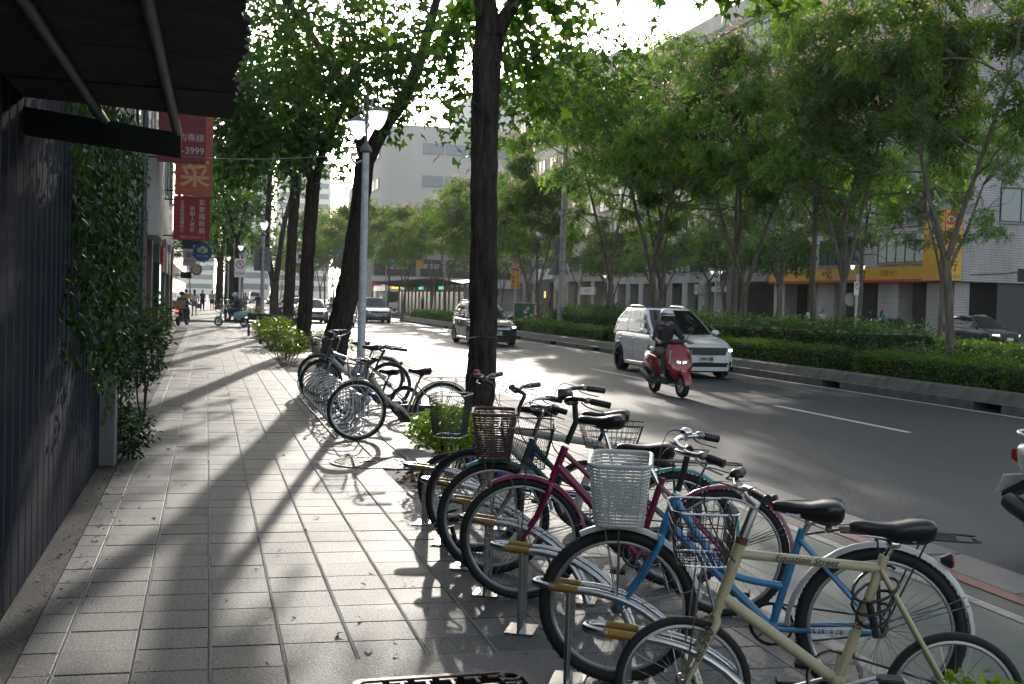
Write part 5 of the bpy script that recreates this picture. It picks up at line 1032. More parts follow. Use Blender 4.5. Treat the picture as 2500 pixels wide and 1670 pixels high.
# ---------------------------------------------------------------- scooters
def scooter(label, x, y, deg, body, P=None, z=ROAD_Z, group='motor scooters'):
    P = P or {}; t = empty('scooter', (x, y, z), R(deg), label, 'scooter', group); W = P.get('wide', 1.); fx, rx, Rw = .62, -.63, .23
    st = R(P.get('steer', 0)); Hm = Matrix.Translation((fx-.1, 0, .6)) @ Matrix.Rotation(st, 4, (-.4, 0, 1)) @ Matrix.Translation((-(fx-.1), 0, -.6))
    def wh(xx, M=Matrix()):
        w = xf(MB().lathe([(.145, -.045), (.158, .045), (.12, .03), (.12, -.03), (.145, -.045)], 20, rotM('X', R(90)), (xx, 0, Rw)), M); 
        for k in range(5): a = 2*math.pi*k/5; b_ = MB().tube([(xx, 0, Rw), (xx+.15*math.cos(a), 0, Rw+.15*math.sin(a))], .018, 5); w.add([M @ Vector(v) for v in b_.v], b_.f)
        o = w.build('wheel', P.get('rim', ALU), t, 50)
        ty = xf(MB().lathe([(.145, -.05), (.19, -.06), (.222, -.045), (.23, 0), (.222, .045), (.19, .06), (.145, .05)], 28, rotM('X', R(90)), (xx, 0, Rw)), M); ty.build('tyre', RUBBER, o, 50)
        xf(MB().lathe([(.03, .062), (.10, .064), (.10, .068), (.03, .07)], 18, rotM('X', R(90)), (xx, 0, Rw)), M).build('brake_disc', ALU, o, 50)
    wh(fx, Hm); wh(rx)
    mb = MB()
    for s in (-1, 1): mb.tube([(fx, s*.075, Rw), (fx-.10, s*.07, .55), (fx-.13, s*.06, .66)], .018, 8)
    xf(mb, Hm).build('fork', DARKT, t, 50)
    rings = []                                # front mudguard
    for i in range(13):
        a = R(-5+150*i/12); q = .262; w = .07+.012*math.sin(math.pi*i/12)
        rings.append([(fx+q*math.cos(a)*1.02-.0, y_, Rw+.03+(q+d)*math.sin(a)) for y_, d in ((-w, -.05), (-w*.7, .0), (0, .012), (w*.7, 0), (w, -.05), (w*.85, -.055), (0, 0), (-w*.85, -.055))])
    xf(MB().loft(rings), Hm).build('mudguard', body, t, 60)
    # leg shield: lofted from the chin up to the bars
    sh = [(.50, .34, .10, .10), (.515, .42, .15, .12), (.50, .56, .205, .13), (.455, .72, .215, .12), (.40, .86, .19, .10), (.345, .96, .15, .08), (.32, 1.0, .11, .06)]; rings = []
    for (xx, zz, hw, dp) in sh:
        hw *= W; rings.append([(xx+dp*c, hw*s_, zz) for c, s_ in ((.62, 0), (.55, .35), (.36, .68), (.05, .95), (-.20, 1.), (-.28, .9), (-.30, 0), (-.28, -.9), (-.20, -1.), (.05, -.95), (.36, -.68), (.55, -.35))])
    ap = MB().loft(rings).build('leg_shield', body, t, 50)
    MB().b2((.22, -.17*W, .36), (.345, .17*W, .90), .04).build('inner_shield', DARKT, t, 40)
    # lamp cluster on the shield
    lz, lx = P.get('lamp', (.66, .545))
    for s in (-1, 1):
        o = MB().prism([(s*.015, lz-.045), (s*.115, lz-.02), (s*.125, lz+.045), (s*.02, lz+.03)], lx-.03, lx+.018, 'x').build('headlight', P.get('lens', LENS), t, 20)
        MB().prism([(s*.03, lz-.02), (s*.09, lz-.005), (s*.09, lz+.02), (s*.03, lz+.012)], lx+.018, lx+.022, 'x').build('lamp_core', DRL, o)
        MB().prism([(s*.17*W, lz-.05), (s*.195*W, lz-.03), (s*.165*W, lz+.24), (s*.15*W, lz+.22)], lx-.09, lx-.03, 'x').build('indicator', CHR, t)
    # bars, cover, mirrors
    mb = MB().box((.30, 0, 1.02), (.16, .30, .11), rotM('Y', R(-20)), .04); xf(mb, Hm).build('handlebar_cover', P.get('cover', DARKT), t, 40)
    xf(MB().tube(smoothpath([(.20, -.37, 1.03), (.27, -.2, 1.04), (.30, 0, 1.04), (.27, .2, 1.04), (.20, .37, 1.03)], 3), .012, 8), Hm).build('handlebar', DARKT, t, 50)
    for s in (-1, 1):
        xf(MB().tube([(.245, s*.26, 1.035), (.195, s*.38, 1.03)], .019, 8), Hm).build('grip', BLACKP, t, 50); xf(MB().tube(smoothpath([(.28, s*.24, 1.03), (.29, s*.32, 1.02), (.25, s*.40, 1.0)], 3), .006, 5), Hm).build('brake_lever', DULL, t)
        m_ = xf(MB().tube(smoothpath([(.26, s*.22, 1.05), (.28, s*.25, 1.14), (.26, s*.30, 1.22)], 3), .006, 6), Hm).build('mirror_stalk', DARKT, t)
        xf(MB().lathe([(.02, -.02), (.05, -.012), (.06, .0), (.055, .012), (.0, .014)], 14, rotM('Y', R(-80)), (.25, s*.33, 1.26)), Hm).build('mirror', P.get('mirror', DARKT), m_, 50)
    # floor, rear body, seat
    MB().prism([(.36, .30), (.34, .36), (.18, .345), (-.16, .345), (-.22, .40), (-.28, .30), (-.1, .235), (.25, .235)], -.15*W, .15*W, 'y').build('floorboard', DARKT, t, 40)
    rings = []
    for (xx, zb, zt, hw) in ((-.10, .36, .62, .11), (-.16, .34, .72, .15), (-.35, .38, .765, .175), (-.60, .44, .79, .17), (-.80, .54, .81, .14), (-.92, .66, .80, .08)):
        zm = (zb+zt)/2; hw *= W; rings.append([(xx, hw*.55, zb), (xx, hw*.95, zb+(zm-zb)*.5), (xx, hw, zm+.03), (xx, hw*.82, zt-.03), (xx, hw*.5, zt), (xx, -hw*.5, zt), (xx, -hw*.82, zt-.03), (xx, -hw, zm+.03), (xx, -hw*.95, zb+(zm-zb)*.5), (xx, -hw*.55, zb)])
    MB().loft(rings).build('rear_body', P.get('rear', body), t, 45)
    rings = []
    for (xx, zz, hw, h) in ((-.10, .70, .07, .05), (-.15, .745, .105, .065), (-.35, .77, .125, .075), (-.55, .79, .13, .08), (-.68, .82, .12, .09), (-.78, .825, .08, .06)):
        rings.append([(xx, hw*math.cos(R(a)), zz+h*(.55+.55*math.sin(R(a)))*(1 if math.sin(R(a)) > 0 else .6)) for a in range(0, 360, 30)])
    MB().loft(rings).build('seat', P.get('seat', mat('seat_vinyl', (.016, .016, .017), .5)), t, 50)
    MB().tube(smoothpath([(-.62, -.12, .83), (-.85, -.12, .88), (-.93, 0, .89), (-.85, .12, .88), (-.62, .12, .83)], 4), .014, 8).build('grab_rail', P.get('railm', DARKT), t, 50)
    MB().prism([(-.88, .66), (-.95, .69), (-.95, .755), (-.88, .77)], -.09, .09, 'y').build('tail_lamp', TAILON if P.get('brake') else TAIL, t)
    MB().prism([(-.78, .58), (-1.02, .44), (-1.03, .40), (-.80, .50)], -.09, .09, 'y').build('rear_mudguard', DARKT, t); MB().box((-1.005, 0, .50), (.01, .26, .15), rotM('Y', R(25))).build('number_plate', PLATE, t)
    # engine and exhaust
    MB().box((-.40, .06, .27), (.50, .16, .17), None, .05).build('engine', mat('engine_grey', (.06, .06, .06), .5, .5), t, 40)
    MB().tube(smoothpath([(-.15, -.10, .24), (-.32, -.13, .22), (-.45, -.16, .25), (-.60, -.17, .30), (-.88, -.175, .40)], 4), [.022]*6+[.05]*3+[.068]*7+[.06], 12).build('exhaust', P.get('exh', mat('exhaust_grey', (.09, .09, .09), .4, .6)), t, 50)
    for s in (-1, 1): MB().tube([(-.62, s*.13, .28), (-.58, s*.13, .60)], .018, 8).build('shock', DARKT, t)
    MB().tube([(-.2, .1, .25), (-.15, .2, .02)], .01, 6).build('side_stand', DARKT, t) if P.get('stand') else None
    return t
RED = mat('red_scooter_paint', (.26, .012, .022), .2, coat=.7); MINT = mat('mint_scooter_paint', (.27, .47, .48), .3, coat=.4); WSC = mat('white_scooter_paint', (.62, .62, .62), .25, coat=.5); GREYB = mat('beige_scooter_paint', (.30, .28, .26), .35, coat=.4); BLKS = mat('black_scooter_paint', (.02, .02, .021), .3, coat=.4)
scooter('red scooter with a wide front shield ridden ahead of the white car', 8.62, 20.35, -88, RED, dict(wide=1.3))
scooter('mint green scooter turning across the pavement end', 1.22, 59.4, 176, MINT, dict(cover=MINT, rim=mat('pale_rim', (.6, .6, .58), .4), rear=MINT, lamp=(.72, .52)))
scooter('black delivery scooter with a lit tail lamp beside the shop fronts', -1.15, 59.6, 72, BLKS, dict(brake=1))
scooter('white scooter coming head-on beside the lamp post', 7.95, 64.2, -92, WSC, dict(rear=BLKS))
scooter('white scooter behind the benches, between two trunks', 4.5, 72.4, -158, WSC, dict(rear=WSC))
scooter('beige scooter cut by the right edge of the picture', 5.84, 6.05, -84, GREYB, dict(railm=mat('silver_rail', (.5, .5, .5), .3, .8), exh=mat('dark_muffler', (.05, .05, .055), .35, .5), rear=GREYB))
box = empty('delivery_box', (-1.38, 58.98, .78+ROAD_Z), R(72), 'tan wooden box with a pale lid on the delivery scooter', 'box')
MB().box((0, 0, .22), (.42, .62, .34), None, .02).build('crate', mat('tan_board', (.30, .16, .08), .6), box); MB().box((0, 0, .42), (.46, .66, .06), None, .02).build('lid', mat('grey_lid', (.22, .20, .17), .7), box)
# ================================================================ people
def blob(name, caps, m, parent, vox=.02, smooth=3):
    """one continuous skin grown round tapered limbs"""
    mb = MB()
    for (p0, r0, p1, r1) in caps:
        a, b = Vector(p0), Vector(p1); d = b-a; L = d.length; d = d.normalized() if L > 1e-6 else Vector((0, 0, 1)); pts = []; rr = []
        for k in range(5): t = math.radians(90-k*22.5); pts.append(a-d*r0*math.sin(t)); rr.append(max(.002, r0*math.cos(t)))
        for k in range(5): t = math.radians(k*22.5); pts.append(b+d*r1*math.sin(t)); rr.append(max(.002, r1*math.cos(t)))
        mb.tube(pts, rr, 12)
    me = mb.mesh(name, m); o = bpy.data.objects.new(name, me)
    r = o.modifiers.new('skin', 'REMESH'); r.mode = 'VOXEL'; r.voxel_size = vox; r.use_smooth_shade = True
    s = o.modifiers.new('soft', 'SMOOTH'); s.factor = .5; s.iterations = smooth
    new = baked(o); bpy.data.objects.remove(o); bpy.data.meshes.remove(me); new.name = name
    if not new.materials: new.materials.append(m)
    new.shade_smooth(); return inst(new, name, parent)
SKIN = mat('skin', (.42, .25, .17), .5); HAIR = mat('black_hair', (.012, .010, .009), .5)
SIT = dict(pel=(-.30, 0, .86), che=(-.24, 0, 1.22), nek=(-.20, 0, 1.40), hed=(-.17, 0, 1.55), sh=(-.22, .175, 1.33), el=(-.05, .30, 1.12), ha=(.19, .33, 1.07), hip=(-.27, .09, .86), kn=(.12, .15, .82), an=(.05, .14, .42), to=(.19, .15, .375))
STAND = dict(pel=(0, 0, .93), che=(.01, 0, 1.25), nek=(.0, 0, 1.43), hed=(.02, 0, 1.58), sh=(0, .18, 1.37), el=(-.03, .25, 1.10), ha=(.06, .25, .87), hip=(0, .09, .90), kn=(.03, .10, .49), an=(-.02, .10, .09), to=(.12, .12, .04))
CYC = dict(pel=(-.45, 0, .93), che=(-.25, 0, 1.27), nek=(-.17, 0, 1.43), hed=(-.12, 0, 1.57), sh=(-.20, .175, 1.36), el=(-.02, .24, 1.17), ha=(.17, .25, 1.03), hip=(-.42, .09, .92), kn=(-.05, .10, .74), an=(-.18, .10, .30), to=(-.04, .11, .25))
def person(label, x, y, z, deg, pose, P, group=None, sc=1.):
    t = empty('person', (x, y, z), R(deg), label, 'person', group, sc); J = {k: Vector(v) for k, v in pose.items()}; vox = P.get('vox', .026); g = {}
    def side(k, s, asym=None):
        v = J[k].copy(); v.y *= s
        if asym: v += Vector(asym)
        return v
    mirror = {1: {}, -1: {}}
    for s in (1, -1):
        for k in ('sh', 'el', 'ha', 'hip', 'kn', 'an', 'to'): mirror[s][k] = side(k, s)
        st = P.get('stride', 0)*s
        if st:
            mirror[s]['kn'] += Vector((st*.5, 0, 0)); mirror[s]['an'] += Vector((st, 0, .03 if st < 0 else 0)); mirror[s]['to'] += Vector((st, 0, .0)); mirror[s]['el'] -= Vector((st*.3, 0, 0)); mirror[s]['ha'] -= Vector((st*.6, 0, 0))
        pd = P.get('pedal', 0)*s
        if pd: mirror[s]['kn'] += Vector((-.05*abs(pd), 0, -.14*max(0, pd)*1.6)); mirror[s]['an'] += Vector((.05, 0, -.30*max(0, pd)+.05)); mirror[s]['to'] += Vector((.05, 0, -.30*max(0, pd)+.05))
    h = J['hed']; n = J['nek']; tilt = (h-n).normalized(); fw = Vector((1, 0, 0)); tn = R(P.get('turn', 0)); fw = Vector((math.cos(tn), math.sin(tn), 0)); sidev = Vector((-fw.y, fw.x, 0))
    # body: head, neck, torso, limbs in one surface
    C = [(h+Vector((0, 0, .03)), .088, h+fw*.02-Vector((0, 0, .045)), .070), (h+fw*.035-Vector((0, 0, .075)), .045, h+fw*.05-Vector((0, 0, .085)), .035), (h+fw*.095-Vector((0, 0, .005)), .012, h+fw*.105-Vector((0, 0, .03)), .016), (n-Vector((0, 0, .05)), .058, h-Vector((0, 0, .06)), .052), (J['che'], .125, J['pel'], .12)]
    for s in (1, -1):
        m = mirror[s]; C += [(h+sidev*s*.085-Vector((0, 0, .01)), .018, h+sidev*s*.087-Vector((0, 0, .04)), .014), (J['che']+Vector((0, s*.06, .05)), .11, m['sh'], .06), (m['sh'], .052, m['el'], .042), (m['el'], .042, m['ha'], .028), (m['hip'], .085, m['kn'], .062), (m['kn'], .058, m['an'], .04), (m['an'], .04, m['to'], .035)]
        d = (m['ha']-m['el']).normalized(); hb_ = m['ha']; C.append((hb_, .036, hb_+d*.05, .034))
        if P.get('fingers'):
            up = Vector((0, 0, 1))
            for f in range(4): o_ = Vector((0, s*(.03-.020*f), .01)); C.append((hb_+d*.05+o_, .0105, hb_+d*(.095-.006*abs(f-1))+o_+Vector((.0, 0, -.012)), .010)); C.append((hb_+d*(.095-.006*abs(f-1))+o_+Vector((0, 0, -.012)), .010, hb_+d*.075+o_-Vector((0, 0, .045)), .009))
            C.append((hb_+Vector((0, -s*.03, 0)), .013, hb_+d*.05+Vector((0, -s*.05, -.03)), .010))
    body = blob('body', C, P.get('skin', SKIN), t, vox)
    # shirt
    sl = P.get('sleeve', .55); S_ = [(J['che']+Vector((0, 0, .06)), .145, J['pel']+Vector((0, 0, .06)), .145)]
    for s in (1, -1):
        m = mirror[s]; S_ += [(J['che']+Vector((0, s*.075, .06)), .125, m['sh'], .072), (J['pel']+Vector((0, s*.06, .08)), .115, J['che']+Vector((0, s*.06, 0)), .125)]
        if sl <= 1: S_.append((m['sh'], .075, m['sh'].lerp(m['el'], sl), .068))
        else: S_ += [(m['sh'], .072, m['el'], .06), (m['el'], .058, m['el'].lerp(m['ha'], sl-1), .046)]
    blob('shirt', S_, P['shirt'], t, vox)
    # trousers
    lg = P.get('leg', 1.95); T_ = [(J['pel']+Vector((0, .05, .02)), .13, J['pel']+Vector((0, -.05, .02)), .13)]
    for s in (1, -1):
        m = mirror[s]; T_.append((m['hip'], .105, m['hip'].lerp(m['kn'], min(1, lg)), .082 if lg >= 1 else .095))
        if lg > 1: T_.append((m['kn'], .080, m['kn'].lerp(m['an'], lg-1), .060))
    if P.get('skirt'): T_.append((J['pel'], .15, J['pel']-Vector((0, 0, .30)), .17))
    blob('trousers', T_, P['legs'], t, vox)
    for s in (1, -1):
        m = mirror[s]; sh = blob('shoe', [(m['an']-Vector((.02, 0, .02)), .050, m['to'], .044)], P.get('shoe', mat('shoe_dark', (.03, .03, .03), .6)), t, vox)
    if P.get('helmet'):
        hm = P['helmet']; q = h+Vector((0, 0, .02)); he = MB().lathe([(.128, -.06), (.138, -.01), (.138, .04), (.122, .09), (.085, .128), (.04, .146), (0, .15)], 20, None, q).build('helmet', hm, t, 60)
        pk = MB(); vs = []
        for a in range(-60, 61, 12): d = Vector((math.cos(R(a)+tn), math.sin(R(a)+tn), 0)); vs += [q+d*.137+Vector((0, 0, .02)), q+d*.185+Vector((0, 0, .0))]
        pk.add(vs, [(2*i, 2*i+1, 2*i+3, 2*i+2) for i in range(10)]).build('peak', hm, he, 60)
        if P.get('visor'):
            vs = []
            for a in range(-75, 76, 15):
                d = Vector((math.cos(R(a)+tn), math.sin(R(a)+tn), 0)); vs += [q+d*.15+Vector((0, 0, .05)), q+d*.155+Vector((0, 0, -.04)), q+d*.145+Vector((0, 0, -.11))]
            MB().add(vs, [f for i in range(10) for f in ((3*i, 3*i+1, 3*i+4, 3*i+3), (3*i+1, 3*i+2, 3*i+5, 3*i+4))]).build('visor', VISOR, he, 60)
        MB().tube([h+sidev*.09+Vector((0, 0, -.03)), h+fw*.04-Vector((0, 0, .125)), h-sidev*.09+Vector((0, 0, -.03))], .008, 5).build('strap', DARKT, he)
    else:
        hr = [(h+Vector((-.01, 0, .05)), .096, h-fw*.03+Vector((0, 0, .0)), .085)]
        if P.get('long'): hr.append((h-fw*.06, .075, n-fw*.09-Vector((0, 0, .10)), .06))
        if P.get('bun'): hr.append((h-fw*.03+Vector((0, 0, .13)), .04, h-fw*.03+Vector((0, 0, .15)), .035))
        blob('hair', hr, P.get('hair', HAIR), t, vox)
    if P.get('mask'):
        vs = []
        for a in range(-65, 66, 13):
            d = Vector((math.cos(R(a)+tn), math.sin(R(a)+tn), 0)); k = .098+.022*math.cos(R(a)); vs += [h+d*k+Vector((0, 0, -.005)), h+d*(k+.012)+Vector((0, 0, -.05)), h+d*(k-.01)+Vector((0, 0, -.10))]
        MB().add(vs, [f for i in range(10) for f in ((3*i, 3*i+1, 3*i+4, 3*i+3), (3*i+1, 3*i+2, 3*i+5, 3*i+4))]).build('face_mask', P['mask'], t, 60)
    if P.get('eyes'):
        for s in (1, -1): MB().lathe([(0, -.010), (.010, 0), (0, .010)], 8, None, h+fw*.082+sidev*s*.032+Vector((0, 0, .018))).build('eye', mat('eye', (.01, .01, .01), .2), t, 60)
    if P.get('pack'): blob('backpack', [(J['che']+Vector((-.20, 0, .10)), .13, J['pel']+Vector((-.17, 0, .18)), .14)], P['pack'], t, .03)
    if P.get('bag'): q = mirror[P['bag'][1]]['ha']; MB().box(q-Vector((0, 0, .22)), (.10, .26, .30), None, .03).build('bag', P['bag'][0], t, 40); MB().tube([q+Vector((0, -.08, -.08)), q+Vector((0, 0, .01)), q+Vector((0, .08, -.08))], .008, 5).build('bag_handle', P['bag'][0], t)
    return t
VISOR = mat('dark_visor', (.03, .025, .022), .08, spec=.8, coat=.5)
C_ = lambda n, c, r=.8: mat('cloth_'+n, c, r, bump=(90, .3))
BLK, NVY, GRN, WHC, GRY, OLV, DEN, LIL, YLW, TLC, PNK = C_('black', (.018, .018, .02)), C_('navy', (.018, .025, .05)), C_('green', (.02, .07, .05)), C_('white', (.62, .62, .60)), C_('grey', (.20, .21, .22)), C_('olive', (.10, .11, .085)), C_('denim', (.04, .07, .13)), C_('lilac', (.24, .19, .24)), C_('yellow', (.5, .30, .03)), C_('teal', (.05, .22, .25)), C_('pink', (.42, .25, .22))
WHELM = mat('white_helmet', (.68, .68, .68), .25, coat=.5); MHELM = mat('mint_helmet', (.35, .55, .54), .35); GHELM = mat('grey_helmet', (.30, .30, .30), .35); BHELM = mat('black_helmet', (.02, .02, .02), .3)
SHW = mat('shoe_white', (.55, .55, .53), .6)
person('rider in black jacket, white helmet and face mask on the red scooter', 8.62, 20.35, ROAD_Z, -88, SIT, dict(shirt=BLK, sleeve=1.25, legs=OLV, shoe=SHW, helmet=WHELM, visor=1, mask=C_('mask', (.50, .42, .34)), eyes=1, fingers=1, vox=.0125), sc=.97)
person('rider in navy shirt and mint helmet on the mint scooter, backpack on', 1.22, 59.4, ROAD_Z, 176, SIT, dict(shirt=NVY, legs=DEN, helmet=MHELM, pack=C_('pack', (.16, .12, .12)), turn=30))
person('rider in dark green jacket on the delivery scooter, seen from behind', -1.15, 59.6, ROAD_Z, 72, SIT, dict(shirt=GRN, sleeve=1.9, legs=C_('trouser', (.06, .05, .045)), helmet=BHELM))
person('rider in grey rain jacket on the head-on white scooter', 7.95, 64.2, ROAD_Z, -92, SIT, dict(shirt=GRY, sleeve=1.9, legs=BLK, helmet=GHELM, visor=1))
person('rider in navy polo and grey helmet on the white scooter behind the benches', 4.5, 72.4, ROAD_Z, -158, SIT, dict(shirt=NVY, legs=DEN, helmet=GHELM))
person('woman in white top and lilac shorts walking away with bags', -.77, 77, 0, 95, STAND, dict(shirt=WHC, legs=LIL, leg=.55, long=1, stride=.14, bag=(C_('bluebag', (.08, .14, .22)), -1)))
person('person in yellow vest beside the walking woman', -1.35, 80, 0, 80, STAND, dict(shirt=YLW, legs=BLK, helmet=mat('blue_helmet', (.05, .12, .35), .4), stride=.08))
person('woman in black vest and wide trousers walking towards the camera', -.35, 98, 0, -85, STAND, dict(shirt=BLK, sleeve=.1, legs=BLK, long=1, stride=.12))
person('person in pale shirt behind an orange hire bicycle', .45, 100, 0, -95, STAND, dict(shirt=WHC, legs=C_('darkshort', (.04, .04, .05)), leg=.6, stride=.06))
person('cyclist in grey shirt with bun, riding away', 3.25, 102, ROAD_Z, 88, CYC, dict(shirt=GRY, legs=BLK, leg=.7, bun=1, pedal=.8, sleeve=.8))
person('cyclist in black shirt behind the far lamp post, riding away', 3.75, 88.6, ROAD_Z, 96, CYC, dict(shirt=BLK, legs=BLK, leg=.6, pedal=.8))
person('man in white shirt with a shoulder strap walking past the bank', 40.6, 71.2, 0, -100, STAND, dict(shirt=WHC, legs=C_('khaki', (.26, .22, .17)), leg=.9, stride=.10))
person('woman in white top with long hair beside the man in white', 41.1, 70.4, 0, -100, STAND, dict(shirt=WHC, legs=PNK, leg=.9, long=1, stride=.08), sc=.93)
person('person in teal shirt standing before the bank entrance', 42.6, 65.6, 0, 20, STAND, dict(shirt=TLC, legs=BLK, long=1))
person('cyclist in black shirt on the opposite pavement', 40.2, 82.6, 0, -70, CYC, dict(shirt=BLK, legs=GRY, leg=.8, pedal=.6))
person('cyclist in checked pink shirt behind the one in black', 41.0, 84.2, 0, -75, CYC, dict(shirt=PNK, legs=GRY, leg=.9, pedal=.6))
person('person waiting in the bus shelter in dark clothes', 19.3, 104, .1, 180, STAND, dict(shirt=C_('dkteal', (.03, .08, .08)), legs=BLK))
person('man in grey seated behind the opposite flower bed', 41.5, 91, 0, 180, STAND, dict(shirt=GRY, legs=BLK))
# plain hire and town bicycles under the cyclists and in the distance
def far_bike(label, x, y, z, deg, col, group='bicycles farther off'):
    b = bicycle(label, (x, y), deg-180, dict(R=.33, wb=1.06, col=col, style='u', ht=(-.2, .80), hb=(-.16, .67), bb=(-.6, .29), st=(-.72, .70), bar=(-.25, 1.02), barw=.27, sad=(-.56, .88), fend=col, levers=False, spokes=18, baskets=[]), group); b.location.z = z; return b
ORG = mat('orange_enamel', (.55, .25, .02), .4)
def ahead(x, y, deg, d=.13): return x+math.cos(R(deg))*d, y+math.sin(R(deg))*d
for lab, x, y, z, dg, col in [('bicycle ridden by the cyclist with a bun', 3.25, 102, ROAD_Z, 88, RED if 'RED' in globals() else ORG), ('bicycle ridden by the cyclist in black by the far lamp', 3.75, 88.6, ROAD_Z, 96, BLACKP), ('orange hire bicycle ridden on the opposite pavement', 40.2, 82.6, 0, -70, ORG), ('hire bicycle ridden behind on the opposite pavement', 41.0, 84.2, 0, -75, ORG)]:
    far_bike(lab, *ahead(x, y, dg), z, dg, col)
far_bike('orange hire bicycle parked by the far pavement trees', .9, 92, 0, 200, ORG)
far_bike('dark bicycle parked beside the potted shrub, far pavement', 1.25, 86.5, 0, 215, BLACKP)
far_bike('white bicycle parked at the far pavement trees', 1.45, 88.2, 0, 215, WHT)
for i in range(6): far_bike(['parked bicycle before the bank window, leftmost of the row', 'parked bicycle second from the left before the bank', 'parked bicycle behind the walking couple', 'parked bicycle right of the walking couple', 'parked bicycle by the no parking pole at the bank', 'parked bicycle rightmost of the bank row'][i], 41.3, 77.2-i*1.3, 0, 180+12, [NAVY, WHT, BLACKP, SKYBLUE, NAVY, BLACKP][i], 'bicycles parked before the bank')
# ================================================================ left side: hoarding, ivy, lean-to roof, shops
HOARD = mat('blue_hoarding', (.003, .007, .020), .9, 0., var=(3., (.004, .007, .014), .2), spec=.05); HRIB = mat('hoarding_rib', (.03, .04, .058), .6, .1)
fence = empty('hoarding', (-.92, 2.2, 0), 0, 'tall dark blue ribbed metal hoarding along the left of the pavement', 'fence')
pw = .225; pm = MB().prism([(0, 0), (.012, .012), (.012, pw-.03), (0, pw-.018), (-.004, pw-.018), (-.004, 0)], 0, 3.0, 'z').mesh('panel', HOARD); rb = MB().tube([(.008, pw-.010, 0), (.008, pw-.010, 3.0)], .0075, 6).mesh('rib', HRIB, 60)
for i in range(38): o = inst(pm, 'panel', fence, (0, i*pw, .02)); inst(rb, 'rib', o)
MB().box((.05, 38*pw+.12, 1.5), (.20, .20, 3.0), None, .012).build('post', CONC, fence)
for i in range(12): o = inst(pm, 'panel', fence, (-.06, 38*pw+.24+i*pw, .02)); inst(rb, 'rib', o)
yard = empty('light_blocking_building', (-1.2, 7, 0), 0, 'dark plain building added close behind the blue hoarding to block light', 'building')  # plain block added to keep out light from the left
MB().b2((-7, -9, -.1), (-.15, 6.2, 4.2)).build('wall', mat('dark_render', (.06, .06, .055), .9, var=(1.5, (.03, .03, .03))), yard)
roof = empty('lean_to_roof', (-.9, 2.2, 2.5), 0, 'dark plank lean-to roof jutting over the pavement at the top left', 'canopy')
PLY = mat('old_plywood', (.10, .09, .075), .9, var=(6, (.035, .033, .03), .25), bump=(25, .6)); y = -3.; k = 0; rp = random.Random(4)
while y < 3.75:
    w = rp.uniform(.24, .34); e = 1.03+rp.uniform(-.015, .02); y1 = min(y+w-.006, 4.1); dz = rp.uniform(-.006, .006); n = 5; pts = [(-.9, y)]+[(e-.02+rp.uniform(-.012, .012), y+(y1-y)*i/n) for i in range(n+1)]+[(-.9, y1)]
    sl = .055 if y1 > 3.5 else 0.; pts = [(a, b+(a+.05)*sl*5*(1 if b == y1 else 0)) for a, b in pts]
    MB().prism(pts, .05+dz, .068+dz, 'z').build('plank', PLY, roof); y += w
PIPE = mat('green_pipe', (.05, .065, .05), .6, 0., var=(12, (.025, .03, .025), .2))
for x0, x1 in ((.665, .72), (.27, .35)): MB().tube([(x0, -3, .012), (x1, 4.55, .0)], .026, 10).build('rafter', PIPE, roof, 60)
MB().add([(-.05, 3.95, -.13), (.74, 4.62, -.13), (.74, 4.62, .0), (-.05, 3.95, .0), (-.05, 4.07, -.13), (.74, 4.74, -.13), (.74, 4.74, .0), (-.05, 4.07, .0)], [(0, 1, 2, 3), (5, 4, 7, 6), (4, 0, 3, 7), (1, 5, 6, 2), (3, 2, 6, 7), (0, 4, 5, 1)]).build('beam', mat('dark_beam', (.008, .009, .008), .9, spec=.1), roof)
MB().b2((-1.2, -3, .075), (.98, 3.9, .10)).build('roofing', mat('roof_felt', (.03, .03, .03), .9), roof)
# ivy over the far end of the hoarding: leaves in hanging curtains
def ivy(label, spots, n, size, seed, m=IVY, name='ivy'):
    r = np.random.default_rng(seed); P = []
    for (x, y0, y1, z0, z1, wgt) in spots:
        k = int(n*wgt); u, w = r.random(k), r.random(k); yy = y0+(y1-y0)*u; low = z0+(z1-z0)*.28*(np.sin(yy*5.3+seed)*.5+.5); zz = low+(z1-low)*w
        P.append(np.stack([x+np.abs(r.normal(0, .07, k))+.10*(np.sin(yy*3+zz*2)*.5+.5), yy, zz], 1))
    t = empty(name, (-.9, spots[0][1], 0), 0, label, 'climbing plant'); P = np.concatenate(P)-[-.9, spots[0][1], 0]
    leaf_cloud('foliage', P, size, RH, m, t, seed, (20, 85), .6)
    mb = MB(); rr = random.Random(seed)
    for i in range(12):
        x, y0, y1, z0, z1, _ = spots[-1]; y = rr.uniform(y0, y1)-spots[0][1]; MB().tube(smoothpath([(x+.93, y, .0), (x+.95, y+rr.gauss(0, .1), z1*.4), (x+.94, y+rr.gauss(0, .2), z1)], 4), .006, 4).build('stem', BARK, t)
ivy('dense ivy curtain hanging over the end of the blue hoarding', [(-.88, 7.1, 8.7, 1.1, 3.05, .22), (-.88, 8.4, 10.7, .9, 3.05, .5), (-.86, 9.6, 11.0, .5, 3.05, .35), (-.92, 11.0, 13.7, .2, 3.25, .9)], 3800, .065, 3)
shrub('glossy leafy plant pushing out past the end of the hoarding', -.74, 14.9, .26, .8, .35, 1.25, 700, .10, IVY, 21, stems=3, shape=NARROW, name='plant', cat='plant')
shrub('fern and weeds at the foot of the concrete post', -.70, 11.3, .24, .40, .02, .50, 620, .075, IVY, 22, stems=3, shape=NARROW, name='plant', cat='plant')
shrub('bright leafy plant by the red pipe before the shops', -1.05, 26.0, .38, .7, .2, 1.55, 420, .15, HEDGE, 23, shape=NARROW, name='plant', cat='plant')
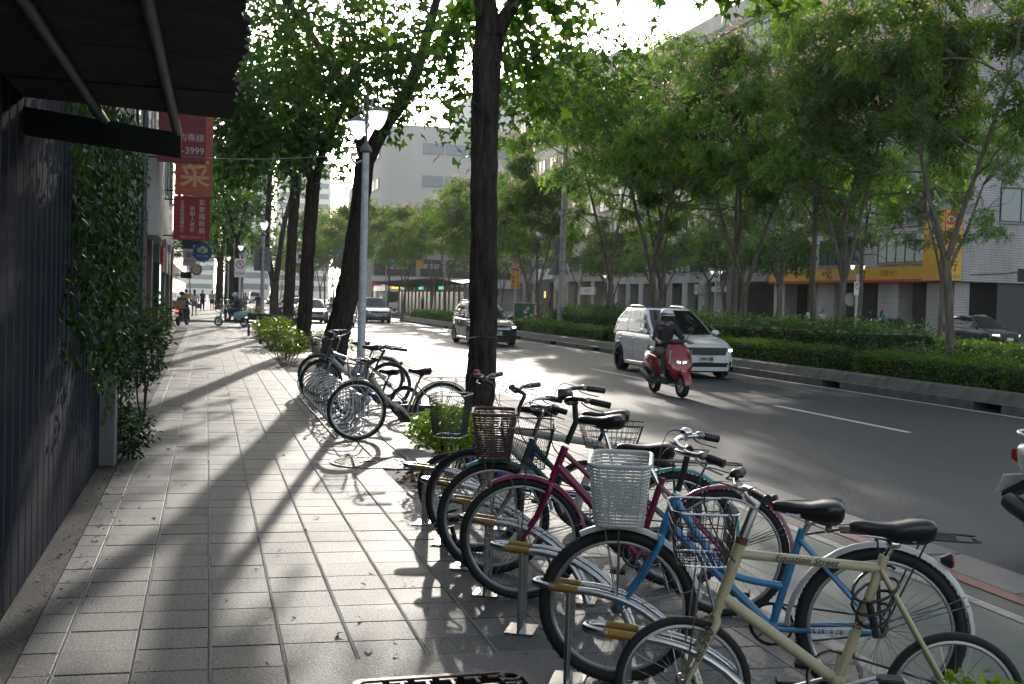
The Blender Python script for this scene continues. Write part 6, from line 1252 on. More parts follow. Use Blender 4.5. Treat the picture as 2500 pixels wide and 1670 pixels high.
# row of shops
GRAN = mat('grey_granite', (.17, .17, .165), .5, var=(35, (.12, .12, .118), .25), bump=(90, .3)); CREAMW = mat('cream_render', (.36, .35, .32), .75, var=(1.2, (.28, .27, .25)))
shop = empty('shop_row', (-1.5, 14, 0), 0, 'row of narrow shops with grey granite pillars on the left', 'building')
MB().b2((-9, 0, 0), (-.35, 37.6, 3.4)).build('ground_floor_wall', mat('shop_interior', (.05, .05, .048), .8), shop)
MB().b2((-9, 0, 3.4), (.0, 37.6, 8.2)).build('upper_wall', CREAMW, shop); MB().b2((-9, -.2, 8.2), (.15, 37.8, 8.5)).build('parapet', CREAMW, shop)
for k, yy in enumerate((3.2, 8.4, 13., 18., 23, 28, 33, 37)):
    MB().b2((-.4, yy, 0), (.06, yy+.55, 3.4), .01).build('pillar', GRAN, shop)
    MB().b2((-.4, yy-.08, 3.0), (.10, yy+.63, 3.4), .01).build('capital', CREAMW, shop)
GL = mat('shop_glass', (.03, .035, .04), .06, spec=.7)
for k, yy in enumerate((.6, 3.9, 9.1, 13.7, 18.7, 23.7, 28.7, 33.7)):
    w = MB().b2((-.345, yy, .3), (-.31, yy+2.6, 2.7)).build('shop_window', GL, shop); MB().b2((-.33, yy-.05, .15), (-.28, yy+2.65, .3)).build('sill', GRAN, w); MB().b2((-.33, yy-.05, 2.7), (-.26, yy+2.65, 2.82)).build('head', ALU, w)
for k in range(8):
    yy = 1+k*4.6; w = MB().b2((.0, yy, 5.0), (.03, yy+2.6, 6.8)).build('window', GL, shop); MB().tube([(.02, yy, 5.0), (.02, yy+2.6, 5.0), (.02, yy+2.6, 6.8), (.02, yy, 6.8)], .035, 4, True).build('frame', ALU, w)
MB().tube([(.13, 12.4, 0), (.13, 12.4, 8.2)], .06, 10).build('downpipe', mat('blue_grey_pipe', (.10, .12, .13), .45), shop, 60); MB().tube([(.14, 13.2, 0), (.14, 13.2, 3.4)], .03, 8).build('conduit', mat('red_conduit', (.35, .03, .03), .5), shop, 60)
for k, (yy, c) in enumerate([(24.2, (.5, .04, .04)), (27.5, (.15, .35, .4)), (30.5, (.45, .2, .05)), (34.5, (.03, .03, .03))]): MB().b2((.0, yy, 2.2), (.12, yy+2.2, 3.0)).build('fascia_sign', mat('fascia_%d' % k, c, .5), shop)
MB().b2((.0, 20.6, 1.1), (.16, 21.6, 2.4)).build('screen_frame', DARKT, shop); MB().b2((.16, 20.65, 1.15), (.165, 21.55, 2.35)).build('screen', mat('lit_screen', (.3, .5, .6), .4, emit=((.45, .75, .85), 1.2)), shop)
MB().b2((.02, 14.2, 2.9), (.36, 17.6, 5.0)).build('light_box', mat('sign_white', (.62, .62, .60), .5), shop)
def blade(label, x0, x1, y, z0, z1, m, depth=.12, name='hanging_sign', panels=None):
    t = empty(name, ((x0+x1)/2, y, z0), 0, label, 'sign'); w, h = x1-x0, z1-z0; b = MB().box((0, 0, h/2), (w, depth, h), None, .01).build('board', m, t)
    MB().tube([(-w/2-.25, 0, h-.1), (-w/2, 0, h-.1)], .02, 6).build('bracket', DARKT, t); MB().tube([(-w/2-.25, 0, .1), (-w/2, 0, .1)], .02, 6).build('bracket', DARKT, t)
    return t, b, w, h, -depth/2-.002
REDS = mat('deep_red_sign', (.24, .015, .022), .45, var=(3, (.18, .012, .02))); SALM = mat('salmon_sign', (.55, .13, .07), .5, var=(1.5, (.48, .10, .055))); REDB = mat('faded_red_sign', (.36, .02, .035), .55, var=(5, (.28, .03, .035), .2)); INK = mat('sign_pale_ink', (.66, .62, .55), .6); PEACH = mat('sign_peach_ink', (.72, .42, .22), .6)
t, b, w, h, yf = blade('deep red hanging sign with a white telephone number', -1.12, -.085, 27.0, 4.5, 6.6, REDS)
text('預約專線', .19, INK, t, (.10, yf, .56), FACE_CAM); text('2755-3999', .215, INK, t, (.02, yf, .27), FACE_CAM)
t, b, w, h, yf = blade('salmon hanging sign with one large peach character', -.86, .08, 31.0, 4.10, 7.3, SALM)
text('菜', .78, PEACH, t, (0.03, yf, .52), FACE_CAM, bold=.012)
t, b, w, h, yf = blade('faded red hanging sign with columns of brush characters', -.88, .04, 31.0, 2.93, 4.07, REDB)
for xx, s, z0, dz in ((.26, .165, .98, .185), (.02, .13, .82, .14), (-.24, .11, .97, .105)):
    for i, ch in enumerate({.26: '彭家園粉腸', .02: '創辦人老彭', -.24: '五拾年統領傳年小舖'}[xx][:8]): text(ch, s, INK, t, (xx, yf, z0-dz*i), FACE_CAM)
text('電話 2754-0110', .095, PEACH, t, (.03, yf, .07), FACE_CAM)
t = empty('hanging_sign', (-.16, 38, 2.85), 0, 'round blue hanging sign with a white cloud shape', 'sign'); MB().lathe([(.30, -.05), (.30, .05)], 32, rotM('X', R(90))).build('disc', mat('blue_sign', (.01, .10, .30), .4), t, 40)
mb = MB()
for cx, cz, rr in ((-.08, .07, .085), (.08, .075, .085), (0, .10, .10), (0, .045, .08)): mb.lathe([(rr, -.002), (rr, .002)], 20, rotM('X', R(90)), (cx, -.054-.0005*cx, cz))
mb.build('cloud', INK, t); text('JJ', .14, mat('blue_sign', (.01, .10, .30), .4), t, (0, -.060, .07), FACE_CAM, shear=.2); text('台灣大哥大', .075, INK, t, (0, -.056, -.12), FACE_CAM); MB().tube([(-.35, 0, .26), (0, 0, .26)], .02, 6).build('bracket', DARKT, t); MB().tube([(.18, 0, .24), (.18, 0, .5)], .01, 6).build('hanger', DARKT, t)
t, b, w, h, yf = blade('small white sign under a dark green one, left of the blue disc', -.80, -.36, 40., 2.45, 3.02, mat('sign_white', (.62, .62, .60), .5))
text('優R', .20, DARKT, t, (0.02, yf, .36), FACE_CAM); text('不動產仲介', .075, DARKT, t, (.0, yf, .16), FACE_CAM)
t, b, w, h, yf = blade('dark green sign board above the small white sign', -.85, -.22, 42., 3.05, 3.75, mat('dark_green_sign', (.02, .06, .055), .5)); text('所', .2, INK, t, (.12, yf, .12), FACE_CAM)
t, b, w, h, yf = blade('black plate sign low on the shop front', -1.1, -.65, 52.0-1, 2.15, 2.42, DARKT)
t = empty('hanging_sign', (-.45, 50.5, 2.52), 0, 'round pink and white hanging sign far along the shops', 'sign'); MB().lathe([(.24, -.04), (.24, .04)], 24, rotM('X', R(90))).build('disc', mat('pink_sign', (.5, .12, .10), .5), t, 40); MB().lathe([(.17, -.002), (.17, .002)], 20, rotM('X', R(90)), (0, -.043, 0)).build('pale_panel', INK, t); MB().tube([(-.6, 0, .2), (0, 0, .2)], .015, 6).build('bracket', DARKT, t)
far = empty('far_shop_row', (-3.2, 66.5, 0), 0, 'pale low shop row beyond the side street on the left', 'building'); MB().b2((-14, 0, 0), (0, 120, 7.2)).build('wall', CREAMW, far)
for k in range(20): w = MB().b2((0, 1+k*5.8, .3), (.04, 5+k*5.8, 2.8)).build('shop_window', GL, far); w = MB().b2((0, 1+k*5.8, 4.2), (.04, 5+k*5.8, 6.2)).build('window', GL, far)
# ================================================================ right side: bank and its neighbours
def tilewall(name, c, g, s=.155):
    m = bpy.data.materials.new(name); m.use_nodes = True; t = m.node_tree; b = t.nodes['Principled BSDF']; ge = t.nodes.new('ShaderNodeNewGeometry'); sp = t.nodes.new('ShaderNodeSeparateXYZ'); t.links.new(ge.outputs['Position'], sp.inputs[0])
    ad = t.nodes.new('ShaderNodeMath'); t.links.new(sp.outputs[0], ad.inputs[0]); t.links.new(sp.outputs[1], ad.inputs[1]); cb = t.nodes.new('ShaderNodeCombineXYZ'); t.links.new(ad.outputs[0], cb.inputs[0]); t.links.new(sp.outputs[2], cb.inputs[1])
    br = t.nodes.new('ShaderNodeTexBrick'); br.offset = 0; br.inputs['Scale'].default_value = 1; br.inputs['Brick Width'].default_value = s; br.inputs['Row Height'].default_value = s; br.inputs['Mortar Size'].default_value = .011; br.inputs['Mortar Smooth'].default_value = .3
    br.inputs['Color1'].default_value = (*c, 1); br.inputs['Color2'].default_value = (*[v*.88 for v in c], 1); br.inputs['Mortar'].default_value = (*g, 1); t.links.new(cb.outputs[0], br.inputs[0])
    nz = t.nodes.new('ShaderNodeTexNoise'); nz.inputs['Scale'].default_value = .5; nz.inputs['Detail'].default_value = 5; mp = t.nodes.new('ShaderNodeMapping'); mp.inputs['Scale'].default_value = (1, 1, .3); t.links.new(ge.outputs['Position'], mp.inputs[0]); t.links.new(mp.outputs[0], nz.inputs[0])
    cr = t.nodes.new('ShaderNodeValToRGB'); cr.color_ramp.elements[0].position = .3; cr.color_ramp.elements[1].position = .65; cr.color_ramp.elements[0].color = (.62, .61, .60, 1); mx = t.nodes.new('ShaderNodeMix'); mx.data_type = 'RGBA'; mx.blend_type = 'MULTIPLY'; mx.inputs[0].default_value = 1
    t.links.new(nz.outputs[0], cr.inputs[0]); t.links.new(br.outputs[0], mx.inputs[6]); t.links.new(cr.outputs[0], mx.inputs[7]); t.links.new(mx.outputs[2], b.inputs['Base Color']); b.inputs['Roughness'].default_value = .5
    return m
TILEW = tilewall('white_wall_tiles', (.58, .55, .54), (.14, .14, .14)); TILEB = tilewall('beige_wall_tiles', (.42, .35, .30), (.25, .21, .19), .12); TILEG = tilewall('grey_wall_tiles', (.36, .36, .36), (.2, .2, .2), .2)
GREYC = mat('grey_render', (.40, .40, .39), .8, var=(.6, (.29, .29, .28))); WFR = mat('dark_window_frame', (.03, .035, .035), .4); PANE = mat('window_pane', (.10, .12, .13), .06, spec=.7); PALEP = mat('blind_pane', (.30, .33, .34), .15, spec=.6)
LITP = mat('lit_pane', (.10, .12, .11), .15, emit=((.75, .9, .8), .06))
def window(parent, face, a0, a1, z0, z1, pos, mull=2, pane=PANE, bars=0, frame=WFR, dep=.08):
    """face 'x': in a wall looking to -X at x=pos, a along Y.  face 'y': in a wall looking to -Y at y=pos, a along X"""
    P = (lambda a, d, z: (pos+d, a, z)) if face == 'x' else (lambda a, d, z: (a, pos+d, z)); mb = MB()
    for (u0, u1, w0, w1) in [(a0, a1, z0, z0+.07), (a0, a1, z1-.07, z1), (a0, a0+.07, z0+.07, z1-.07), (a1-.07, a1, z0+.07, z1-.07)]+[(a0+(a1-a0)*k/mull-.03, a0+(a1-a0)*k/mull+.03, z0+.07, z1-.07) for k in range(1, mull)]: mb.b2(P(u0, -dep, w0), P(u1, .02, w1))
    f = mb.build('window', frame, parent)
    for k in range(mull): u0, u1 = a0+(a1-a0)*k/mull+.03, a0+(a1-a0)*(k+1)/mull-.03; MB().b2(P(u0, -.03, z0+.05), P(u1, -.01, z1-.05)).build('pane', pane if not callable(pane) else pane(k), f)
    MB().b2(P(a0-.08, -dep-.05, z0-.09), P(a1+.08, .02, z0-.002)).build('sill', GREYC, f); return f
BX, BY0, BY1 = 44., 59.5, 83.
bank = empty('bank_building', (0, 0, 0), 0, 'white tiled bank building with a yellow sign band on the right', 'building')
MB().b2((BX, BY0, 3.6), (66, BY1, 34)).build('wall', TILEW, bank); MB().b2((BX+3, BY0+.5, 0), (65, BY1, 3.6)).build('recessed_wall', mat('dark_granite', (.045, .047, .05), .35), bank)
for y0, y1 in ((60.1, 62.9), (65.9, 68.3), (73.9, 76.4), (81.2, 83)): MB().b2((BX+.02, y0, 0), (BX+1.1, y1, 3.6), .02).build('pillar', TILEW, bank)
MB().b2((BX+9, BY0+.02, 0), (BX+16, BY0+.5, 3.0)).build('shutter_wall', TILEW, bank)
for y0, y1 in ((69, 73.2), (77, 80.8)): f = MB().b2((BX+2.93, y0, .3), (BX+2.98, y1, 3.0)).build('shop_window', PANE, bank); MB().b2((BX+2.9, y0+.8, .6), (BX+2.928, y1-.8, 1.7)).build('poster', mat('dim_poster', (.16, .14, .13), .6), f)
YELS = mat('bank_yellow', (.80, .44, .016), .4, var=(.8, (.72, .38, .014))); REDL = mat('bank_red', (.50, .04, .03), .4); BINK = mat('sign_brown_ink', (.09, .05, .02), .5)
sg = empty('bank_sign_band', (BX-.02, 72, 3.6), 0, 'long yellow sign band with brown characters over the bank arcade', 'sign')
MB().b2((-.45, -10.6, .16), (0, 11, .98)).build('board', YELS, sg); MB().b2((-.47, -10.62, -.02), (0, 11.02, .16)).build('red_strip', REDL, sg)
RX = orient((0, -1, 0), (-1, 0, 0))
for ch, yy in (('彰', 4.8), ('化', 1.9), ('銀', -.35), ('行', -2.55)): text(ch, .86, BINK, sg, (-.455, yy, .58), RX, bold=.02)
text('信義分行', .48, BINK, sg, (-.455, -5.6, .56), RX); text('●', .8, REDL, sg, (-.455, 6.6, .62), RX)
vs_ = empty('bank_vertical_sign', (BX-1.4, BY0, 3.62), 0, 'tall vertical yellow sign at the corner of the bank', 'sign')
MB().b2((0, 0, 0), (1.38, 1.9, 4.2)).build('board', YELS, vs_); MB().b2((.10, -.012, .0), (.18, 0, 4.2)).build('red_strip', REDL, vs_); MB().b2((.26, -.014, 3.35), (1.3, 0, 4.05)).build('emblem_panel', REDL, vs_)
text('CHB', .50, INK, vs_, (.80, -.018, 3.68), FACE_CAM, bold=.01); text('CHANG HWA BANK', .10, INK, vs_, (.80, -.016, 3.22), FACE_CAM)
for i, ch in enumerate('彰化銀行'): text(ch, .66, BINK, vs_, (.78, -.004, 2.75-.64*i), FACE_CAM, bold=.015)
text('信義分行', .28, BINK, vs_, (.78, -.004, .22), FACE_CAM)
window(bank, 'x', 63.2, 68.4, 4.85, 6.75, BX, 5, LITP); window(bank, 'x', 70.4, 76, 4.85, 6.75, BX, 5, PANE); window(bank, 'x', 77.5, 82, 4.85, 6.75, BX, 4, PANE)
window(bank, 'x', 60.4, 82, 7.3, 9.4, BX, 9, PALEP)
MB().b2((BX-.9, BY0-.9, 9.7), (BX, BY1, 10.5)).build('ledge', GREYC, bank)
for fl_ in range(5):
    z = 11.4+fl_*3.9; MB().b2((BX-.7, 64+fl_*.2, z+2.5), (BX, BY1, z+3.4)).build('balcony_band', TILEW, bank)
    for k in range(4): window(bank, 'x', 60.5+k*5.6, 65+k*5.6, z, z+2.3, BX, 4, PANE)
    window(bank, 'y', 46+.5, 52, z, z+2.2, BY0, 4, PANE)
MB().b2((BX-2.2, 65, 10.8), (BX, 68.2, 13.0)).build('bay', TILEW, bank)
MB().b2((48, BY0-.02, 3.7), (58, BY0, 4.5)).build('dark_fascia', DARKT, bank); window(bank, 'y', 46.5, 54, 7.3, 9.4, BY0, 5, PALEP)
MB().tube(smoothpath([(44.6, BY0-.05, 4.0), (48, BY0-.05, 4.3), (52, BY0-.05, 5.3), (56, BY0-.05, 6.1)], 5), .03, 5).build('cable', DARKT, bank)
nb = empty('edge_sign_building', (0, 0, 0), 0, 'building at the right edge with another tall yellow sign', 'building'); MB().b2((58.5, 55, 0), (80, 75, 24)).build('wall', GREYC, nb); MB().b2((56.6, 55, 4.4), (58.4, 55.3, 12)).build('yellow_sign', YELS, nb)
b2_ = empty('arcade_building', (0, 0, 0), 0, 'grey and white tiled building with pillared arcade left of the bank', 'building')
MB().b2((BX, 84.5, 3.8), (66, 121, 28)).build('wall', TILEW, b2_); MB().b2((BX+3, 84.5, 0), (65, 121, 3.8)).build('recessed_wall', mat('dark_granite', (.045, .047, .05), .35), b2_)
MB().b2((BX-.4, 88.6, 0), (BX+.2, 90.8, 14)).build('dark_column', mat('slate_cladding', (.05, .06, .07), .4), b2_)
for k in range(8): MB().b2((BX, 92.4+k*3.8, 0), (BX+.9, 93.7+k*3.8, 3.8), .02).build('pillar', TILEW if k % 3 else TILEG, b2_)
for fl_ in range(6):
    z = 4.8+fl_*3.7; MB().b2((BX-.35, 84.5, z+2.45), (BX, 121, z+3.1)).build('floor_band', GREYC, b2_)
    for k in range(7): window(b2_, 'x', 85.4+k*5.1, 89.3+k*5.1, z, z+2.2, BX, 3, PALEP if (k+fl_) % 3 == 0 else PANE)
def wsign(label, y0, y1, z0, z1, m, s='', ink=DARKT, size=.3, d=.25):
    t = empty('shop_sign', (BX-.03, (y0+y1)/2, z0), 0, label, 'sign'); MB().b2((-d, -(y1-y0)/2, 0), (0, (y1-y0)/2, z1-z0)).build('board', m, t)
    if s: text(s, size, ink, t, (-d-.004, 0, (z1-z0)/2), RX)
    return t
WS = mat('sign_white', (.62, .62, .60), .5)
wsign('white and dark grey sign above the arcade shop', 92.2, 94.6, 3.9, 4.7, WS, '半畝茶園', DARKT, .34); wsign('dark grey half of the arcade shop sign', 90.9, 92.15, 3.9, 4.7, DARKT)
wsign('narrow white sign over the lit shop door', 91, 94, 2.95, 3.4, WS, '半畝茶園 藝文', DARKT, .26, .3); wsign('small white box sign with a dark mark on a pillar', 96.6, 97.3, 2.7, 3.6, WS, '印', DARKT, .4, .5)
wsign('white sign with green edge among the far shops', 126, 131, 2.6, 3.5, WS, '幸福時光', mat('pink_ink', (.5, .2, .15), .5), .55, .3)
t = wsign('white shop sign with blue letters far along the arcade', 143, 151, 4.6, 6.0, WS, 'SU', mat('blue_ink', (.03, .12, .35), .5), 1.2, .3); wsign('black shop front with a small gold emblem', 144, 148, .6, 4.4, DARKT, '回', mat('gold_glow', (.6, .4, .1), .5, emit=((1, .65, .2), 1.5)), .9, .3)
t = empty('shop_sign', (BX-.8, 138, 3.8), 0, 'round white clock-like sign beside the sign pole', 'sign'); MB().lathe([(.75, -.1), (.75, .1)], 24, rotM('X', R(90))).build('disc', WS, t, 40)
b3 = empty('brown_block', (0, 0, 0), 0, 'beige tiled apartment block farther along the opposite side', 'building'); MB().b2((BX, 121.5, 4.2), (66, 165, 30)).build('wall', TILEB, b3); MB().b2((BX+2.5, 121.5, 0), (65, 165, 4.2)).build('recessed_wall', mat('dark_granite', (.045, .047, .05), .35), b3)
for k in range(9): MB().b2((BX, 122+k*5, 0), (BX+.9, 123.2+k*5, 4.2)).build('pillar', TILEB, b3)
for fl_ in range(7):
    z = 5.4+fl_*3.4
    for k in range(8): window(b3, 'x', 122.6+k*5.2, 126+k*5.2, z, z+1.9, BX, 2, PANE)
# buildings that close the street at the crossing
cr_ = empty('crossing_building', (0, 0, 0), 0, 'beige flat block with black shop signs behind the bus shelter', 'building'); CBY = 186.; MB().b2((26, CBY, 0), (66, CBY+20, 16.5)).build('wall', mat('beige_render', (.40, .36, .33), .8, var=(.4, (.32, .29, .27))), cr_)
for fl_ in range(2):
    for k in range(8): window(cr_, 'y', 28+k*4.6, 30.6+k*4.6, 9+fl_*3.4, 11+fl_*3.4, CBY, 2, PANE); 
    for k in range(8): MB().b2((31+k*4.6, CBY-.5, 9.2+fl_*3.4), (31.9+k*4.6, CBY, 10+fl_*3.4)).build('air_conditioner', WS, cr_)
MB().b2((26, CBY-1.2, 3.6), (56, CBY, 5.0)).build('white_canopy', WS, cr_); MB().b2((26, CBY-2, 2.4), (30, CBY-.2, 4.2)).build('red_awning', mat('red_awning', (.55, .05, .03), .6), cr_)
for k, (x0, x1, s) in enumerate([(26.4, 33.2, '金新'), (33.8, 37.6, '珈琲屋'), (38.4, 44.4, '建志'), (45, 52, '學苑')]):
    t = empty('shop_sign', ((x0+x1)/2, CBY-.3, 5.2), 0, ['black sign with two large white characters, leftmost at the crossing', 'narrow black sign second from the left at the crossing', 'black sign with a white character right of the round arch', 'black sign farthest right at the crossing'][k], 'sign'); MB().b2((-(x1-x0)/2, 0, 0), ((x1-x0)/2, .2, 2.8)).build('board', DARKT, t); text(s, 1.5 if len(s) < 3 else 1.0, INK, t, (0, -.01, 1.6), FACE_CAM)
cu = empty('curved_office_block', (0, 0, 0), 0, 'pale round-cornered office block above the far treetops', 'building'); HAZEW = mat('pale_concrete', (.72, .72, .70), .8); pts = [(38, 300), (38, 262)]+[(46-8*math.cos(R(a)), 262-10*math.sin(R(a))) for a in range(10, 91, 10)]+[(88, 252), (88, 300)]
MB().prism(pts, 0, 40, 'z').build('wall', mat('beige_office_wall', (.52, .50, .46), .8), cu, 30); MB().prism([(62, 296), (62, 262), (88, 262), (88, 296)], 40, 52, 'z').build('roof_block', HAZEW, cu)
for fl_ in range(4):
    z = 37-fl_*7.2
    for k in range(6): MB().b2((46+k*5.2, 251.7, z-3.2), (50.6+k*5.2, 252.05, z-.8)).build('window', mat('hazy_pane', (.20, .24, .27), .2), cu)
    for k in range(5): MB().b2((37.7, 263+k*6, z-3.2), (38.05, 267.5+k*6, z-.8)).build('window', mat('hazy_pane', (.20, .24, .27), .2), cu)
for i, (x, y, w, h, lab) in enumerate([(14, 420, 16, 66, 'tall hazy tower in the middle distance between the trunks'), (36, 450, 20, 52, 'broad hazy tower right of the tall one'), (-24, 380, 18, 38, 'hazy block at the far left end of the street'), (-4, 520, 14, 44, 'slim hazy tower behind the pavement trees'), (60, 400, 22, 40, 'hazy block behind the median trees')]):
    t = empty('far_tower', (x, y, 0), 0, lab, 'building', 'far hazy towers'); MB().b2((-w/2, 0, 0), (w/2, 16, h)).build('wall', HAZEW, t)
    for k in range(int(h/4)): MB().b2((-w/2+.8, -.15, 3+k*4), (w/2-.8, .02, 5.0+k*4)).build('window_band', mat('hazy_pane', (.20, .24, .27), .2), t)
# right-hand tall blocks seen over the median trees
tb = empty('tall_glass_block', (0, 0, 0), 0, 'tall pale block with window bands right of the thick near trunk', 'building'); MB().b2((52, 168, 0), (84, 184, 40)).build('wall', mat('grey_tower_wall', (.40, .40, .40), .8), tb)
for k in range(8): MB().b2((51.8, 168.5, 5+k*4), (52.02, 183.5, 7.2+k*4)).build('window_band', mat('hazy_pane', (.20, .24, .27), .2), tb); MB().b2((52.6, 167.85, 5+k*4), (83.4, 168.02, 7.2+k*4)).build('window_band', mat('hazy_pane', (.20, .24, .27), .2), tb)
# ================================================================ street furniture
POLEW = mat('pale_grey_pole', (.60, .61, .64), .45, var=(9, (.44, .44, .46), .12))
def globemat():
    m = bpy.data.materials.new('milk_glass_added_glow'); m.use_nodes = True; t = m.node_tree; b = t.nodes['Principled BSDF']; b.inputs['Base Color'].default_value = (.8, .79, .76, 1); b.inputs['Roughness'].default_value = .3; b.inputs['Emission Color'].default_value = (1, .97, .9, 1); b.inputs['Emission Strength'].default_value = .9; m.cycles.emission_sampling = 'NONE'  # small glow added in place of daylight shining through the globes
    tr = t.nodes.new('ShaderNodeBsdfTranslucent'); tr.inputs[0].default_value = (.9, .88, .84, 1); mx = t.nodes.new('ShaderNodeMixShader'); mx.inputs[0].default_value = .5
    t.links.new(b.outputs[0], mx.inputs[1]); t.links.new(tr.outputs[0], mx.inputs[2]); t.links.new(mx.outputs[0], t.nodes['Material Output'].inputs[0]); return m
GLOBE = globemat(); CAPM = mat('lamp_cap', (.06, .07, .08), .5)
def street_lamp(label, x, y, heads, z=0., top=4.0, group='street lamps along the pavement', rad=.063, detail=True):
    t = empty('street_lamp', (x, y, z), 0, label, 'street lamp', group); p = MB().lathe([(rad*1.15, .5), (rad, .7), (rad*.92, 2.2), (rad*.82, top-.3), (rad*.82, top-.22)], 10).build('pole', POLEW, t, 30)
    MB().lathe([(.17, 0), (.17, .06), (.15, .08), (.145, .46), (.11, .52), (rad*1.2, .56)], 8).build('base', POLEW, t, 20)
    MB().lathe([(rad*.8, top-.24), (rad*1.5, top-.21), (rad*1.2, top-.15), (rad*.6, top-.1), (.022, top-.06), (.020, top+.55), (.035, top+.58), (.02, top+.64), (.0, top+.72)], 12).build('collar', mat('bronze_collar', (.10, .10, .09), .5), t, 40)
    for (dx, dy, dz) in heads:
        MB().tube(smoothpath([(0, 0, top+.12), (dx*.5, dy*.5, top+.45+dz), (dx, dy, top+.42+dz)], 4), .014, 6).build('arm', POLEW, t)
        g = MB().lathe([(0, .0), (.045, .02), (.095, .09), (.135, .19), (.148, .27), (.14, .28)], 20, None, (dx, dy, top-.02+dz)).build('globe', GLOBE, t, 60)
        MB().lathe([(.160, .268), (.160, .278), (.10, .315), (.05, .35), (.02, .37), (.0, .38)], 20, None, (dx, dy, top-.02+dz)).build('lamp_cap', CAPM, g, 40)
    if detail: o = MB().tube(smoothpath([(-.05, 0, top-.35), (-.16, -.02, top-.40), (-.22, -.02, top-.30), (-.12, 0, top-.24)], 3), .018, 6).build('cable_bracket', mat('galvanised', (.3, .31, .31), .4, .7), t, 50); MB().lathe([(.03, 0), (.045, .02), (.045, .05), (.02, .06)], 10, None, (-.19, -.03, top-.30)).build('insulator', WHITEP, o, 40)
    return t
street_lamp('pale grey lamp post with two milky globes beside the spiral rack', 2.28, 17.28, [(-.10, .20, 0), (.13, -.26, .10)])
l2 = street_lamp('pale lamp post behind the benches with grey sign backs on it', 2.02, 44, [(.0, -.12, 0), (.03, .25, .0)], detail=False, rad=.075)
MB().box((-.02, .09, 2.9), (.62, .02, .92)).build('sign_back', mat('sign_back_grey', (.24, .24, .235), .5, .3), l2)
for zz in (2.55, 2.8, 3.05, 3.25): MB().box((-.0, .02, zz), (.22, .16, .03)).build('clamp', DARKT, l2)
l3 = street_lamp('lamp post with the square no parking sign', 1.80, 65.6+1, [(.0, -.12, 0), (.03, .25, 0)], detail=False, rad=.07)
s = MB().box((0, -.12, 3.0), (.62, .02, 1.05)).build('sign_plate', WHITEP, l3); MB().lathe([(.24, 0), (.24, .004), (.185, .004), (.185, 0), (.24, 0)], 24, rotM('X', R(90)), (0, -.135, 3.2)).build('red_ring', mat('sign_red', (.45, .02, .03), .5), s); MB().box((0, -.138, 3.2), (.42, .004, .05), rotM('Y', R(45))).build('red_bar', mat('sign_red', (.45, .02, .03), .5), s); text('P', .28, DARKT, s, (0, -.132, 3.2), FACE_CAM); text('拖吊區', .17, DARKT, s, (0, -.132, 2.68), FACE_CAM)
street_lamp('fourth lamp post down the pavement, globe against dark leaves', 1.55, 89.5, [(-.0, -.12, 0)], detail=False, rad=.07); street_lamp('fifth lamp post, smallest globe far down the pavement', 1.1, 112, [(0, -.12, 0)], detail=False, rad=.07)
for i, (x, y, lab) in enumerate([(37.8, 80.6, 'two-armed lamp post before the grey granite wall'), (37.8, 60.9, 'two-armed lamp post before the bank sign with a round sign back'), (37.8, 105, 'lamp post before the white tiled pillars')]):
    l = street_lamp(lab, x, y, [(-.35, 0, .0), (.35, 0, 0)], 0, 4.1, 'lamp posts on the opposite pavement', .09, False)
    if i == 1: s = MB().box((.0, -.14, 2.95), (.55, .02, .8)).build('sign_plate', WHITEP, l); MB().lathe([(.21, 0), (.21, .004), (.16, .004), (.16, 0), (.21, 0)], 20, rotM('X', R(90)), (0, -.153, 3.1)).build('red_ring', mat('sign_red', (.45, .02, .03), .5), s); MB().box((0, -.155, 3.1), (.36, .004, .05), rotM('Y', R(45))).build('red_bar', mat('sign_red', (.45, .02, .03), .5), s); MB().lathe([(.42, -.01), (.42, .01)], 24, rotM('X', R(90)), (-.3, .15, 2.3)).build('round_sign_back', mat('sign_back_grey', (.24, .24, .235), .5, .3), l)
# cable slung from the shops to the near lamp
w = MB().tube([Vector((-1.35, 24, 4.35)).lerp(Vector((2.08, 17.27, 3.72)), i/12)+Vector((0, 0, -.10*math.sin(math.pi*i/12))) for i in range(13)], .006, 5).build('overhead_cable', mat('pale_cable', (.3, .3, .3), .5)); tag(w, 'thin pale cable slung from the shops to the near lamp post', 'cable')
# benches
def bench(label, x, y):
    t = empty('bench', (x, y, 0), R(4), label, 'bench', 'dark benches in the planting strip'); m = mat('dark_bench_paint', (.022, .024, .022), .5)
    for xx in (0, 1.55): MB().tube([(xx, -.22, 0), (xx, -.22, .42), (xx, .18, .42), (xx, .26, .86)], .022, 6).build('side_frame', m, t); MB().tube([(xx, .20, 0), (xx, .20, .42)], .022, 6).build('leg', m, t)
    for k, yy in enumerate((-.18, -.05, .08)): MB().box((.775, yy, .44), (1.6, .115, .03)).build('seat_slat', m, t)
    MB().box((.775, .24, .72), (1.6, .025, .24)).build('back_board', m, t); return t
bench('nearer dark bench beside the bright shrubs', 1.66, 36.6); bench('farther dark bench in line behind the nearer one', 1.52, 43.2)
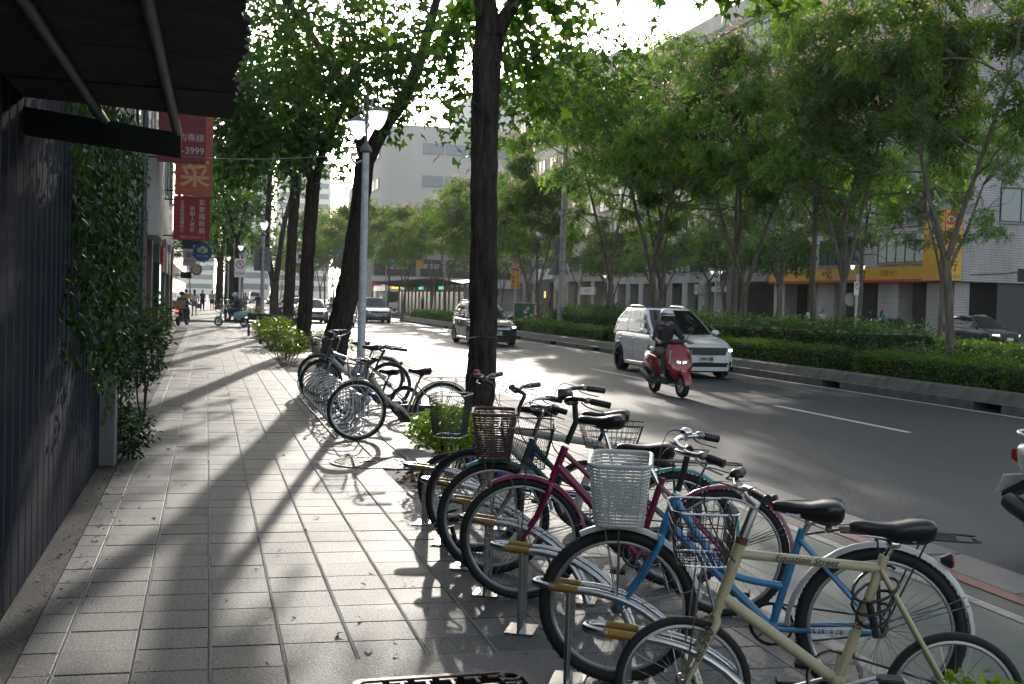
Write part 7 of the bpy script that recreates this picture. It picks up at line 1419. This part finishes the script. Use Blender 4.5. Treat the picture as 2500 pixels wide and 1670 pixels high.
# median: sign pole, green cabinet, bus-stop signs, shelter
p = empty('sign_pole', (14.92, 47.4, .1), 0, 'thick pale pole on the median with round and triangular sign backs', 'sign pole'); PB = mat('pole_buff', (.40, .37, .34), .6); SBK = mat('sign_back_grey', (.24, .24, .235), .5, .3)
MB().lathe([(.15, 0), (.14, 3), (.125, 6), (.11, 8.2)], 14).build('pole', PB, p, 40); MB().lathe([(.36, -.008), (.36, .008)], 28, rotM('X', R(90)), (-.14, .17, 4.0)).build('round_sign', SBK, p, 30); MB().prism([(-.62, 2.68), (.42, 2.68), (-.10, 3.62)], .16, .175, 'y').build('triangle_sign', SBK, p)
for zz in (4.2, 3.8, 3.25, 2.85): MB().lathe([(.155, -.03), (.155, .03)], 12, None, (0, 0, zz)).build('clamp', SBK, p)
bx = empty('utility_cabinet', (16.0, 56.6, .1), R(-14), 'green utility cabinet painted with pale flowers on the median', 'cabinet'); GRC = mat('cabinet_green', (.015, .13, .07), .5, var=(3, (.02, .10, .06)))
MB().box((0, 0, .68), (1.35, .55, 1.36), None, .03).build('body', GRC, bx); MB().box((0, 0, 1.40), (1.45, .62, .07), None, .02).build('lid', mat('cabinet_lid', (.35, .37, .36), .6), bx); MB().box((-.30, -.282, .68), (.02, .012, 1.25)).build('door_gap', DARKT, bx)
fm_ = MB()
for k in range(5): a = 2*math.pi*k/5; fm_.lathe([(.045, 0), (.045, .004)], 10, rotM('X', R(90)), (.06*math.cos(a), 0, .06*math.sin(a)))
fmesh = fm_.mesh('painted_flower', mat('flower_paint', (.62, .48, .36), .6)); rf = random.Random(9)
for k in range(12): inst(fmesh, 'painted_flower', bx, (-.18+rf.uniform(0, .78), -.279, .25+k*.088), rot=(0, rf.uniform(0, 6), 0), sc=rf.uniform(.7, 1.15))
def stop_sign(label, x, y, z0, w, h, rows, cat='sign', red=None, pole=True):
    t = empty('street_sign', (x, y, -.1), 0, label, cat); MB().tube([(0, .06, 0), (0, .06, z0+h)], .06, 8).build('pole', PB, t) if pole else None
    m = mat('amber_sign', (.62, .30, .01), .5); MB().box((0, 0, z0+h/2), (w, .04, h)).build('board', m, t); n = len(rows)
    for c, col in enumerate(rows):
        for i, ch in enumerate(col): text(ch, h/len(col)*.82, DARKT, t, ((c-(n-1)/2)*w/n, -.024, z0+h-(i+.5)*h/len(col)), FACE_CAM)
    if red: MB().box((0, 0, z0+h+.32), (w*.7, .04, .55)).build('red_board', mat('sign_red', (.45, .02, .03), .5), t); text(red, .42, INK, t, (0, -.024, z0+h+.30), FACE_CAM)
stop_sign('amber lettered sign under a red stop sign, right of the thick near trunk', 18.0, 66.5, 2.45, .55, 1.05, ['行自動進', '方路口實施'], red='站'); stop_sign('amber two-column sign high on a pole by the shelter', 22.6, 124, 5.0, .75, 1.1, ['禁行機', '車區段'])
sh = empty('bus_shelter', (18.9, 86, .0), 0, 'long bus shelter with a pale butterfly roof on the median', 'bus shelter'); SHM = mat('shelter_paint', (.34, .32, .27), .6)
MB().b2((-1.6, 0, -.1), (2.0, 32, .12)).build('platform', CONC, sh)
for s in (1, -1): MB().add([(0, -.5, 2.75), (s*2.0, -.5, 3.15), (s*2.0, 32.5, 3.15), (0, 32.5, 2.75), (0, -.5, 2.83), (s*2.0, -.5, 3.23), (s*2.0, 32.5, 3.23), (0, 32.5, 2.83)], [(0, 1, 2, 3), (7, 6, 5, 4), (0, 4, 5, 1), (2, 6, 7, 3), (1, 5, 6, 2)]).build('roof', SHM, sh)
for k in range(17): MB().b2((.35, .3+k*1.95, .1), (.55, .5+k*1.95, 2.9)).build('column', SHM, sh); MB().tube([(-1.9, .4+k*1.95, 3.08), (0, .4+k*1.95, 2.7), (1.9, .4+k*1.95, 3.08)], .05, 5).build('rib', SHM, sh)
for k in range(16): MB().b2((.42, .65+k*1.95, .35), (.46, 2.1+k*1.95, 2.2)).build('glass_panel', mat('shelter_glass', (.30, .31, .29), .2, spec=.6), sh)
for k in (4, 13, 22): MB().b2((-.6, k, 2.35), (-.45, k+1.6, 2.6)).build('route_display', mat('led_green', (.02, .04, .03), .4, emit=((.1, .9, .6), .35)), sh)
for k in range(5): MB().b2((-.3, 2+k*6, .5), (.15, 4.6+k*6, .56)).build('bench_seat', SHM, sh)
# far signals and gantry signs over the road
gt = empty('sign_gantry', (2.6, 150, 0), 0, 'pale gantry arm with lane signs far down the road', 'gantry'); MB().tube([(0, 0, 0), (0, 0, 6.6), (15, 0, 6.8)], .10, 8).build('mast', PB, gt)
def gsign(x, w, h, c, nm, s=None, ink=None):
    o = MB().b2((x-w/2, -.15, 6.5-h/2), (x+w/2, -.1, 6.5+h/2)).build(nm, mat('gantry_%s' % nm, c, .5), gt)
    if s: text(s, h*.8, ink, o, (x, -.16, 6.5), FACE_CAM)
gsign(2.2, 1.2, 1.2, (.6, .6, .6), 'round_lane_sign', 'O', SBK); gsign(4.0, 1.4, 1.3, (.6, .6, .6), 'lane_board'); gsign(9.0, 2.2, 1.7, (.6, .6, .58), 'crossed_board', 'X', mat('sign_red', (.45, .02, .03), .5)); gsign(14.2, 1.9, 2.4, (.05, .15, .4), 'blue_board', '↑', INK)
tl = empty('traffic_light', (12.0, 149.5, 6.5), 0, 'green traffic light hanging from the gantry', 'traffic light'); MB().box((0, 0, .0), (1.4, .3, .5), None, .05).build('housing', DARKT, tl); MB().lathe([(.22, -.16), (.22, -.17)], 14, rotM('X', R(90)), (.42, 0, 0)).build('green_lens', mat('green_light', (.05, .8, .5), .4, emit=((.1, 1, .7), 6)), tl)
sgx = empty('road_sign', (19.5, 128, 0), 0, 'green street name sign beside the red awning', 'sign'); MB().tube([(0, 0, 0), (0, 0, 6.2)], .08, 8).build('pole', PB, sgx); MB().box((0, -.1, 5.7), (2.3, .05, 1.1)).build('board', mat('street_green', (.01, .22, .18), .5), sgx); text('敦化南路', .5, INK, sgx, (0, -.13, 5.72), FACE_CAM)
# bank planters
for i, (y, lab) in enumerate([(69.9, 'clipped round shrub in a white pot, leftmost before the bank'), (68.9, 'clipped round shrub in a white pot, second before the bank'), (64.9, 'clipped round shrub in a white pot beside the bank entrance'), (63.9, 'clipped round shrub in a white pot right of the entrance'), (58.8, 'clipped round shrub in a white pot by the graphite car')]):
    t = empty('potted_shrub', (42.8, y, 0), 0, lab, 'potted plant', 'round potted shrubs before the bank'); MB().lathe([(.22, 0), (.30, .30), (.36, .42), (.38, .48), (.33, .48)], 16).build('pot', WS, t, 40); MB().lathe([(.385, .38), (.395, .43)], 16).build('pot_rim', WS, t, 40)
    r = np.random.default_rng(40+i); v = r.normal(0, 1, (500, 3)); v /= np.linalg.norm(v, axis=1)[:, None]; leaf_cloud('foliage', v*.40*r.uniform(.85, 1.03, (500, 1))+[0, 0, .82], .11, RH, SHRUB, t, 60+i, (-40, 60), 1.)
    MB().lathe([(0, .48), (.26, .6), (.34, .82), (.26, 1.04), (0, 1.14)], 12).build('stems', mat('hedge_core', (.012, .02, .008), .95), t)  # solid dark core filling the leaf ball, no separate stems
# ---- covers in the pavement
IRON = mat('cast_iron', (.12, .10, .09), .55, .6, var=(20, (.10, .085, .075), .2)); IROND = mat('dark_iron', (.008, .008, .008), 1., 0., spec=0.)
mh = empty('manhole_cover', (1.54, 10.88, .004), 0, 'round cast iron cover with a chequered pattern in the pavement', 'manhole cover'); mh.rotation_euler = (R(.15), R(.5), .3); mh.location.z = -.012
MB().lathe([(.375, -.02), (.375, .020), (.350, .022), (.345, .018), (0, .018)], 48).build('disc', IRON, mh, 40); mb = MB()
for i in range(-9, 10):
    for j in range(-9, 10):
        if (i*i+j*j)**.5*.036 < .325 and (i*i+j*j)**.5*.036 > .09: mb.box((i*.036, j*.036, .0188), (.022, .024, .0012) if (i+j) % 2 else (.024, .010, .0012))
mb.lathe([(.085, .02), (.085, .026), (.07, .026), (.07, .02), (.085, .02)], 24); tag(mb.build('tread_pattern', IRON, mh), kind='stuff'); MB().lathe([(.34, .0183), (.0, .0184)], 32).build('recess', IROND, mh)
ld = empty('drain_lid', (.985, 4.34, .004), R(1.5), 'rectangular cast iron lid with a bar pattern at the bottom edge', 'manhole cover'); o = rrect(.74, .64, .05); i_ = rrect(.68, .58, .03); n = len(o)
MB().add([(x, y, 0) for x, y in o]+[(x, y, .012) for x, y in o]+[(x, y, .012) for x, y in i_]+[(x, y, .004) for x, y in i_], [(k, (k+1) % n, n+(k+1) % n, n+k) for k in range(n)]+[(n+k, n+(k+1) % n, 2*n+(k+1) % n, 2*n+k) for k in range(n)]+[(2*n+k, 2*n+(k+1) % n, 3*n+(k+1) % n, 3*n+k) for k in range(n)]).build('frame', IRON, ld)
MB().add([(x, y, .005) for x, y in i_], [tuple(range(n))]).build('plate', IROND, ld); mb = MB()
for r_ in range(6):
    for c in range(6):
        x = -.29+c*.105+(.05 if r_ % 2 else 0); y = .25-r_*.095
        if x < .30: mb.box((x, y, .009), (.075, .014, .008)); mb.box((x+.012, y-.035, .009), (.014, .055, .008))
tag(mb.build('bar_pattern', IRON, ld), kind='stuff'); MB().lathe([(.05, .006), (.05, .013), (.035, .013), (.035, .006), (.05, .006)], 20, None, (.29, .24, 0)).build('keyhole', IRON, ld)
gr = empty('gutter_grate', (5.06, 8.0, ROAD_Z+.006), 0, 'narrow slotted drain grate in the gutter by the kerb', 'drain grate'); MB().b2((-.16, -.5, 0), (.16, .5, .004)).build('well', IROND, gr); MB().tube([(-.16, -.5, .008), (.16, -.5, .008), (.16, .5, .008), (-.16, .5, .008)], .01, 4, True).build('frame', IRON, gr)
for k in range(17): MB().b2((-.15, -.47+k*.057, .003), (.15, -.45+k*.057, .010)).build('bar', IRON, gr)
# ---- fallen leaves and litter
DRY = leafmat('dry_leaf', [(.10, .06, .03), (.16, .11, .06), (.07, .045, .03)], .2, .7); dl = leaf_cloud('fallen_leaf', [(0, 0, 0)], 1., MAPLE, DRY, 'mesh', 2, (0, 1), .02); dl2 = leaf_cloud('fallen_leaf', [(0, 0, 0)], 1., RH, LIME, 'mesh', 2, (0, 1), .02); rl = random.Random(77)
for k in range(70):
    y = 4.6+abs(rl.gauss(0, 1))*6; x = rl.uniform(-.8, 1.5) if rl.random() < .7 else rl.uniform(-.85, -.55)
    o = inst(dl if rl.random() < .8 else dl2, 'fallen_leaf', None, (x, y, .012), rot=(rl.gauss(0, .25), rl.gauss(0, .25), rl.uniform(0, 6.28)), sc=rl.uniform(.03, .07)); tag(o, 'small dry fallen leaf lying flat on the pavement tiles', 'leaf', 'fallen leaves on the pavement')
P = np.stack([np.array([rl.gauss(-.72, .12) for _ in range(170)]), np.array([rl.uniform(6, 13) for _ in range(170)]), np.full(170, .006)], 1)
tag(leaf_cloud('leaf_litter', P, .032, RH, DRY, None, 8, (-5, 15), .3), 'scattered dry leaf litter along the foot of the hoarding', 'leaf litter', kind='stuff')
P = np.stack([np.array([rl.uniform(1.66, 2.8) for _ in range(260)]), np.array([rl.uniform(9.36, 10.35) for _ in range(260)]), np.full(260, .05)], 1)
tag(leaf_cloud('leaf_litter', P, .06, RH, DRY, None, 9, (-20, 30), .5), 'dry leaf litter on the soil bed of the near shrub', 'leaf litter', kind='stuff')
# ---- haze: the whole street stands in one even body of air
hz = MB().b2((-410, -70, -1.3), (510, 1510, 72)).build('haze', mat('unused', (1, 1, 1))); hm = bpy.data.materials.new('haze_air'); hm.use_nodes = True; nt = hm.node_tree; nt.nodes.clear()
pv = nt.nodes.new('ShaderNodeVolumePrincipled'); pv.inputs['Color'].default_value = (.93, .95, .93, 1); pv.inputs['Density'].default_value = .0002; pv.inputs['Anisotropy'].default_value = .45; mo = nt.nodes.new('ShaderNodeOutputMaterial'); nt.links.new(pv.outputs[0], mo.inputs['Volume'])
hz.data.materials.clear(); hz.data.materials.append(hm); tag(hz, kind='stuff')
bpy.data.scenes.remove(TMP)
